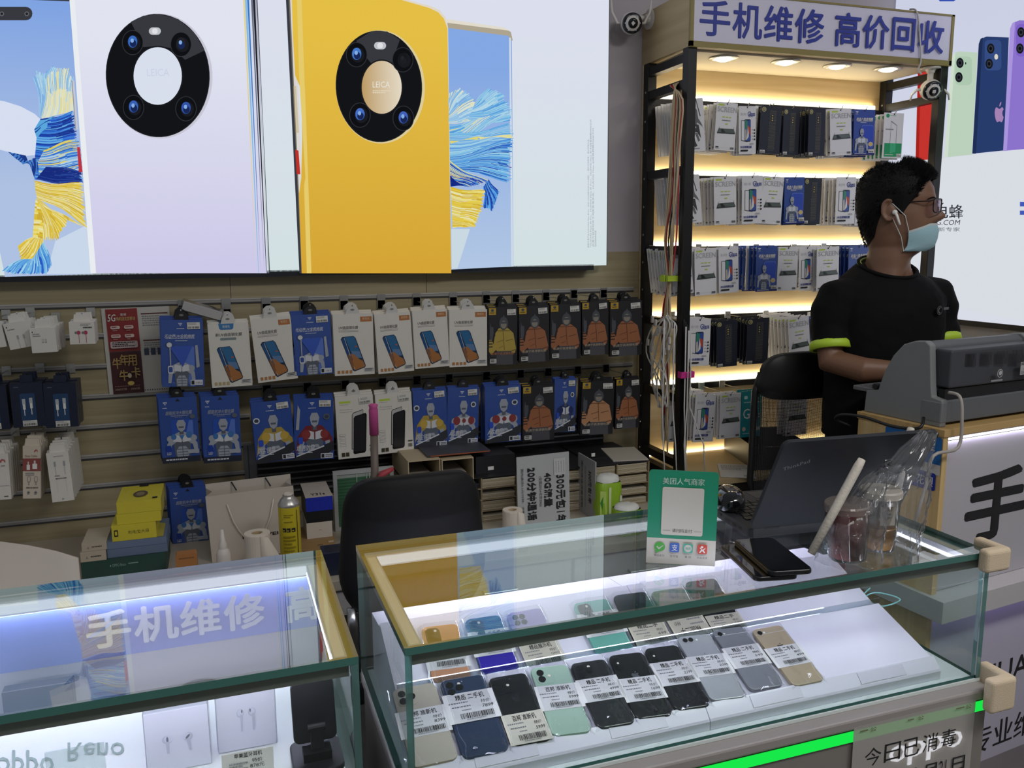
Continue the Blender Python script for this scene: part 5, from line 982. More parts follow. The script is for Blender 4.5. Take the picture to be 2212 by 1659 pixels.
z = dbox('power_bank_box', 'lowest yellow box of the stack, printed with a row of marks', 'carton', (240, 1137), (336, 1127), z+.0005, 2.415, .15, YB, MARK)
z = dbox('power_bank_box', 'middle yellow box of the stack with a plain front', 'carton', (251, 1111), (347, 1103), z+.0005, 2.42, .15, YB)
z = dbox('power_bank_box', 'topmost yellow box with a dark oval on its lid', 'carton', (251, 1086), (347, 1078), z+.0005, 2.42, .16, YB, None, None, lambda pr: (pr.p(P('#5a4f3e', .5), circ(.5, .42, .17, .2, 24)), pr.p(P('#8a7a5a', .5), circ(.5, .42, .1, .12, 20)), pr.r(INK, .42, .9, .64, 1), pr.r(INK, .8, .06, .92, .14)))
CRB = P('#b9ac98', .5); LB = lambda pr: (pr.lines(INK, .4, .3, .85, .55, 1), pr.p(GREYINK, [(.2, .3), (.3, .3), (.25, .6)]))
z = dbox('small_box', 'lower cream box left of the blue-grey cartons', 'carton', (173, 1196), (228, 1187), zg+.0005, 2.4, .12, CRB, LB)
z = dbox('small_box', 'upper cream box left of the blue-grey cartons', 'carton', (176, 1177), (229, 1168), z+.0005, 2.405, .13, CRB, LB)
t = thing('small_box', 'small orange box in front of the low blue film pack', 'carton', Matrix.Translation((at(402, 1200, 2.32).x, 2.32, DZ+.0005)))
zz = at(402, 1197, 2.32).z-DZ; b = MB(); b.prism(rrect(-.027, 0, .027, zz, .006, 3), 0, .03, P('#a8713f', .5)); pr = Pr(b, lambda u, v, l: ((u-.5)*.054, -l, v*zz), .0002); pr.lines(P('#7a5030', .5), .15, .8, .85, .88, 1); b.build('carton', t)
def cyl(name, label, cat, x, ytop, Y, prof, m, zb=DZ+.0005, parts=None):
    p = at(x, ytop, Y); t = thing(name, label, cat, (p.x, Y, zb)); return t, p.z-zb
t, h = cyl('glue_bottle', 'small white bottle with pink print by the paper bag', 'bottle', 479, 1144, 2.28, 0, 0)
b = MB(); b.lathe([(0, 0), (.018, .0), (.019, .004), (.019, h*.55), (.016, h*.62), (.011, h*.66)], P('#cfc6be', .4), 24); pr = Pr(b, lambda a, v, l: ((.0192+l)*math.sin(a), -(.0192+l)*math.cos(a), v*h), .0002)
for k in range(5): pr.r(P('#c0706a', .5), -.3, .14+.07*k, .6, .17+.07*k)
b.build('bottle', t, smooth=True); b = MB(); b.lathe([(.011, h*.66), (.011, h*.74), (.007, h*.8), (.004, h), (0, h)], P('#d5cdc4', .4), 16); b.build('cap', t, smooth=True)
# paper bag
M, w, h = quadframe(at(448, 1066, 2.46), at(638, 1056, 2.46), at(456, 1206, 2.46)); x0 = M.translation; zb = x0.z-DZ
t = thing('paper_bag', 'white paper carrier bag with black lettering, open at the top', 'bag', Matrix.Translation((x0.x, 2.46, DZ+.0005)) @ Matrix.Rotation(-.03, 4, 'Y'))
PB_ = P('#c6bcb0', .55); b = MB(); d_ = .09
b.box((-w/2, 0, 0), (w/2, .0012, zb), PB_); b.box((-w/2, d_, 0), (w/2, d_+.0012, zb+.012), PB_); b.box((-w/2, .0012, 0), (w/2, d_, .0012), PB_)
for s in (-1, 1): b.add([(s*w/2, .0012, 0), (s*w/2, .0012, zb), (s*(w/2-.018), d_/2, 0), (s*(w/2-.018), d_/2, zb), (s*w/2, d_, 0), (s*w/2, d_, zb)], [(0, 1, 3, 2), (2, 3, 5, 4)], PB_)
pr = Pr(b, lambda u, v, l: ((u-.5)*w, -l, v*zb), .0002); pr.t(INK, 'HUAWEI', .37, .3, .78, .345, .02); b.build('bag', t)
b = MB(); b.tube([(-w*.27, -.003, zb-.03)]+[(-w*.27+w*.53*i/10, -.006, zb-.03-.118*math.sin(math.pi*i/10)**.7) for i in range(1, 10)]+[(w*.26, -.003, zb-.03)], .0022, P('#d6cdc2', .5), 6); b.build('handle', t, smooth=True)
b = MB(); [b.tube([(s*w*.2, d_-.002, zb+.01), (s*w*.2+.012, d_-.02, zb-.012)], .002, INK, 6) for s in (-1, 1)]; b.build('handle', t)
# standing paper rolls
def roll(label, x, yt, Y, r, flap):
    p = at(x, yt, Y); h = p.z-DZ-.001; t = thing('paper_roll', label, 'paper roll', (p.x, Y, DZ+.0005)); m = P('#d3c8b8', .7, bump=.2, bscale=120)
    b = MB(); b.lathe([(r*.45, 0), (r*.98, 0), (r, .003), (r, h-.003), (r*.97, h), (r*.45, h), (r*.45, 0)], m, 32); b.build('roll', t, smooth=False)
    b = MB(); b.lathe([(r*.44, .001), (r*.44, h-.001), (r*.36, h-.001), (r*.36, .001), (r*.44, .001)], P('#b5a07c', .7), 20); b.build('core', t)
    b = MB(); b.grid([[(r*.2, -r*1.01, z_), (r*.8, -r*1.06, z_*.96), (r*flap, -r*1.0, z_*.3 if z_ else 0), ] for z_ in (h, h*.5, 0)], m); o = b.build('loose_end', t, smooth=True); mm = o.modifiers.new('thick', 'SOLIDIFY'); mm.thickness = .0008
roll('big white paper roll standing in front of the paper bag', 555, 1150, 2.27, .034, 2.1); roll('white paper roll left of the tariff board', 1107, 1100, 2.26, .03, 1.2)
t, h = cyl('spray_can', 'yellow spray can with a white nozzle', 'spray can', 622, 1066, 2.32, 0, 0); r = .029; hb = at(622, 1092, 2.32).z-DZ
YC = P('#cdbb2e', .35, .1); b = MB(); b.lathe([(0, 0), (r*.96, 0), (r, .004), (r, hb)], YC, 32); pr = Pr(b, lambda a, v, l: ((r+.0002+l)*math.sin(a), -(r+.0002+l)*math.cos(a), v*hb), .0002)
pr.lines(P('#8a7a1e', .5), -.6, .84, .3, .9, 2); pr.lines(P('#8a7a1e', .5), -.6, .76, .3, .8, 1)
for a in (-.75, -.35, .1): pr.p(INK, [(a, .64), (a+.34, .64), (a+.34, .7), (a, .7)]); pr.r(YC, a+.04, .655, a+.2, .67)
pr.lines(P('#8a7a1e', .5), -.7, .1, .4, .58, 9); pr.r(INK, .62, .05, .68, .96); pr.lines(INK, -.3, .03, .3, .07, 1); b.build('can', t, smooth=True)
b = MB(); b.lathe([(r, hb), (r*1.03, hb+.003), (r*.98, hb+.008), (r*.72, hb+.02), (r*.5, hb+.026), (r*.5, hb+.03)], P('#b9b6b2', .3, .6), 32); b.build('dome', t, smooth=True)
b = MB(); b.lathe([(r*.45, hb+.03), (r*.45, hb+.034), (.009, hb+.036), (.008, h), (0, h)], P('#cfc5b8', .45), 20); b.build('nozzle', t, smooth=True)
# stack of phone cartons right of the can
zk = dbox('carton', 'brown cardboard box with a petal mark under the white one', 'carton', (650, 1172), (724, 1163), DZ+.0005, 2.43, .14, P('#93754c', .6), lambda pr: (petals(pr, P('#5a4630', .6), .56, .62, .09, .8), pr.r(P('#b5a58e', .6), .8, .74, .95, .9)))
zw = dbox('phone_box', 'white phone box with a small petal mark', 'carton', (662, 1131), (717, 1125), zk+.0005, 2.45, .12, P('#c6bdb0', .5), lambda pr: petals(pr, P('#6a4a40', .5), .52, .5, .07, .55))
zv = dbox('phone_box', 'phone box with blue upper half and black lower half', 'carton', (660, 1077), (718, 1070), zw+.0005, 2.45, .16, P('#111318', .45), lambda pr: pr.r(P('#1f2fa6', .4), 0, .45, 1, 1), P('#b5aba0', .5), lambda pr: pr.t(INK, 'Y31s', .22, .1, .75, .24, .01))
t = thing('charger_box', 'small dark blue box at the right end of the left counter', 'carton', (at(722, 1200, 2.24).x, 2.24, DZ+.0005)); b = MB(); hh = at(722, 1195, 2.24).z-DZ; b.box((-.03, 0, 0), (.03, .07, hh), P('#1d2438', .4)); pr = Pr(b, lambda u, v, l: (u, v, hh+l), .0002); pr.p(P('#11141c', .4), rrect(-.022, .012, .022, .06, .01)); b.build('carton', t)
# green ruled board
M, w, h = quadframe(at(719, 1021, 2.6), at(850, 1007, 2.6), at(728, 1190, 2.6)); hz = M.translation.z-DZ
t = thing('ruled_board', 'green ruled board in a white frame behind the black chair', 'board', Matrix.Translation((M.translation.x, 2.6, DZ+.0005))); b = MB()
for a, c in (((-w/2, 0, 0), (-w/2+.012, .014, hz)), ((w/2-.012, 0, 0), (w/2, .014, hz)), ((-w/2+.012, 0, 0), (w/2-.012, .014, .012)), ((-w/2+.012, 0, hz-.012), (w/2-.012, .014, hz))): b.box(a, c, P('#aeb0b0', .5))
b.build('frame', t); b = MB(); b.box((-w/2+.0125, .004, .0125), (w/2-.0125, .012, hz-.0125), P('#3a6a4a', .5)); pr = Pr(b, lambda u, v, l: ((u-.5)*(w-.025), .004-l, .0125+v*(hz-.025)), .0002)
pr.r(P('#9aa39c', .5), 0, .93, 1, 1); [pr.r(P('#2c5239', .5), 0, .06*k, 1, .06*k+.006) for k in range(1, 16)]; [pr.r(P('#b5beb6', .5), u, 0, u+.012, 1) for u in (.36, .55, .6, .86)]; b.build('face', t)
# broom and red dustpan
a, c = at(806, 872, 2.42), at(808, 936, 2.42); e_ = at(811, 1060, 2.42); g = c+(e_-c)*2.6
t = thing('broom', 'broom handle with a pink grip leaning behind the black chair', 'broom', (g.x, 2.42, DZ)); tm = Matrix.Translation((-g.x, -2.42, -DZ))
b = MB(tm); b.tube([c, g+Vector((0, 0, max(0, DZ-g.z)+.03))], .0115, P('#6f6259', .5), 16); b.build('handle', t, smooth=True); b = MB(tm); b.tube([c-Vector((0, 0, .004)), c+(a-c)*.8, c+(a-c)*.86, a-(a-c)*.04, a], [.0135, .0135, .0115, .014, .007], P('#c04e8e', .5), 16); b.build('grip', t, smooth=True)
b = MB(tm); b.box((g.x-.09, 2.405, DZ+.002), (g.x+.09, 2.435, DZ+.04), P('#c04e8e', .5)); b.build('brush', t, bevel=.006)
p0, p1, p2 = at(817, 1046, 2.4), at(826, 1024, 2.4), at(850, 1012, 2.4); t = thing('dustpan', 'curved red dustpan handle beside the broom', 'dustpan', (p0.x, 2.4, DZ)); tm = Matrix.Translation((-p0.x, -2.4, -DZ))
b = MB(tm); b.tube([p0-Vector((0, 0, .25)), p0, p1, p2], [.012, .012, .011, .006], P('#a83a44', .5), 10); b.build('handle', t, smooth=True); b = MB(tm); b.box((p0.x-.05, 2.392, DZ+.001), (p0.x+.06, 2.408, DZ+.13), P('#a83a44', .5)); b.build('pan', t, bevel=.004)
# filing rack
FY = 2.52; KR = P('#8f7f62', .7); fx0, fx1 = at(880, 1032, FY).x, at(1402, 1000, FY).x; fz1 = at(1030, 1033, FY).z; NC, NR = 7, 4; cw = (fx1-fx0)/NC; chh = (fz1-DZ)/NR
t = thing('filing_rack', 'low cardboard filing rack filled with paper on the back desk', 'rack', (fx0, FY, DZ+.0005)); RM = lambda: MB(Matrix.Translation((-fx0, -FY, -DZ)))
for i in range(NC+1): b = RM(); x = fx0+i*cw; b.box((x-.002, FY, DZ), (x+.002, FY+.29, fz1-.003), KR); b.build('divider', t)
for j in range(NR+1):
    z = DZ+j*chh; b = RM(); b.box((fx0-.002, FY+.001, max(DZ, z-.0025)), (fx1+.002, FY+.29, z+.0005 if j else z+.003), KR if j != NR else P('#1d1e22', .5)); b.build('tray', t)
fr_ = random.Random(11)
for i in range(NC):
    for j in range(NR):
        xa = fx0+i*cw+.004; z0 = DZ+j*chh+.0036 if j == 0 else DZ+j*chh+.001; hh = (chh-.006)*fr_.choice((.55, .8, .92)); dk = fr_.random() < .25
        s = thing('paper_stack', f'{"dark folders" if dk else "stack of cream sheets"} in the filing rack, row {ORD[NR-1-j]} from the top, {ORD[i]} compartment', 'papers', (xa, FY+.006, z0), 'paper stacks in the filing rack')
        b = MB(); n = max(3, int(hh/.0032))
        for k in range(n): b.box((fr_.uniform(0, .002), fr_.uniform(0, .004), hh*k/n), (cw-.008-fr_.uniform(0, .002), .27, hh*(k+.72)/n), P('#23252c', .5) if dk else (P('#b9ab8e', .7) if k % 4 else P('#c9c0ac', .7)))
        b.build('sheets', s)
for i, (xl, xr, yt) in enumerate(((881, 951, 997), (954, 1023, 994))):
    a, c = at(xl, yt, FY-.01), at(xr, yt, FY-.01); z0 = fz1+.001; h = a.z-z0; w = c.x-a.x
    s = thing('file_box', ('left', 'right')[i]+' open beige file box on top of the filing rack', 'file box', (a.x, FY-.01, z0)); b = MB()
    for p, q_ in (((0, 0, 0), (w, .26, .003)), ((0, 0, h-.003), (w, .26, h)), ((0, 0, .003), (.003, .26, h-.003)), ((w-.003, 0, .003), (w, .26, h-.003)), ((.003, .25, .003), (w-.003, .26, h-.003))): b.box(p, q_, P('#b9a98a', .6))
    b.build('body', s); b = MB(); [b.box((.006, .02, .004+.004*k), (w-.02, .24, .0065+.004*k), P('#a9a296', .7)) for k in range(5)]; b.build('papers', s)
s = thing('leaflet', 'dark leaflet with an orange edge on the file boxes', 'leaflet', (at(990, 990, 2.6).x, 2.56, at(881, 997, FY-.01).z+.003)); b = MB(); b.box((-.12, -.03, 0), (.09, .1, .003), P('#3a3c42', .5)); b.box((-.11, -.032, 0), (.085, -.03, .003), P('#a0522d', .5)); b.build('sheet', s)
for lab, xl, xr, yt, Y, dp in (('left flat black carton on the filing rack', 1028, 1112, 988, 2.56, .2), ('right black carton on the filing rack beside the envelope', 1262, 1313, 992, 2.6, .2)):
    a, c = at(xl, yt, Y), at(xr, yt, Y); s = thing('black_box', lab, 'carton', (a.x, Y, fz1+.001)); b = MB(); b.box((0, 0, 0), (c.x-a.x, dp, a.z-fz1), P('#17181c', .5)); b.build('carton', s); b = MB(); b.box(((c.x-a.x)*.3, -.001, .01), ((c.x-a.x)*.45, -.0002, .022), WHITE); b.build('label', s)
s = thing('envelope', 'white envelope lying on the right end of the filing rack', 'paper', Matrix.Translation((at(1352, 1010, 2.62).x, 2.62, fz1+.001)) @ Matrix.Rotation(-.2, 4, 'Z')); b = MB(); b.box((-.07, -.09, 0), (.055, .09, .004), P('#b9b3a6', .6)); b.build('paper', s)
# tariff boards
M, w, h = quadframe(at(1119, 986, 2.36), at(1232, 977, 2.36), at(1123, 1125, 2.36)); hz = M.translation.z-DZ-.001
t = thing('tariff_board', 'white tariff board with 300 yuan lettering turned sideways', 'sign board', Matrix.Translation((M.translation.x, 2.36, DZ+.0005)) @ Matrix.Rotation(-.02, 4, 'Y')); b = MB(); b.box((-w/2, 0, 0), (w/2, .004, hz), P('#aeb0ae', .45))
pr = Pr(b, lambda u, v, l: ((u-.5)*w, -l, hz-v*h), .0002)
def vert(pr, m, s, u0, u1, v0, v1, bold):
    vs, fs, _ = TXT(s); pr2 = pr
    for dx in ((-bold, 0, bold) if bold else (0,)):
        pr.k += 1; pr.mb.add([pr.fn(u0+(u1-u0)*y+dx, v0+(v1-v0)*x, pr.k*pr.st) for x, y in vs], fs, m)
vert(pr, INK, '300元包1年', .74, .92, .34, 1.12, .012); vert(pr, INK, '40G流量', .51, .66, .29, .82, .012); vert(pr, INK, '(全国20G+北京20G)', .4, .47, .33, .8, 0); vert(pr, INK, '200分钟通话', .19, .35, .18, 1.0, .012); vert(pr, INK, '国内通话0.1元/分钟，流量1元1G', .07, .12, .18, 1.05, 0)
pr.r(P('#bfc0bc', .5), .7, .08, .92, .34); [vert(pr, GREYINK, '套餐资费说明', .73+.05*k, .75+.05*k, .12, .3, 0) for k in range(4)]; b.build('board', t)
b = MB(); b.box((-w/2, -.04, 0), (w/2, -.001, .003), P('#aeb0ae', .4)); b.build('foot', t)
a = at(1286, 999, 2.4); c = on(1249, 968, 0, a.x)
t = thing('tariff_board', 'second tariff board seen at a slant, right of the lettered one', 'sign board', (a.x, 2.4, DZ+.0005)); L = c.y-2.4; hz2 = a.z-DZ; b = MB(); b.box((0, 0, 0), (.004, L, hz2), P('#9a9c9c', .45)); pr = Pr(b, lambda u, v, l: (-l, L*(1-u), hz2-v*hz2), .0002)
vert(pr, INK, '300元包1年', .62, .8, .2, .75, .01); vert(pr, INK, '国内通话流量说明', .2, .3, .1, .9, 0); vert(pr, GREYINK, '套餐外资费标准说明', .4, .48, .15, .85, 0); b.build('board', t)
# tissue packs
def tissue(label, xl, xr, yt, Y, sd):
    a, c = at(xl, yt, Y), at(xr, yt, Y); w = c.x-a.x; h = (a.z+c.z)/2-DZ; rx = w/2; LG = P('#8fb52e', .35)
    t = thing('tissue_pack', label, 'tissue pack', ((a.x+c.x)/2, Y, DZ+.0005)); b = MB(); rows = []
    for i, (k, z) in enumerate(((0, 0), (.93, 0), (1, .05), (1.02, .3), (1, .6), (1, .78), (.93, .86))):
        rows.append([(rx*k*math.copysign(abs(math.cos(q_))**.6, math.cos(q_))*(1+.03*noise.noise(Vector((q_*2, i, sd)))), rx*.85*k*math.copysign(abs(math.sin(q_))**.6, math.sin(q_)), z*h) for q_ in [2*math.pi*j/28 for j in range(28)]])
    b.grid(rows, LG, True); pr = Pr(b, lambda a_, v, l: (lambda k: ((rx*1.03+l)*math.copysign(abs(math.sin(a_))**.6, math.sin(a_)), -(rx*.885+l)*abs(math.cos(a_))**.6, v*h))(0), .0003)
    pr.p(P('#b5cf6a', .4), [(-.9, .1), (-.2, .1), (-.3, .7), (-.9, .7)]); pr.p(P('#3f8a34', .4), [(-.9, .45), (-.55, .6), (-.6, .3)]); pr.p(P('#d8dcc8', .5), [(.3, .2), (.9, .15), (.95, .55), (.5, .6)]); pr.t(P('#3a4a2a', .5), '柔肤', .4, .3, .85, .46); pr.r(P('#c9d6a0', .4), -.12, .08, -.02, .78)
    b.build('pack', t, smooth=True); b = MB(); rows = []
    for i, (k, z) in enumerate(((.93, .86), (.85, .95), (.6, .99), (.3, 1.0), (.02, 1.0))):
        rows.append([(rx*k*math.cos(q_), rx*.85*k*math.sin(q_), z*h+.02*h*noise.noise(Vector((q_*2.3, i*1.7, sd)))*(i < 4)) for q_ in [2*math.pi*j/28 for j in range(28)]])
    b.grid(rows, P('#cfcfc8', .5), True); b.build('wrapper_top', t, smooth=True)
tissue('green and white tissue pack standing right of the slanted board', 1286, 1338, 1024, 2.4, 1.3); tissue('smaller green tissue pack nearest the right counter', 1326, 1381, 1088, 2.27, 5.1)
# ---------------- chairs ----------------
def star_base(t, MT, c, zs, R=.2):
    b = MT(); b.tube([(c[0], c[1], .12), (c[0], c[1], zs)], .022, P('#2a2b2e', .3, .6), 14); b.build('column', t)
    for k in range(5):
        a = k*2*math.pi/5+.3; e_ = Vector((c[0]+R*math.cos(a), c[1]+R*math.sin(a), .07)); b = MT(); b.tube([(c[0], c[1], .12), e_], [.024, .016], P('#1a1b1d', .4), 10); lg = b.build('leg', t); b = MT(); b.tube([e_+Vector((-.012, 0, -.038)), e_+Vector((.012, 0, -.038))], .031, BLACK, 16); b.tube([e_, e_-Vector((0, 0, .03))], .008, STEEL, 8); b.build('caster', lg)
CY = 1.75; p = [at(x, y, CY) for x, y in ((734, 1250), (745, 1110), (760, 1075), (795, 1050), (900, 1035), (1000, 1038), (1030, 1052), (1046, 1080), (1056, 1160))]
cxm = (p[1].x+p[7].x)/2; hw = (p[8].x-p[0].x)/2; zt_, zb_ = p[4].z, at(760, 1345, CY).z
ch = thing('office_chair', 'black office chair with a smooth padded back between the counters', 'chair', (cxm, CY+.15, 0)); CM = lambda: MB(Matrix.Translation((-cxm, -CY-.15, 0)))
LEA = P('#121315', .6, spec=.3, bump=.15, bscale=900)
def backpad(MT, cx, y0, hw, zb, zt, th, m, rt=.06, rb=.09, curve=.05, n=22, mm=18):
    rows = []
    def half(z):
        if z > zt-rt: k = (z-(zt-rt))/rt; return hw*.93*(1-.34*(1-math.sqrt(max(0, 1-k*k))))
        if z < zb+rb: k = (zb+rb-z)/rb; return hw*(1-.35*(1-math.sqrt(max(0, 1-k*k))))
        return hw*(1-.07*(z-zb-rb)/(zt-zb-rb-rt))
    zs = [zb+(zt-zb)*(.5-.5*math.cos(math.pi*i/mm)) for i in range(mm+1)]; b = MT(); out = []
    for sgn in (1, -1):
        R = []
        for i, z in enumerate(zs):
            h = half(z); e_ = math.sin(math.pi*i/mm)**.35
            crown = .012*math.sin(math.pi*max(0, min(1, (z-zb)/(zt-zb))))
            R.append([(cx+h*math.sin(math.pi/2*u), y0+curve*(h/hw*math.sin(math.pi/2*u))**2*1.0+sgn*(-th/2)*e_*max(.0, 1-abs(u)**6)-(crown if sgn > 0 else 0)*(1-u*u), z+.012*(1-u*u)*(z > zt-rt)) for u in [-1+2*j/n for j in range(n+1)]])
        b.grid(R if sgn > 0 else [r[::-1] for r in R], m)
    return b
o = backpad(CM, cxm, CY, hw, zb_, zt_, .05, LEA, .085, .1, .05).build('backrest', ch, smooth=True)
b = CM(); b.prz(rrect(cxm-.22, CY+.05, cxm+.22, CY+.42, .06, 5), .45, .52, LEA); b.build('seat', ch, bevel=.02, seg=3)
b = CM(); b.tube([(cxm, CY+.05, zb_+.06), (cxm, CY+.03, .5), (cxm, CY+.12, .44), (cxm, CY+.2, .44)], .02, P('#2a2b2e', .3, .5), 10); b.build('back_bracket', ch, smooth=True)
q0 = at(762, 1345, CY+.02); b = CM(); b.tube([(q0.x, CY+.03, q0.z+.03), (q0.x, CY+.02, q0.z-.01), (q0.x+.02, CY+.08, .47)], .011, STEEL, 10); b.build('arm_joint', ch, smooth=True)
star_base(ch, CM, (cxm, CY+.2), .45)
CY2 = 2.23; a, c = at(1650, 850, CY2), at(1856, 850, CY2); cx2 = (a.x+c.x)/2; hw2 = (c.x-a.x)/2; zt2, zb2 = at(1740, 766, CY2).z, .62
ch2 = thing('office_chair', 'black mesh office chair in front of the lit shelf', 'chair', (cx2, CY2+.1, 0)); CM2 = lambda: MB(Matrix.Translation((-cx2, -CY2-.1, 0)))
def meshmat():
    mt, nt, out = _new('chair_mesh'); d = nt.nodes.new('ShaderNodeBsdfPrincipled'); d.inputs['Base Color'].default_value = lin('#0e0e10'); d.inputs['Roughness'].default_value = .6
    t = nt.nodes.new('ShaderNodeBsdfTransparent'); mx = nt.nodes.new('ShaderNodeMixShader'); tc = nt.nodes.new('ShaderNodeTexCoord'); vo = nt.nodes.new('ShaderNodeTexVoronoi'); vo.inputs['Scale'].default_value = 260; vo.inputs['Randomness'].default_value = .1; sp = nt.nodes.new('ShaderNodeSeparateXYZ'); cb = nt.nodes.new('ShaderNodeCombineXYZ'); nt.links.new(tc.outputs['Object'], sp.inputs[0]); nt.links.new(sp.outputs[0], cb.inputs[0]); nt.links.new(sp.outputs[2], cb.inputs[1])
    l = nt.nodes.new('ShaderNodeMath'); l.operation = 'LESS_THAN'; l.inputs[1].default_value = .36
    nt.links.new(cb.outputs[0], vo.inputs['Vector']); nt.links.new(vo.outputs['Distance'], l.inputs[0]); nt.links.new(l.outputs[0], mx.inputs[0]); nt.links.new(d.outputs[0], mx.inputs[1]); nt.links.new(t.outputs[0], mx.inputs[2]); nt.links.new(mx.outputs[0], out.inputs[0]); return mt
CH2 = P('#141416', .4)
zm = zt2-.115
b = CM2(); b.grid([[(cx2+hw2*math.sin(math.pi/2*u)*(.93+.07*min(1, (zm-z)/.2)), CY2+.06*u*u-.01, z+.02*u*u) for u in [-1+.1*j for j in range(21)]] for z in [zb2+(zm-zb2)*i/8 for i in range(9)]], meshmat()); b.build('mesh_back', ch2, smooth=True)
o = backpad(CM2, cx2, CY2-.002, hw2*.99, zm-.03, zt2, .03, CH2, .06, .05, .055).build('headrest_panel', ch2, smooth=True)
b = CM2(); pts = [(cx2+hw2*s*k, CY2+.055, z) for s, k, z in ((-1, .86, zt2-.06), (-1, .97, zt2-.12), (-1, 1, zb2+.1), (-1, .9, zb2), (0, .9, zb2-.02), (1, .9, zb2), (1, 1, zb2+.1), (1, .97, zt2-.12), (1, .86, zt2-.06))]
pts[4] = (cx2, CY2, zb2-.02); b.tube(pts, .011, CH2, 10); b.build('back_frame', ch2, smooth=True)
b = CM2(); b.prz(rrect(cx2-.22, CY2-.01, cx2+.22, CY2+.185, .06, 5), .44, .5, CH2); b.build('seat', ch2, bevel=.02)
b = CM2(); b.tube([(cx2, CY2+.005, zb2), (cx2, CY2, .5), (cx2, CY2+.03, .45)], .022, CH2, 10); b.build('back_bracket', ch2, smooth=True)
for s in (-1, 1):
    b = CM2(); b.tube([(cx2+s*.2, CY2+.1, .47), (cx2+s*.25, CY2+.08, .5), (cx2+s*.25, CY2+.06, .66), (cx2+s*.25, CY2-.06, .68)], .012, STEEL if s < 0 else CH2, 10); b.build('armrest', ch2, smooth=True)
star_base(ch2, CM2, (cx2, CY2+.04), .44, .15)
# ---------------- things on the right glass counter ----------------
TZ = GZ1+.0004
BLP = P('#17181b', .45); BLP2 = P('#1f2126', .55)
LM = Matrix.Translation((.905, 1.272, TZ)) @ Matrix.Rotation(math.radians(-5), 4, 'Z')
lp = thing('laptop', 'black laptop opened away from the viewer on the right counter', 'laptop', LM); LW, LD = .312, .222
b = MB(); b.prz(rrect(0, 0, LW, LD, .012, 4), .002, .02, BLP2, P('#3a3c40', .45)); pr = Pr(b, lambda v, z, l: (-l, v, z), .0003)
for v, w_, z in ((.03, .012, .008), (.05, .016, .007), (.075, .02, .006), (.11, .012, .009), (.14, .03, .008)): pr.r(P('#08080a', .5), v, z, v+w_, z+.006)
b.build('base', lp, bevel=.0015)
b = MB(); kk = 0
for j in range(6):
    for i in range(14 if j else 12):
        x = .02+i*.0195+(.004 if j % 2 else 0); y = .048+j*.0185; b.box((x, y, .0202), (x+.0168, y+.0155, .0222), BLACK)
b.box((.11, .168, .0201), (.2, .21, .0206), P('#24262b', .35)); b.build('keyboard', lp)
b = MB(Matrix.Translation((0, .004, .021)) @ Matrix.Rotation(math.radians(28.5), 4, 'X')); b.prism(rrect(0, 0, LW, .215, .012, 4), -.004, .004, P('#22252b', .55)); b.prism(rrect(.008, .01, LW-.008, .207, .004, 2), .0042, .0046, P('#0b0c0e', .12)); pr = Pr(b, lambda u, v, l: (.03+(u*math.cos(.0)-0)*1, -.0042-l, .15+v), .0002)
vs, fs, _ = TXT('ThinkPad'); ca, sa = math.cos(.32), math.sin(.32)
b.add([(.018+.05*x*ca-.0085*y*sa, -.0045, .148+.05*x*sa+.0085*y*ca) for x, y in vs], fs, P('#8b8d92', .4)); lid = b.build('lid', lp, bevel=.0012)
b = MB(); [b.tube([(x, .004, .021), (x+.03, .004, .021)], .0055, BLP, 10) for x in (.03, LW-.06)]; b.build('hinge', lp)
t = thing('mouse', 'glossy black computer mouse on the laptop keyboard deck', 'mouse', Matrix.Translation((.95, 1.41, TZ+.0224)) @ Matrix.Rotation(-.5, 4, 'Z')); rows = []
for i in range(9):
    z = [0, .004, .012, .02, .026, .031, .034, .0355, .036][i]; k = [.94, 1, 1, .95, .86, .7, .5, .28, .02][i]; rows.append([(.031*k*math.cos(a)*(1-.12*math.sin(a)), .055*k*math.sin(a)-.006*(1-k), z) for a in [2*math.pi*j/32 for j in range(32)]])
b = MB(); b.grid(rows, P('#0d0e11', .12, 0, .6), True); b.add(rows[0][::-1], [tuple(range(32))], BLACK); b.build('body', t, smooth=True)
b = MB(); b.tube([(0, -.034, .0285), (0, -.02, .034)], .0032, P('#4a4c52', .3), 10); b.build('scroll_wheel', t)
def glassphone(name, label, c, ang, w, l, T, z):
    t = thing(name, label, 'phone', Matrix.Translation((c[0], c[1], z)) @ Matrix.Rotation(ang, 4, 'Z')); b = MB(); b.prz(rrect(-w/2, -l/2, w/2, l/2, .011, 5), 0, T, P('#0b0c0f', .06, 0, .8), P('#17181b', .3)); b.build('body', t, bevel=.0025, seg=3)
    b = MB(); b.prz(rrect(-w/2+.003, -l/2+.004, w/2-.003, l/2-.004, .008, 4), T+.0001, T+.0003, P('#060709', .05, 0, 1)); b.build('screen', t)
glassphone('phone', 'black phone lying under the other on the right counter top', (.848, 1.168), -.2, .076, .155, .0085, TZ)
glassphone('phone', 'black phone lying face up on top of another phone', (.87, 1.16), -.2, .076, .155, .009, TZ+.0092)
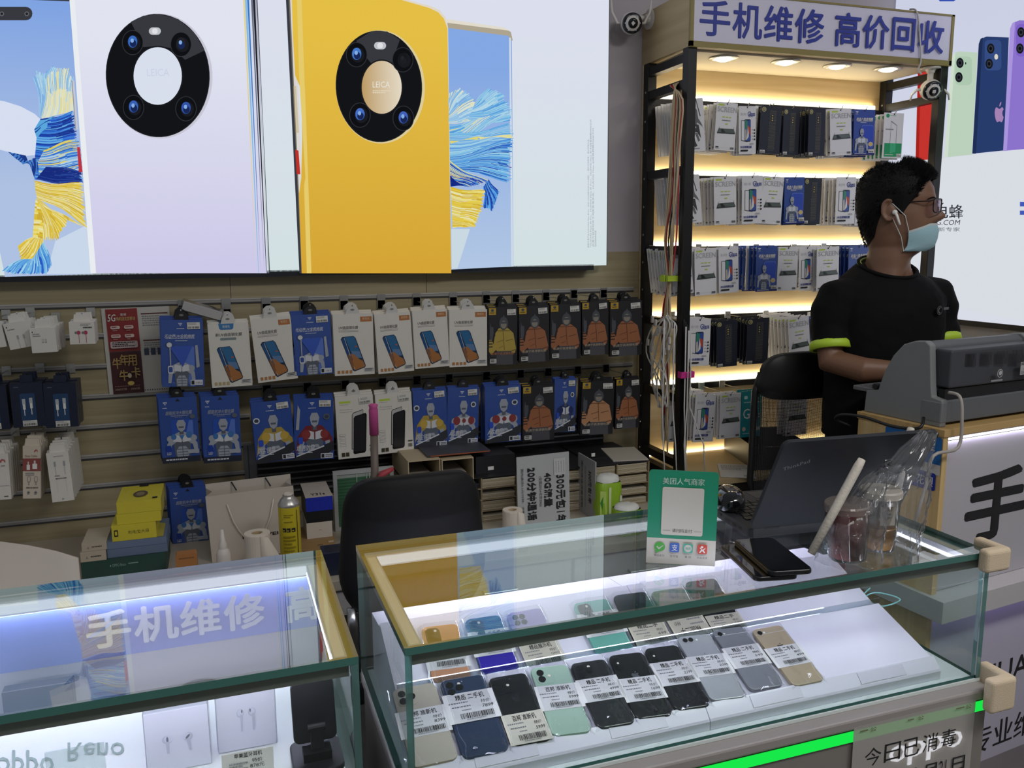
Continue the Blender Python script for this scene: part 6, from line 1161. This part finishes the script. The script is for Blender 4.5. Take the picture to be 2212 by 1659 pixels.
# payment card
qa, qb = Vector((.670, 1.236, TZ)), Vector((.774, 1.184, TZ)); qx = (qb-qa).normalized(); qn = Vector((-qx.y, qx.x, 0)); h = (onp(1402, 1018, qa, qn).z+onp(1545, 1022, qa, qn).z)/2-TZ; w = (qb-qa).length
t = thing('payment_card', 'green and white payment card standing on the right counter', 'payment sign', Matrix(((qx.x, qn.x, 0, (qa.x+qb.x)/2), (qx.y, qn.y, 0, (qa.y+qb.y)/2), (0, 0, 1, TZ), (0, 0, 0, 1))) @ Matrix.Rotation(-.05, 4, 'X') @ Matrix.Rotation(.02, 4, 'Y'))
GC = P('#1f8a68', .35); WC2 = P('#c9c5ba', .35); b = MB(); b.prism(rrect(-w/2, 0, w/2, h, .006, 4), 0, .003, GC); pr = Pr(b, lambda u, v, l: ((u-.5)*w, -l, v*h), .0003)
pr.p(WC2, [(0, 0), (1, 0), (1, .275), (0, .275)]); pr.t(P('#b9d8c8', .4), '美团人气商家', .2, .855, .8, .925, .012); pr.p(WC2, rrect(.2, .315, .8, .825, .03, 4, .02)); pr.t(INK, '请扫码支付', .36, .345, .65, .385); pr.r(INK, .23, .363, .33, .366); pr.r(INK, .68, .363, .78, .366)
# the square between card title and caption stays blank
pr.p(P('#3ba82f', .4), circ(.19, .185, .078, .05, 20)); pr.p(P('#3ba82f', .4), [(.13, .15), (.2, .14), (.13, .115)]); pr.p(WC2, [(.14, .185), (.155, .195), (.18, .175), (.24, .205), (.245, .2), (.18, .155)])
pr.p(P('#2a5fb8', .4), rrect(.335, .135, .475, .235, .02, 3, .014)); pr.t(WHITE, '支', .365, .15, .45, .22); pr.p(P('#4aa890', .4), rrect(.53, .135, .67, .235, .02, 3, .014)); pr.p(WC2, circ(.6, .185, .055, .04, 18)); pr.t(P('#4aa890', .4), '美团', .56, .17, .64, .2)
pr.p(P('#c8402e', .4), rrect(.735, .135, .875, .235, .02, 3, .014)); pr.p(WHITE, circ(.8, .21, .018, .012, 12)); [pr.p(WHITE, q_) for q_ in ([(.765, .2), (.775, .205), (.81, .18), (.845, .205), (.85, .195), (.81, .168)], [(.79, .185), (.82, .185), (.85, .15), (.835, .145), (.803, .17), (.775, .145), (.76, .15)])]
for s, a, c in (('微信支付', .11, .26), ('支付宝', .34, .46), ('美 团', .555, .645), ('大众点评', .73, .88)): pr.t(INK, s, a, .085, c, .11)
b.build('card', t); b = MB(); b.box((-.03, .0031, 0), (.03, .05, .003), GL('acrylic', '#eef4f2', 1.6, .02, 1.5, 0, .08)); b.build('foot', t)
# drinks in a clear bag
def cup(label, x, y, r, h, liq, liqc, lid, lean):
    t = thing('drink_cup', label, 'cup', Matrix.Translation((x, y, TZ+.003)) @ Matrix.Rotation(lean, 4, 'Y')); b = MB()
    b.lathe([(0, .001), (r*.8, .001), (r*.84, .004), (r, h), (r*.97, h), (r*.82, .006), (0, .004)], GL('cup_plastic', '#e9e7e2', 1., .05, 1.3), 32); b.build('cup', t, smooth=True)
    b = MB(); b.lathe([(0, .0065), (r*.8, .0065), (r*(.82+.14*liq), h*liq), (0, h*liq)], liqc, 32); b.build('drink', t, smooth=True)
    b = MB(); b.lathe([(r*.96, h+.0005), (r*1.06, h+.001), (r*1.06, h+.011), (r, h+.014), (0, h+.014)], lid, 32); b.build('lid', t, smooth=False)
    if liq > .7: return t
    b = MB(); pr = Pr(b, lambda a, v, l: ((r*.985+l)*math.sin(a), -(r*.985+l)*math.cos(a), v*h), .0003); b.k = 0; pr.r(P('#b5aca0', .5), -.7, .55, .1, .9); pr.lines(GREYINK, -.6, .68, 0, .82, 2); b.build('label', t); return t
RD = P('#9a3540', .35, var=.5, bscale=90); cup('dark red drink in a plastic cup inside the clear bag', 1.003, 1.128, .037, .088, .93, RD, GL('cup_lid', '#d8d2cc', 1.2, .1, 1.4, 0, .35, '#b5aaa4'), -.06)
cup('pale amber drink with a frosted lid inside the clear bag', 1.084, 1.146, .034, .098, .46, P('#c08a35', .3, 0, .3), P('#c9c0b2', .4), 0)
BAGF = GL('drink_bag', '#f8f9fa', 1.5, .1, 1.4, .015, .05, '#e3e5ea')
bag = thing('plastic_bag', 'crumpled clear plastic bag around two drinks', 'bag', (1.045, 1.126, TZ))
for c, e_, peak, sd in (((1.005, 1.126), (.05, .046), (.045, -.012, .155), 7.4), ((1.08, 1.132), (.064, .05), (.08, -.006, .215), 3.1)):
    b = MB(Matrix.Translation((c[0]-1.045, c[1]-1.126, 0))); rows = []
    for i in range(41):
        k = i/40; z = peak[2]*k; sw = k*k; rx = e_[0]*(1.05 if k < .1 else 1)*(1-.78*max(0, (k-.5)/.5)**.8); ry = e_[1]*(1-.72*max(0, (k-.5)/.5)**.9); row = []
        for j in range(112):
            a = 2*math.pi*j/112; C_, S_ = math.cos(a), math.sin(a); fl = 1+1.5*max(0, k-.5)
            nz = .07*noise.noise(Vector((C_*1.6+sd, S_*1.6, k*4)))-.11*fl*abs(noise.noise(Vector((C_*3.4+sd, S_*3.4, k*6))))-.06*fl*abs(noise.noise(Vector((C_*8+sd, S_*8+k*5, k*13))))+.06
            row.append((peak[0]*sw+rx*C_*(1+nz*1.6), peak[1]*sw+ry*S_*(1+nz*1.6), max(.0008, z+.014*noise.noise(Vector((a*1.3, k*5, sd)))*(k > 0))))
        rows.append(row)
    b.grid(rows, BAGF, True); b.build('film', bag, smooth=True)
rows = []
for i in range(24):
    k = i/23; rows.append([(.1-.075*k+.02*math.sin(7*k)+.012*(j-3)*math.sin(k*3+.4), .004+.01*math.sin(j*1.9+k*6), .1+.07*k+.006*j*(1-k)) for j in range(7)])
b = MB(); b.grid(rows, BAGF); b.build('handle', bag, smooth=True)
for lab, p, q_ in (('white paper-wrapped straw leaning against the dark red drink', (1752, 1196, 1.068), (1862, 992, 1.075)), ('white paper-wrapped straw standing in the bag behind the amber drink', (1930, 1098, 1.215), (1968, 925, 1.18))):
    a, c = at(*p), at(*q_); a.z = max(a.z, TZ+.004); t = thing('wrapped_straw', lab, 'straw', a); b = MB(Matrix.Translation(-a)); b.tube([a, a+(c-a)*.5, a+(c-a)*.92, c], [.0065, .0075, .0075, .006], P('#cfc8bd', .6, bump=.5, bscale=200), 8); b.build('wrapper', t, smooth=True)
# ---------------- reception counter, printer ----------------
CA = Vector((1.70, 1.60, 1.025)); CT = math.radians(6.5); CR = Matrix.Translation((CA.x, CA.y, 0)) @ Matrix.Rotation(CT, 4, 'Z'); HT = CA.z; CWD, CDP = .74, .268
fd = Vector((math.cos(CT), math.sin(CT), 0)); bd = Vector((-math.sin(CT), math.cos(CT), 0))
WDV = WOOD('counter_pine', '#c7a468', '#dcc08c', 60, 40, 1.5, .5); WDH = WOOD('counter_pine_top', '#b3925c', '#caa973', 1.5, 60, 40, .5)
def fru(x, y): p = onp(x, y, CA, bd); return ((p-CA).dot(fd), p.z)
def sdv(x, y): p = onp(x, y, CA, fd); return ((p-CA).dot(bd), p.z)
rcp = thing('reception_counter', 'pine reception counter with lit white lettered front panels', 'counter', CR)
zl0, zl1 = .525, .586
b = MB(); b.box((0, .002, zl1), (.018, CDP, HT-.02), WDV); b.box((.03, .03, 0), (.05, CDP, zl0), WDV); b.box((.018, CDP-.016, 0), (CWD, CDP, HT-.02), WDV); b.box((CWD-.018, .002, 0), (CWD, CDP-.016, HT-.02), WDV); b.build('carcass', rcp)
b = MB(); b.box((-.003, -.004, HT-.0195), (CWD+.003, CDP+.004, HT), WDH); b.build('counter_top', rcp, bevel=.0015)
b = MB(); b.box((.0185, .012, zl1+.001), (CWD-.0185, .024, HT-.0205), P('#b9b6bc', .5)); pr = Pr(b, lambda u, z, l: (u, .012-l, z), .0001)
pr.t(INK, '手', .128, .7, .365, .888, .03); pr.t(INK, '机', .4, .7, .63, .888, .03); b.build('upper_panel', rcp)
b = MB(); b.box((.02, .004, HT-.033), (CWD-.02, .0115, HT-.0205), P('#d0d0d4', .4)); b.box((.022, .005, HT-.0345), (CWD-.022, .011, HT-.0332), E('#e6dfff', 14)); b.box((.022, .0036, HT-.03), (CWD-.022, .0039, HT-.024), E('#efeaff', 3)); b.build('led_strip', rcp)
b = MB(); b.box((.0, .0, zl1), (.018, .0019, HT-.02), WDV); b.build('front_edge', rcp)
b = MB(); b.box((-.012, -.045, zl0+.0005), (CWD, CDP+.006, zl1-.0005), P('#c6c3c4', .45)); b.build('ledge', rcp, bevel=.0015)
b = MB(); b.box((.0505, .034, .0), (CWD-.01, .046, zl0-.0005), P('#c3bfd0', .5)); pr = Pr(b, lambda u, z, l: (u, .034-l, z), .0001)
u0, z0 = fru(2128, 1478); u1, z1_ = fru(2150, 1425); pr.t(INK, 'HUAWEI', u0+.03, .232, u0+.42, .3, .015); uz, zz_ = fru(2128, 1620); pr.t(INK, '专业维修', uz-.01, .03, uz+.36, .115, .012); b.build('lower_panel', rcp)
b = MB(); b.box((.06, .02, zl0-.008), (CWD-.02, .03, zl0-.0006), P('#c8c4d8', .4)); b.box((.062, .021, zl0-.0095), (CWD-.022, .029, zl0-.0082), E('#c3adff', 12)); b.build('led_strip', rcp)
b = MB(); pr = Pr(b, lambda v, z, l: (-.0005-l, v, z), .0004)
V0, V1 = .175, .002
pr.p(P('#1767ae', .4), rrect(V1, .945, V0, 1.0035, .008, 3)); pr.r(P('#1767ae', .4), V1, .93, V0, .96); pr.r(P('#c9c6c2', .4), V1, .905, V0, .932); pr.p(P('#1e2f96', .4), rrect(V1+.01, .862, V0-.02, .908, .006, 3))
def stx(m, s, v0, v1, z0, z1, bd_=0): pr.t(m, s, v1, z0, v0, z1, bd_)
stx(WHITE, '支付宝', .02, .15, .965, .99, .01); stx(WHITE, '支持花呗', .018, .12, .872, .898, .01); stx(INK, '12513', .06, .1, .91, .918); pr.r(RED, .05, .92, .065, .93); b.build('sticker', rcp)
# printer
PM = CR @ Matrix.Translation((.012, .022, HT)); GRY = P('#7f8283', .5); DGRY = P('#3f4146', .5); PWD = .4
prn = thing('printer', 'grey dot matrix printer seen from behind on the pine counter', 'printer', PM)
PRF = [(.0, 0), (.0, .07), (.03, .075), (.034, .1), (.045, .205), (.06, .215), (.092, .212), (.125, .2), (.155, .167), (.18, .12), (.197, .067), (.236, .06), (.24, 0)]
for x0_, x1_, nm, dk in ((0, .022, 'side_plate', 0), (PWD-.022, PWD, 'side_plate', 0), (.0225, PWD-.0225, 'body', 1)):
    b = MB(); pf = PRF if not dk else [(y+.006 if y < .1 else y-.006, max(.008, z-.004)) for y, z in PRF]; n = len(pf); vs = [(x, y, z) for x in (x0_, x1_) for y, z in pf]
    b.add(vs, [(j, (j+1) % n, (j+1) % n+n, j+n) for j in range(n)]+[tuple(range(n-1, -1, -1)), tuple(range(n, 2*n))], GRY if not dk else P('#5f6266', .5)); b.build(nm, prn, bevel=.003)
b = MB(); b.box((.024, .0, .098), (PWD-.024, .05, .196), DGRY); pr = Pr(b, lambda u, z, l: (u, -l, z), .0004)
for g in range(5):
    for k in range(9):
        x = .075+g*.056+k*.0043; pr.r(P('#1d1e21', .6), x, .15, x+.0024, .184)
pr.p(P('#b5b6b8', .5), circ(.19, .128, .011, .011, 24)); pr.p(DGRY, circ(.19, .128, .009, .009, 20)); pr.p(P('#b5b6b8', .5), circ(.19, .129, .006, .006, 16)); pr.r(P('#8d8e90', .5), .155, .108, .2, .113)
pr.r(P('#a9aaaa', .5), .268, .118, .318, .152); pr.lines(INK, .27, .142, .3, .15, 2); pr.bars(INK, .282, .13, .308, .138, 20); pr.lines(GREYINK, .27, .12, .3, .128, 2); b.build('rear_cover', prn, bevel=.006, seg=3)
b = MB(); b.box((.0225, .01, .01), (PWD-.023, .03, .095), P('#131417', .4)); b.build('paper_slot', prn)
b = MB(); b.box((-.001, -.0015, .01), (.022, .06, .066), P('#75787a', .5)); b.build('foot_block', prn, bevel=.004)
b = MB(); b.box((.002, .197, .055), (PWD-.002, .285, .068), P('#66696d', .5)); b.build('paper_tray', prn, bevel=.003); b = MB(); b.tube([(-.002, .207, .075), (.012, .207, .075)], .008, P('#1a1b1d', .5), 14); b.build('knob', prn)
def wpt(x, y, z): return CR @ Vector((x, y, z))
b = MB(); b.tube(cr([wpt(.03, .018, HT+.09), wpt(.028, -.014, HT+.085), wpt(.026, -.026, HT+.04), wpt(.016, -.03, HT-.04)]+[onp(x, y, CA-bd*.03, bd) for x, y in ((2016, 985), (2000, 1050), (1985, 1100))]+[onp(1975, 1140, CA-bd*.02-fd*.0, bd), onp(1965, 1220, CA-bd*.02, bd)]), .0042, P('#a9a29c', .5), 10)
o = b.build('signal_cable', smooth=True); tag(o, 'pale grey cable hanging from the printer down past the counter edge', 'cable')
b = MB(); b.tube(cr([wpt(-.002, .06, HT+.02), wpt(-.03, .05, HT-.002), wpt(-.04, .12, HT-.01), wpt(-.035, .22, HT-.004), wpt(-.04, .29, HT-.01), wpt(-.03, .32, HT-.03), wpt(.01, .3, HT-.05)]), .0042, BLACK, 10)
o = b.build('power_cable', smooth=True); tag(o, 'black power cable looping along the left side of the pine counter', 'cable')
# ---------------- person ----------------
SKIN = P('#7a5844', .5, bump=.05, bscale=700); HAIRM = P('#0b0a0b', .7, spec=.25); TEE = P('#090a0c', .85, spec=.2, bump=.15, bscale=900); LIMEC = P('#b7d83a', .5)
HB = Vector((1.925, 2.046, 1.474)); FA = math.radians(138); hf = Vector((math.sin(FA), math.cos(FA), 0)); hl = Vector((-hf.y, hf.x, 0))
man = thing('person', 'person in black tee and glasses, face mask pulled to the chin, behind the printer', 'person', (1.92, 2.05, 0)); VM = lambda: MB(Matrix.Translation((-1.92, -2.05, 0)))
SL = [(-.13, .03, -.085, .075), (-.1, .034, -.076, .064), (-.06, .04, -.07, .058), (-.03, .05, -.07, .057), (-.012, .074, -.071, .054), (0, .09, -.073, .052), (.02, .097, -.078, .058), (.045, .1, -.086, .064), (.07, .099, -.094, .068), (.095, .096, -.1, .071), (.12, .095, -.103, .073), (.145, .101, -.104, .075), (.172, .096, -.102, .075), (.198, .08, -.092, .069), (.215, .058, -.074, .056), (.227, .03, -.05, .036), (.232, .0, -.02, .012)]
def sl(z):
    if z <= SL[0][0]: return SL[0][1:]
    for a, c in zip(SL, SL[1:]):
        if z <= c[0]:
            t = (z-a[0])/(c[0]-a[0]); t = t*t*(3-2*t) if False else t; return [a[i]+(c[i]-a[i])*t for i in (1, 2, 3)]
    return SL[-1][1:]
g = lambda x, s: math.exp(-(x/s)**2)
def hp(a, z, off=0., face=True):
    """point on the head: a = turn from the nose to the left ear, z above the chin"""
    f, k, w = sl(z); c, s = math.cos(a), math.sin(a); mid = (f+k)/2*.25+.0
    x = mid+((f-mid) if c > 0 else (mid-k))*math.copysign(abs(c)**.88, c); y = w*math.copysign(abs(s)**.86, s)
    if face:
        aa = (a+math.pi) % (2*math.pi)-math.pi
        x += .028*g(aa, .16)*(g(z-.084, .014)+.75*g(z-.1, .014)+.35*g(z-.12, .014))+.006*g(abs(aa)-.22, .1)*g(z-.08, .01)
        x -= .010*g(abs(aa)-.36, .16)*g(z-.121, .014); x += .005*g(abs(aa)-.35, .3)*g(z-.14, .01); x += .005*g(aa, .3)*(g(z-.055, .008)+g(z-.043, .008)); x -= .004*g(aa, .35)*g(z-.049, .004); x -= .004*g(aa, .3)*g(z-.03, .009)
        y *= 1+.03*g(z-.095, .02)*g(abs(aa)-1.1, .4)
    v = Vector((x, y, 0)); r = v.normalized()*off if off else Vector((0, 0, 0))
    return HB+hf*(x+r.x)+hl*(y+r.y)+Vector((0, 0, z+(off*.6*max(0, (z-.15)/.08) if off else 0)))
zs = [-.13+.362*i/64 for i in range(65)]; NA = 72
b = VM(); rows = [[hp(2*math.pi*j/NA, z) for j in range(NA)] for z in zs]; b.grid(rows, SKIN, True); b.add(rows[0], [tuple(range(NA-1, -1, -1))], SKIN); b.add(rows[-1], [tuple(range(NA))], SKIN)
for s in (-1, 1):   # ears
    c = HB+hf*-.012+hl*(s*.074)+Vector((0, 0, .105)); R = Matrix.Rotation(-.15, 3, hl) @ Matrix((hf, hl, Vector((0, 0, 1)))).transposed()
    b.sphere(c, (.017, .008, .03), SKIN, 16, 12, R); b.tube([c+R @ Vector((.017*math.cos(q_)-.003, s*.009, .03*math.sin(q_)+.002)) for q_ in [.9+4.2*i/14 for i in range(15)]], .0045, SKIN, 8)
TF = Vector((-.10, -.995, 0)); TL_ = Vector((.995, -.10, 0)); TC = Vector((1.927, 2.07, 0))
def tp(l, f, z): return TC+TL_*l+TF*f+Vector((0, 0, z))
def loft(b, R, m, n=40, tilt=None):
    rows = [[tp(w*math.copysign(abs(math.cos(a))**.85, math.cos(a)), o+d*math.copysign(abs(math.sin(a))**.9, math.sin(a)), z-(tl*math.sin(a))) for a in [2*math.pi*j/n for j in range(n)]] for z, w, d, o, tl in R]
    b.grid(rows, m, True); b.add(rows[0], [tuple(range(n-1, -1, -1))], m); b.add(rows[-1], [tuple(range(n))], m)
loft(b, [(.95, .15, .1, 0, 0), (1.1, .155, .1, 0, 0), (1.25, .165, .105, 0, 0), (1.33, .14, .09, 0, 0), (1.37, .1, .07, 0, .012), (1.395, .078, .064, .0, .02), (1.42, .062, .06, .0, .01), (1.46, .056, .058, .0, 0)], SKIN)
ARM = {-1: [tp(-.168, 0, 1.335), tp(-.194, .005, 1.235), tp(-.2, .035, 1.14), tp(-.15, .12, 1.122), tp(-.055, .15, 1.12)], 1: [tp(.165, 0, 1.335), tp(.188, 0, 1.24), tp(.195, .035, 1.14), tp(.16, .12, 1.122), tp(.1, .15, 1.12)]}
for s in (-1, 1):
    A = ARM[s]; b.tube(A, [.03, .043, .042, .037, .027], SKIN, 18); w_ = A[-1]; d = (A[-1]-A[-2]).normalized(); d.z = -.05; d.normalize(); sd = d.cross(Vector((0, 0, 1))).normalized()*-s
    b.tube([w_, w_+d*.03, w_+d*.075, w_+d*.092], [.026, .031, .036, .026], SKIN, 12)
    for k in range(4):
        base = w_+d*.085+sd*(.027-.018*k); L = (.036, .041, .038, .03)[k]; b.tube([base-d*.01, base+d*L*.5+Vector((0, 0, .002)), base+d*L*.85+Vector((0, 0, -.008)), base+d*L*1.1+Vector((0, 0, -.024))], [.0095, .009, .0085, .007], SKIN, 8)
    th = w_+d*.03+sd*.026; b.tube([th-sd*.012, th+sd*.018+d*.02, th+sd*.02+d*.045+Vector((0, 0, -.01))], [.0115, .0105, .008], SKIN, 8)
bo = b.build('body', man, smooth=True)
m = bo.modifiers.new('skin', 'REMESH'); m.mode = 'VOXEL'; m.voxel_size = .0042; m.use_smooth_shade = True; sm = bo.modifiers.new('soft', 'SMOOTH'); sm.factor = .5; sm.iterations = 2
# shirt
b = VM(); loft(b, [(.9, .172, .118, 0, 0), (1.0, .172, .12, .0, 0), (1.1, .175, .122, .004, 0), (1.2, .178, .126, .004, 0), (1.28, .182, .126, .0, 0), (1.325, .18, .115, 0, 0), (1.355, .16, .1, -.002, .006), (1.384, .125, .088, -.004, .014), (1.402, .096, .08, -.002, .024), (1.408, .082, .074, .0, .03)], TEE)
HEM = {}
for s in (-1, 1):
    A = ARM[s]; d = (A[2]-A[1]).normalized(); h0 = A[1]+d*.052; HEM[s] = (h0, d); b.tube([A[0]+TL_*(-s*.04)+Vector((0, 0, -.002)), A[0]+Vector((0, 0, -.012)), (A[0]+A[1])*.5+TL_*s*.006, A[1], h0], [.05, .06, .058, .053, .053], TEE, 26)
so = b.build('t_shirt', man, smooth=True)
m = so.modifiers.new('cloth', 'REMESH'); m.mode = 'VOXEL'; m.voxel_size = .007; m.use_smooth_shade = True; sm = so.modifiers.new('soft', 'SMOOTH'); sm.factor = .5; sm.iterations = 3
tx = bpy.data.textures.new('fold', 'CLOUDS'); tx.noise_scale = .09; dm = so.modifiers.new('folds', 'DISPLACE'); dm.texture = tx; dm.strength = .014; dm.mid_level = .3; dm.texture_coords = 'LOCAL'
for s in (-1, 1):
    h0, d = HEM[s]; b = VM(); b.tube([h0-d*.012, h0-d*.004, h0+d*.014, h0+d*.0145], [.055, .0595, .06, .05], LIMEC, 32, False); b.build('cuff', man, smooth=True)['label'] = 'lime cuff'
h0, d = HEM[-1]; n_ = Vector((0, 0, 1)).cross(d).normalized(); b = VM(); c = h0-d*.048
b.grid([[c+d*k+Vector((math.cos(q_)*.056, math.sin(q_)*.056, 0)) for q_ in [math.radians(a) for a in range(215, 306, 9)]] for k in (0, .008)], P('#85878a', .35, .5)); b.build('reflective_stripe', man, smooth=True)
b = VM(); b.tube([tp(.085*math.cos(a), .078*math.sin(a), 1.414-.03*math.sin(a)) for a in [2*math.pi*j/40 for j in range(41)]], .006, TEE, 8, False); b.build('collar', man, smooth=True)
b = VM(); b.tube([tp(.084*math.cos(a), .078*math.sin(a), 1.414-.028*math.sin(a)) for a in [math.radians(195+5*j) for j in range(22)]], .0065, LIMEC, 8); b.build('collar_stripe', man, smooth=True)['label'] = 'lime stripe on the back of the collar'
b = VM(); pr = Pr(b, lambda u, v, l: tp(.1+u, .1215-.35*(u+.0)-l*-1+.002, 1.29+v), .0004); gm = P('#6f7276', .5); pr.p(gm, circ(-.012, .0, .013, .013, 20)); pr.p(TEE, circ(-.012, 0, .0115, .0115, 20)); pr.p(gm, circ(-.012, 0, .008, .009, 16)); pr.p(TEE, circ(-.010, 0, .006, .007, 16)); pr.lines(gm, .006, -.006, .04, .008, 1); b.build('chest_mark', man)
# trousers and shoes
b = VM()
loft(b, [(.84, .16, .11, 0, 0), (.92, .165, .112, 0, 0), (.95, .16, .11, 0, 0)], P('#1c1e24', .8))
for s in (-1, 1): b.tube([tp(s*.085, 0, .88), tp(s*.09, .01, .7), tp(s*.095, .012, .48), tp(s*.098, 0, .25), tp(s*.1, -.01, .05)], [.088, .082, .066, .057, .052], P('#1c1e24', .8), 20)
b.build('trousers', man, smooth=True)
for s in (-1, 1): b = VM(); b.sphere(tp(s*.1, .05, .045), (.045, .13, .045), P('#1a1a1c', .5), 18, 10); b.build('shoe', man, smooth=True)
# hair
def hline(a):
    a = abs((a+math.pi) % (2*math.pi)-math.pi); pts = [(0, .192), (.5, .188), (.85, .172), (1.05, .145), (1.25, .118), (1.42, .09), (1.6, .118), (1.85, .1), (2.2, .03), (2.7, .005), (3.15, .0)]
    for p, q_ in zip(pts, pts[1:]):
        if a <= q_[0]: return p[1]+(q_[1]-p[1])*(a-p[0])/(q_[0]-p[0])
    return 0
b = VM(); rows = []; NH = 90
for i in range(22):
    k = i/21; rows.append([hp(2*math.pi*j/NH, hline(2*math.pi*j/NH)+(.2319-hline(2*math.pi*j/NH))*k, (.0015+.011*min(1, k*2.2))*(1 if k < .9 else 1), False) for j in range(NH)])
b.grid(rows, HAIRM, True); b.add(rows[-1], [tuple(range(NH))], HAIRM)
hr = random.Random(4)
for i in range(5200):
    a = hr.uniform(0, 2*math.pi); h0 = hline(a); z = h0+(.232-h0)*hr.random()**.75; k = (z-.1)/.132; p = hp(a, z, .008, False); n_ = (p-(HB+Vector((0, 0, .11))-hf*.005)).normalized()
    if 1.15 < abs((a+math.pi) % (2*math.pi)-math.pi) < 1.85 and z < .15: continue
    L = .007+.014*max(0, k)**2*(1.9 if math.cos(a) > .45 else .7); dr = (n_+Vector((0, 0, .35))*max(0, k)+hf*.55*max(0, k)*(math.cos(a) > -.3)+Vector((hr.uniform(-.3, .3), hr.uniform(-.3, .3), hr.uniform(-.2, .2)))).normalized()
    if k < .1: dr = (n_*.5+Vector((0, 0, -.9))+Vector((hr.uniform(-.2, .2), hr.uniform(-.2, .2), 0))).normalized(); L = .009
    o_ = dr.orthogonal().normalized()*.0016; q_ = dr.cross(o_); b.add([p+o_, p-o_*.5+q_*.9, p-o_*.5-q_*.9, p+dr*L], [(0, 1, 3), (1, 2, 3), (2, 0, 3)], HAIRM)
b.build('hair', man)
for s in (-1, 1):
    b = VM()
    for i in range(26): k = i/25; p = hp(s*(.2+.42*k), .139+.004*math.sin(k*3)-.004*k, .001); b.tube([p, p+hl*s*.007+Vector((0, 0, .0015))-hf*.001], [.0013, .0005], HAIRM, 4)
    b.build('eyebrow', man); c = hp(s*.36, .121)-hf*.0085; b = VM(); b.sphere(c, .0105, P('#d8d4cc', .2), 16, 12); b.sphere(c+hf*.0058, .0055, P('#1a120e', .1), 12, 8); b.build('eye', man, smooth=True)
# face mask on the chin
b = VM(); MK = P('#9fc4cf', .7, bump=.3, bscale=300); MKW = P('#cfd6d6', .7); AN = [-1.25+2.5*j/30 for j in range(31)]; ZM = [-.012, .0, .012, .024, .036, .048, .058, .064]
R = [[hp(a, max(-.012, z-.03*max(0, abs(a)-.55)+.004*(i > 5)), .007+.004*math.cos(a)*(0 < i < 6)+.0015*math.sin(i*3.1), False)+hf*.006*g(a, .6) for a in AN] for i, z in enumerate(ZM)]
b.grid(R[:7], MK); b.grid(R[6:], MKW); R2 = [[p-(p-HB-Vector((0, 0, .05))).normalized()*.002 for p in r] for r in R]; b.grid([r[::-1] for r in R2], MKW); fm = b.build('face_mask', man, smooth=True)
for s in (-1, 1):
    i = 0 if s < 0 else -1; e1 = HB+hf*-.006+hl*s*.08+Vector((0, 0, .125)); e0 = HB+hf*-.004+hl*s*.079+Vector((0, 0, .085))
    b = VM(); b.tube([R[-1][i], hp(s*1.32, .09, .003, False), e1], .0012, MKW, 6); b.tube([R[0][i], hp(s*1.42, .03, .004, False), e0], .0012, MKW, 6); b.build('ear_loop', fm)
# glasses
b = VM(); FRM = P('#1c161c', .3, .6); GM = GL('spectacle_lens', '#e9dff0', 1.6, .02, 1.5, .05, .05, '#cdbbd8')
gf = .118
gl = None; gb = VM()
for s in (-1, 1):
    ol = [HB+hf*(gf-.25*max(0, abs(u)-.03)**1-.012*(abs(u)/.06)**2)+hl*s*u+Vector((0, 0, z)) for u, z in rrect(.012, .098, .058, .137, .01, 4)]
    gb.tube(ol+[ol[0]], .0015, FRM, 6, False); t_ = HB+hf*(gf-.03)+hl*s*.066+Vector((0, 0, .13)); e1 = HB+hf*-.01+hl*s*.079+Vector((0, 0, .128)); gb.tube([ol[2], t_, e1, e1-hf*.02+Vector((0, 0, -.02))], .0017, FRM, 6)
    b = VM(); b.add(ol, [tuple(range(len(ol)))], GM); b.build('eyeglass_lens', man)
gb.tube([HB+hf*gf+hl*.012+Vector((0, 0, .122)), HB+hf*(gf+.004)+Vector((0, 0, .125)), HB+hf*gf-hl*.012+Vector((0, 0, .122))], .0014, FRM, 6); gb.build('eyeglass_frame', man, smooth=True)
# earbud in the ear towards the viewer
c = HB+hf*.002+hl*-.083+Vector((0, 0, .1)); b = VM(); b.sphere(c, .0075, WHITE, 14, 10); b.tube([c, c+hf*.006-hl*.006+Vector((0, 0, -.008)), c+hf*.016-hl*.007+Vector((0, 0, -.036))], [.004, .0036, .0033], WHITE, 10); b.build('earbud', man, smooth=True)
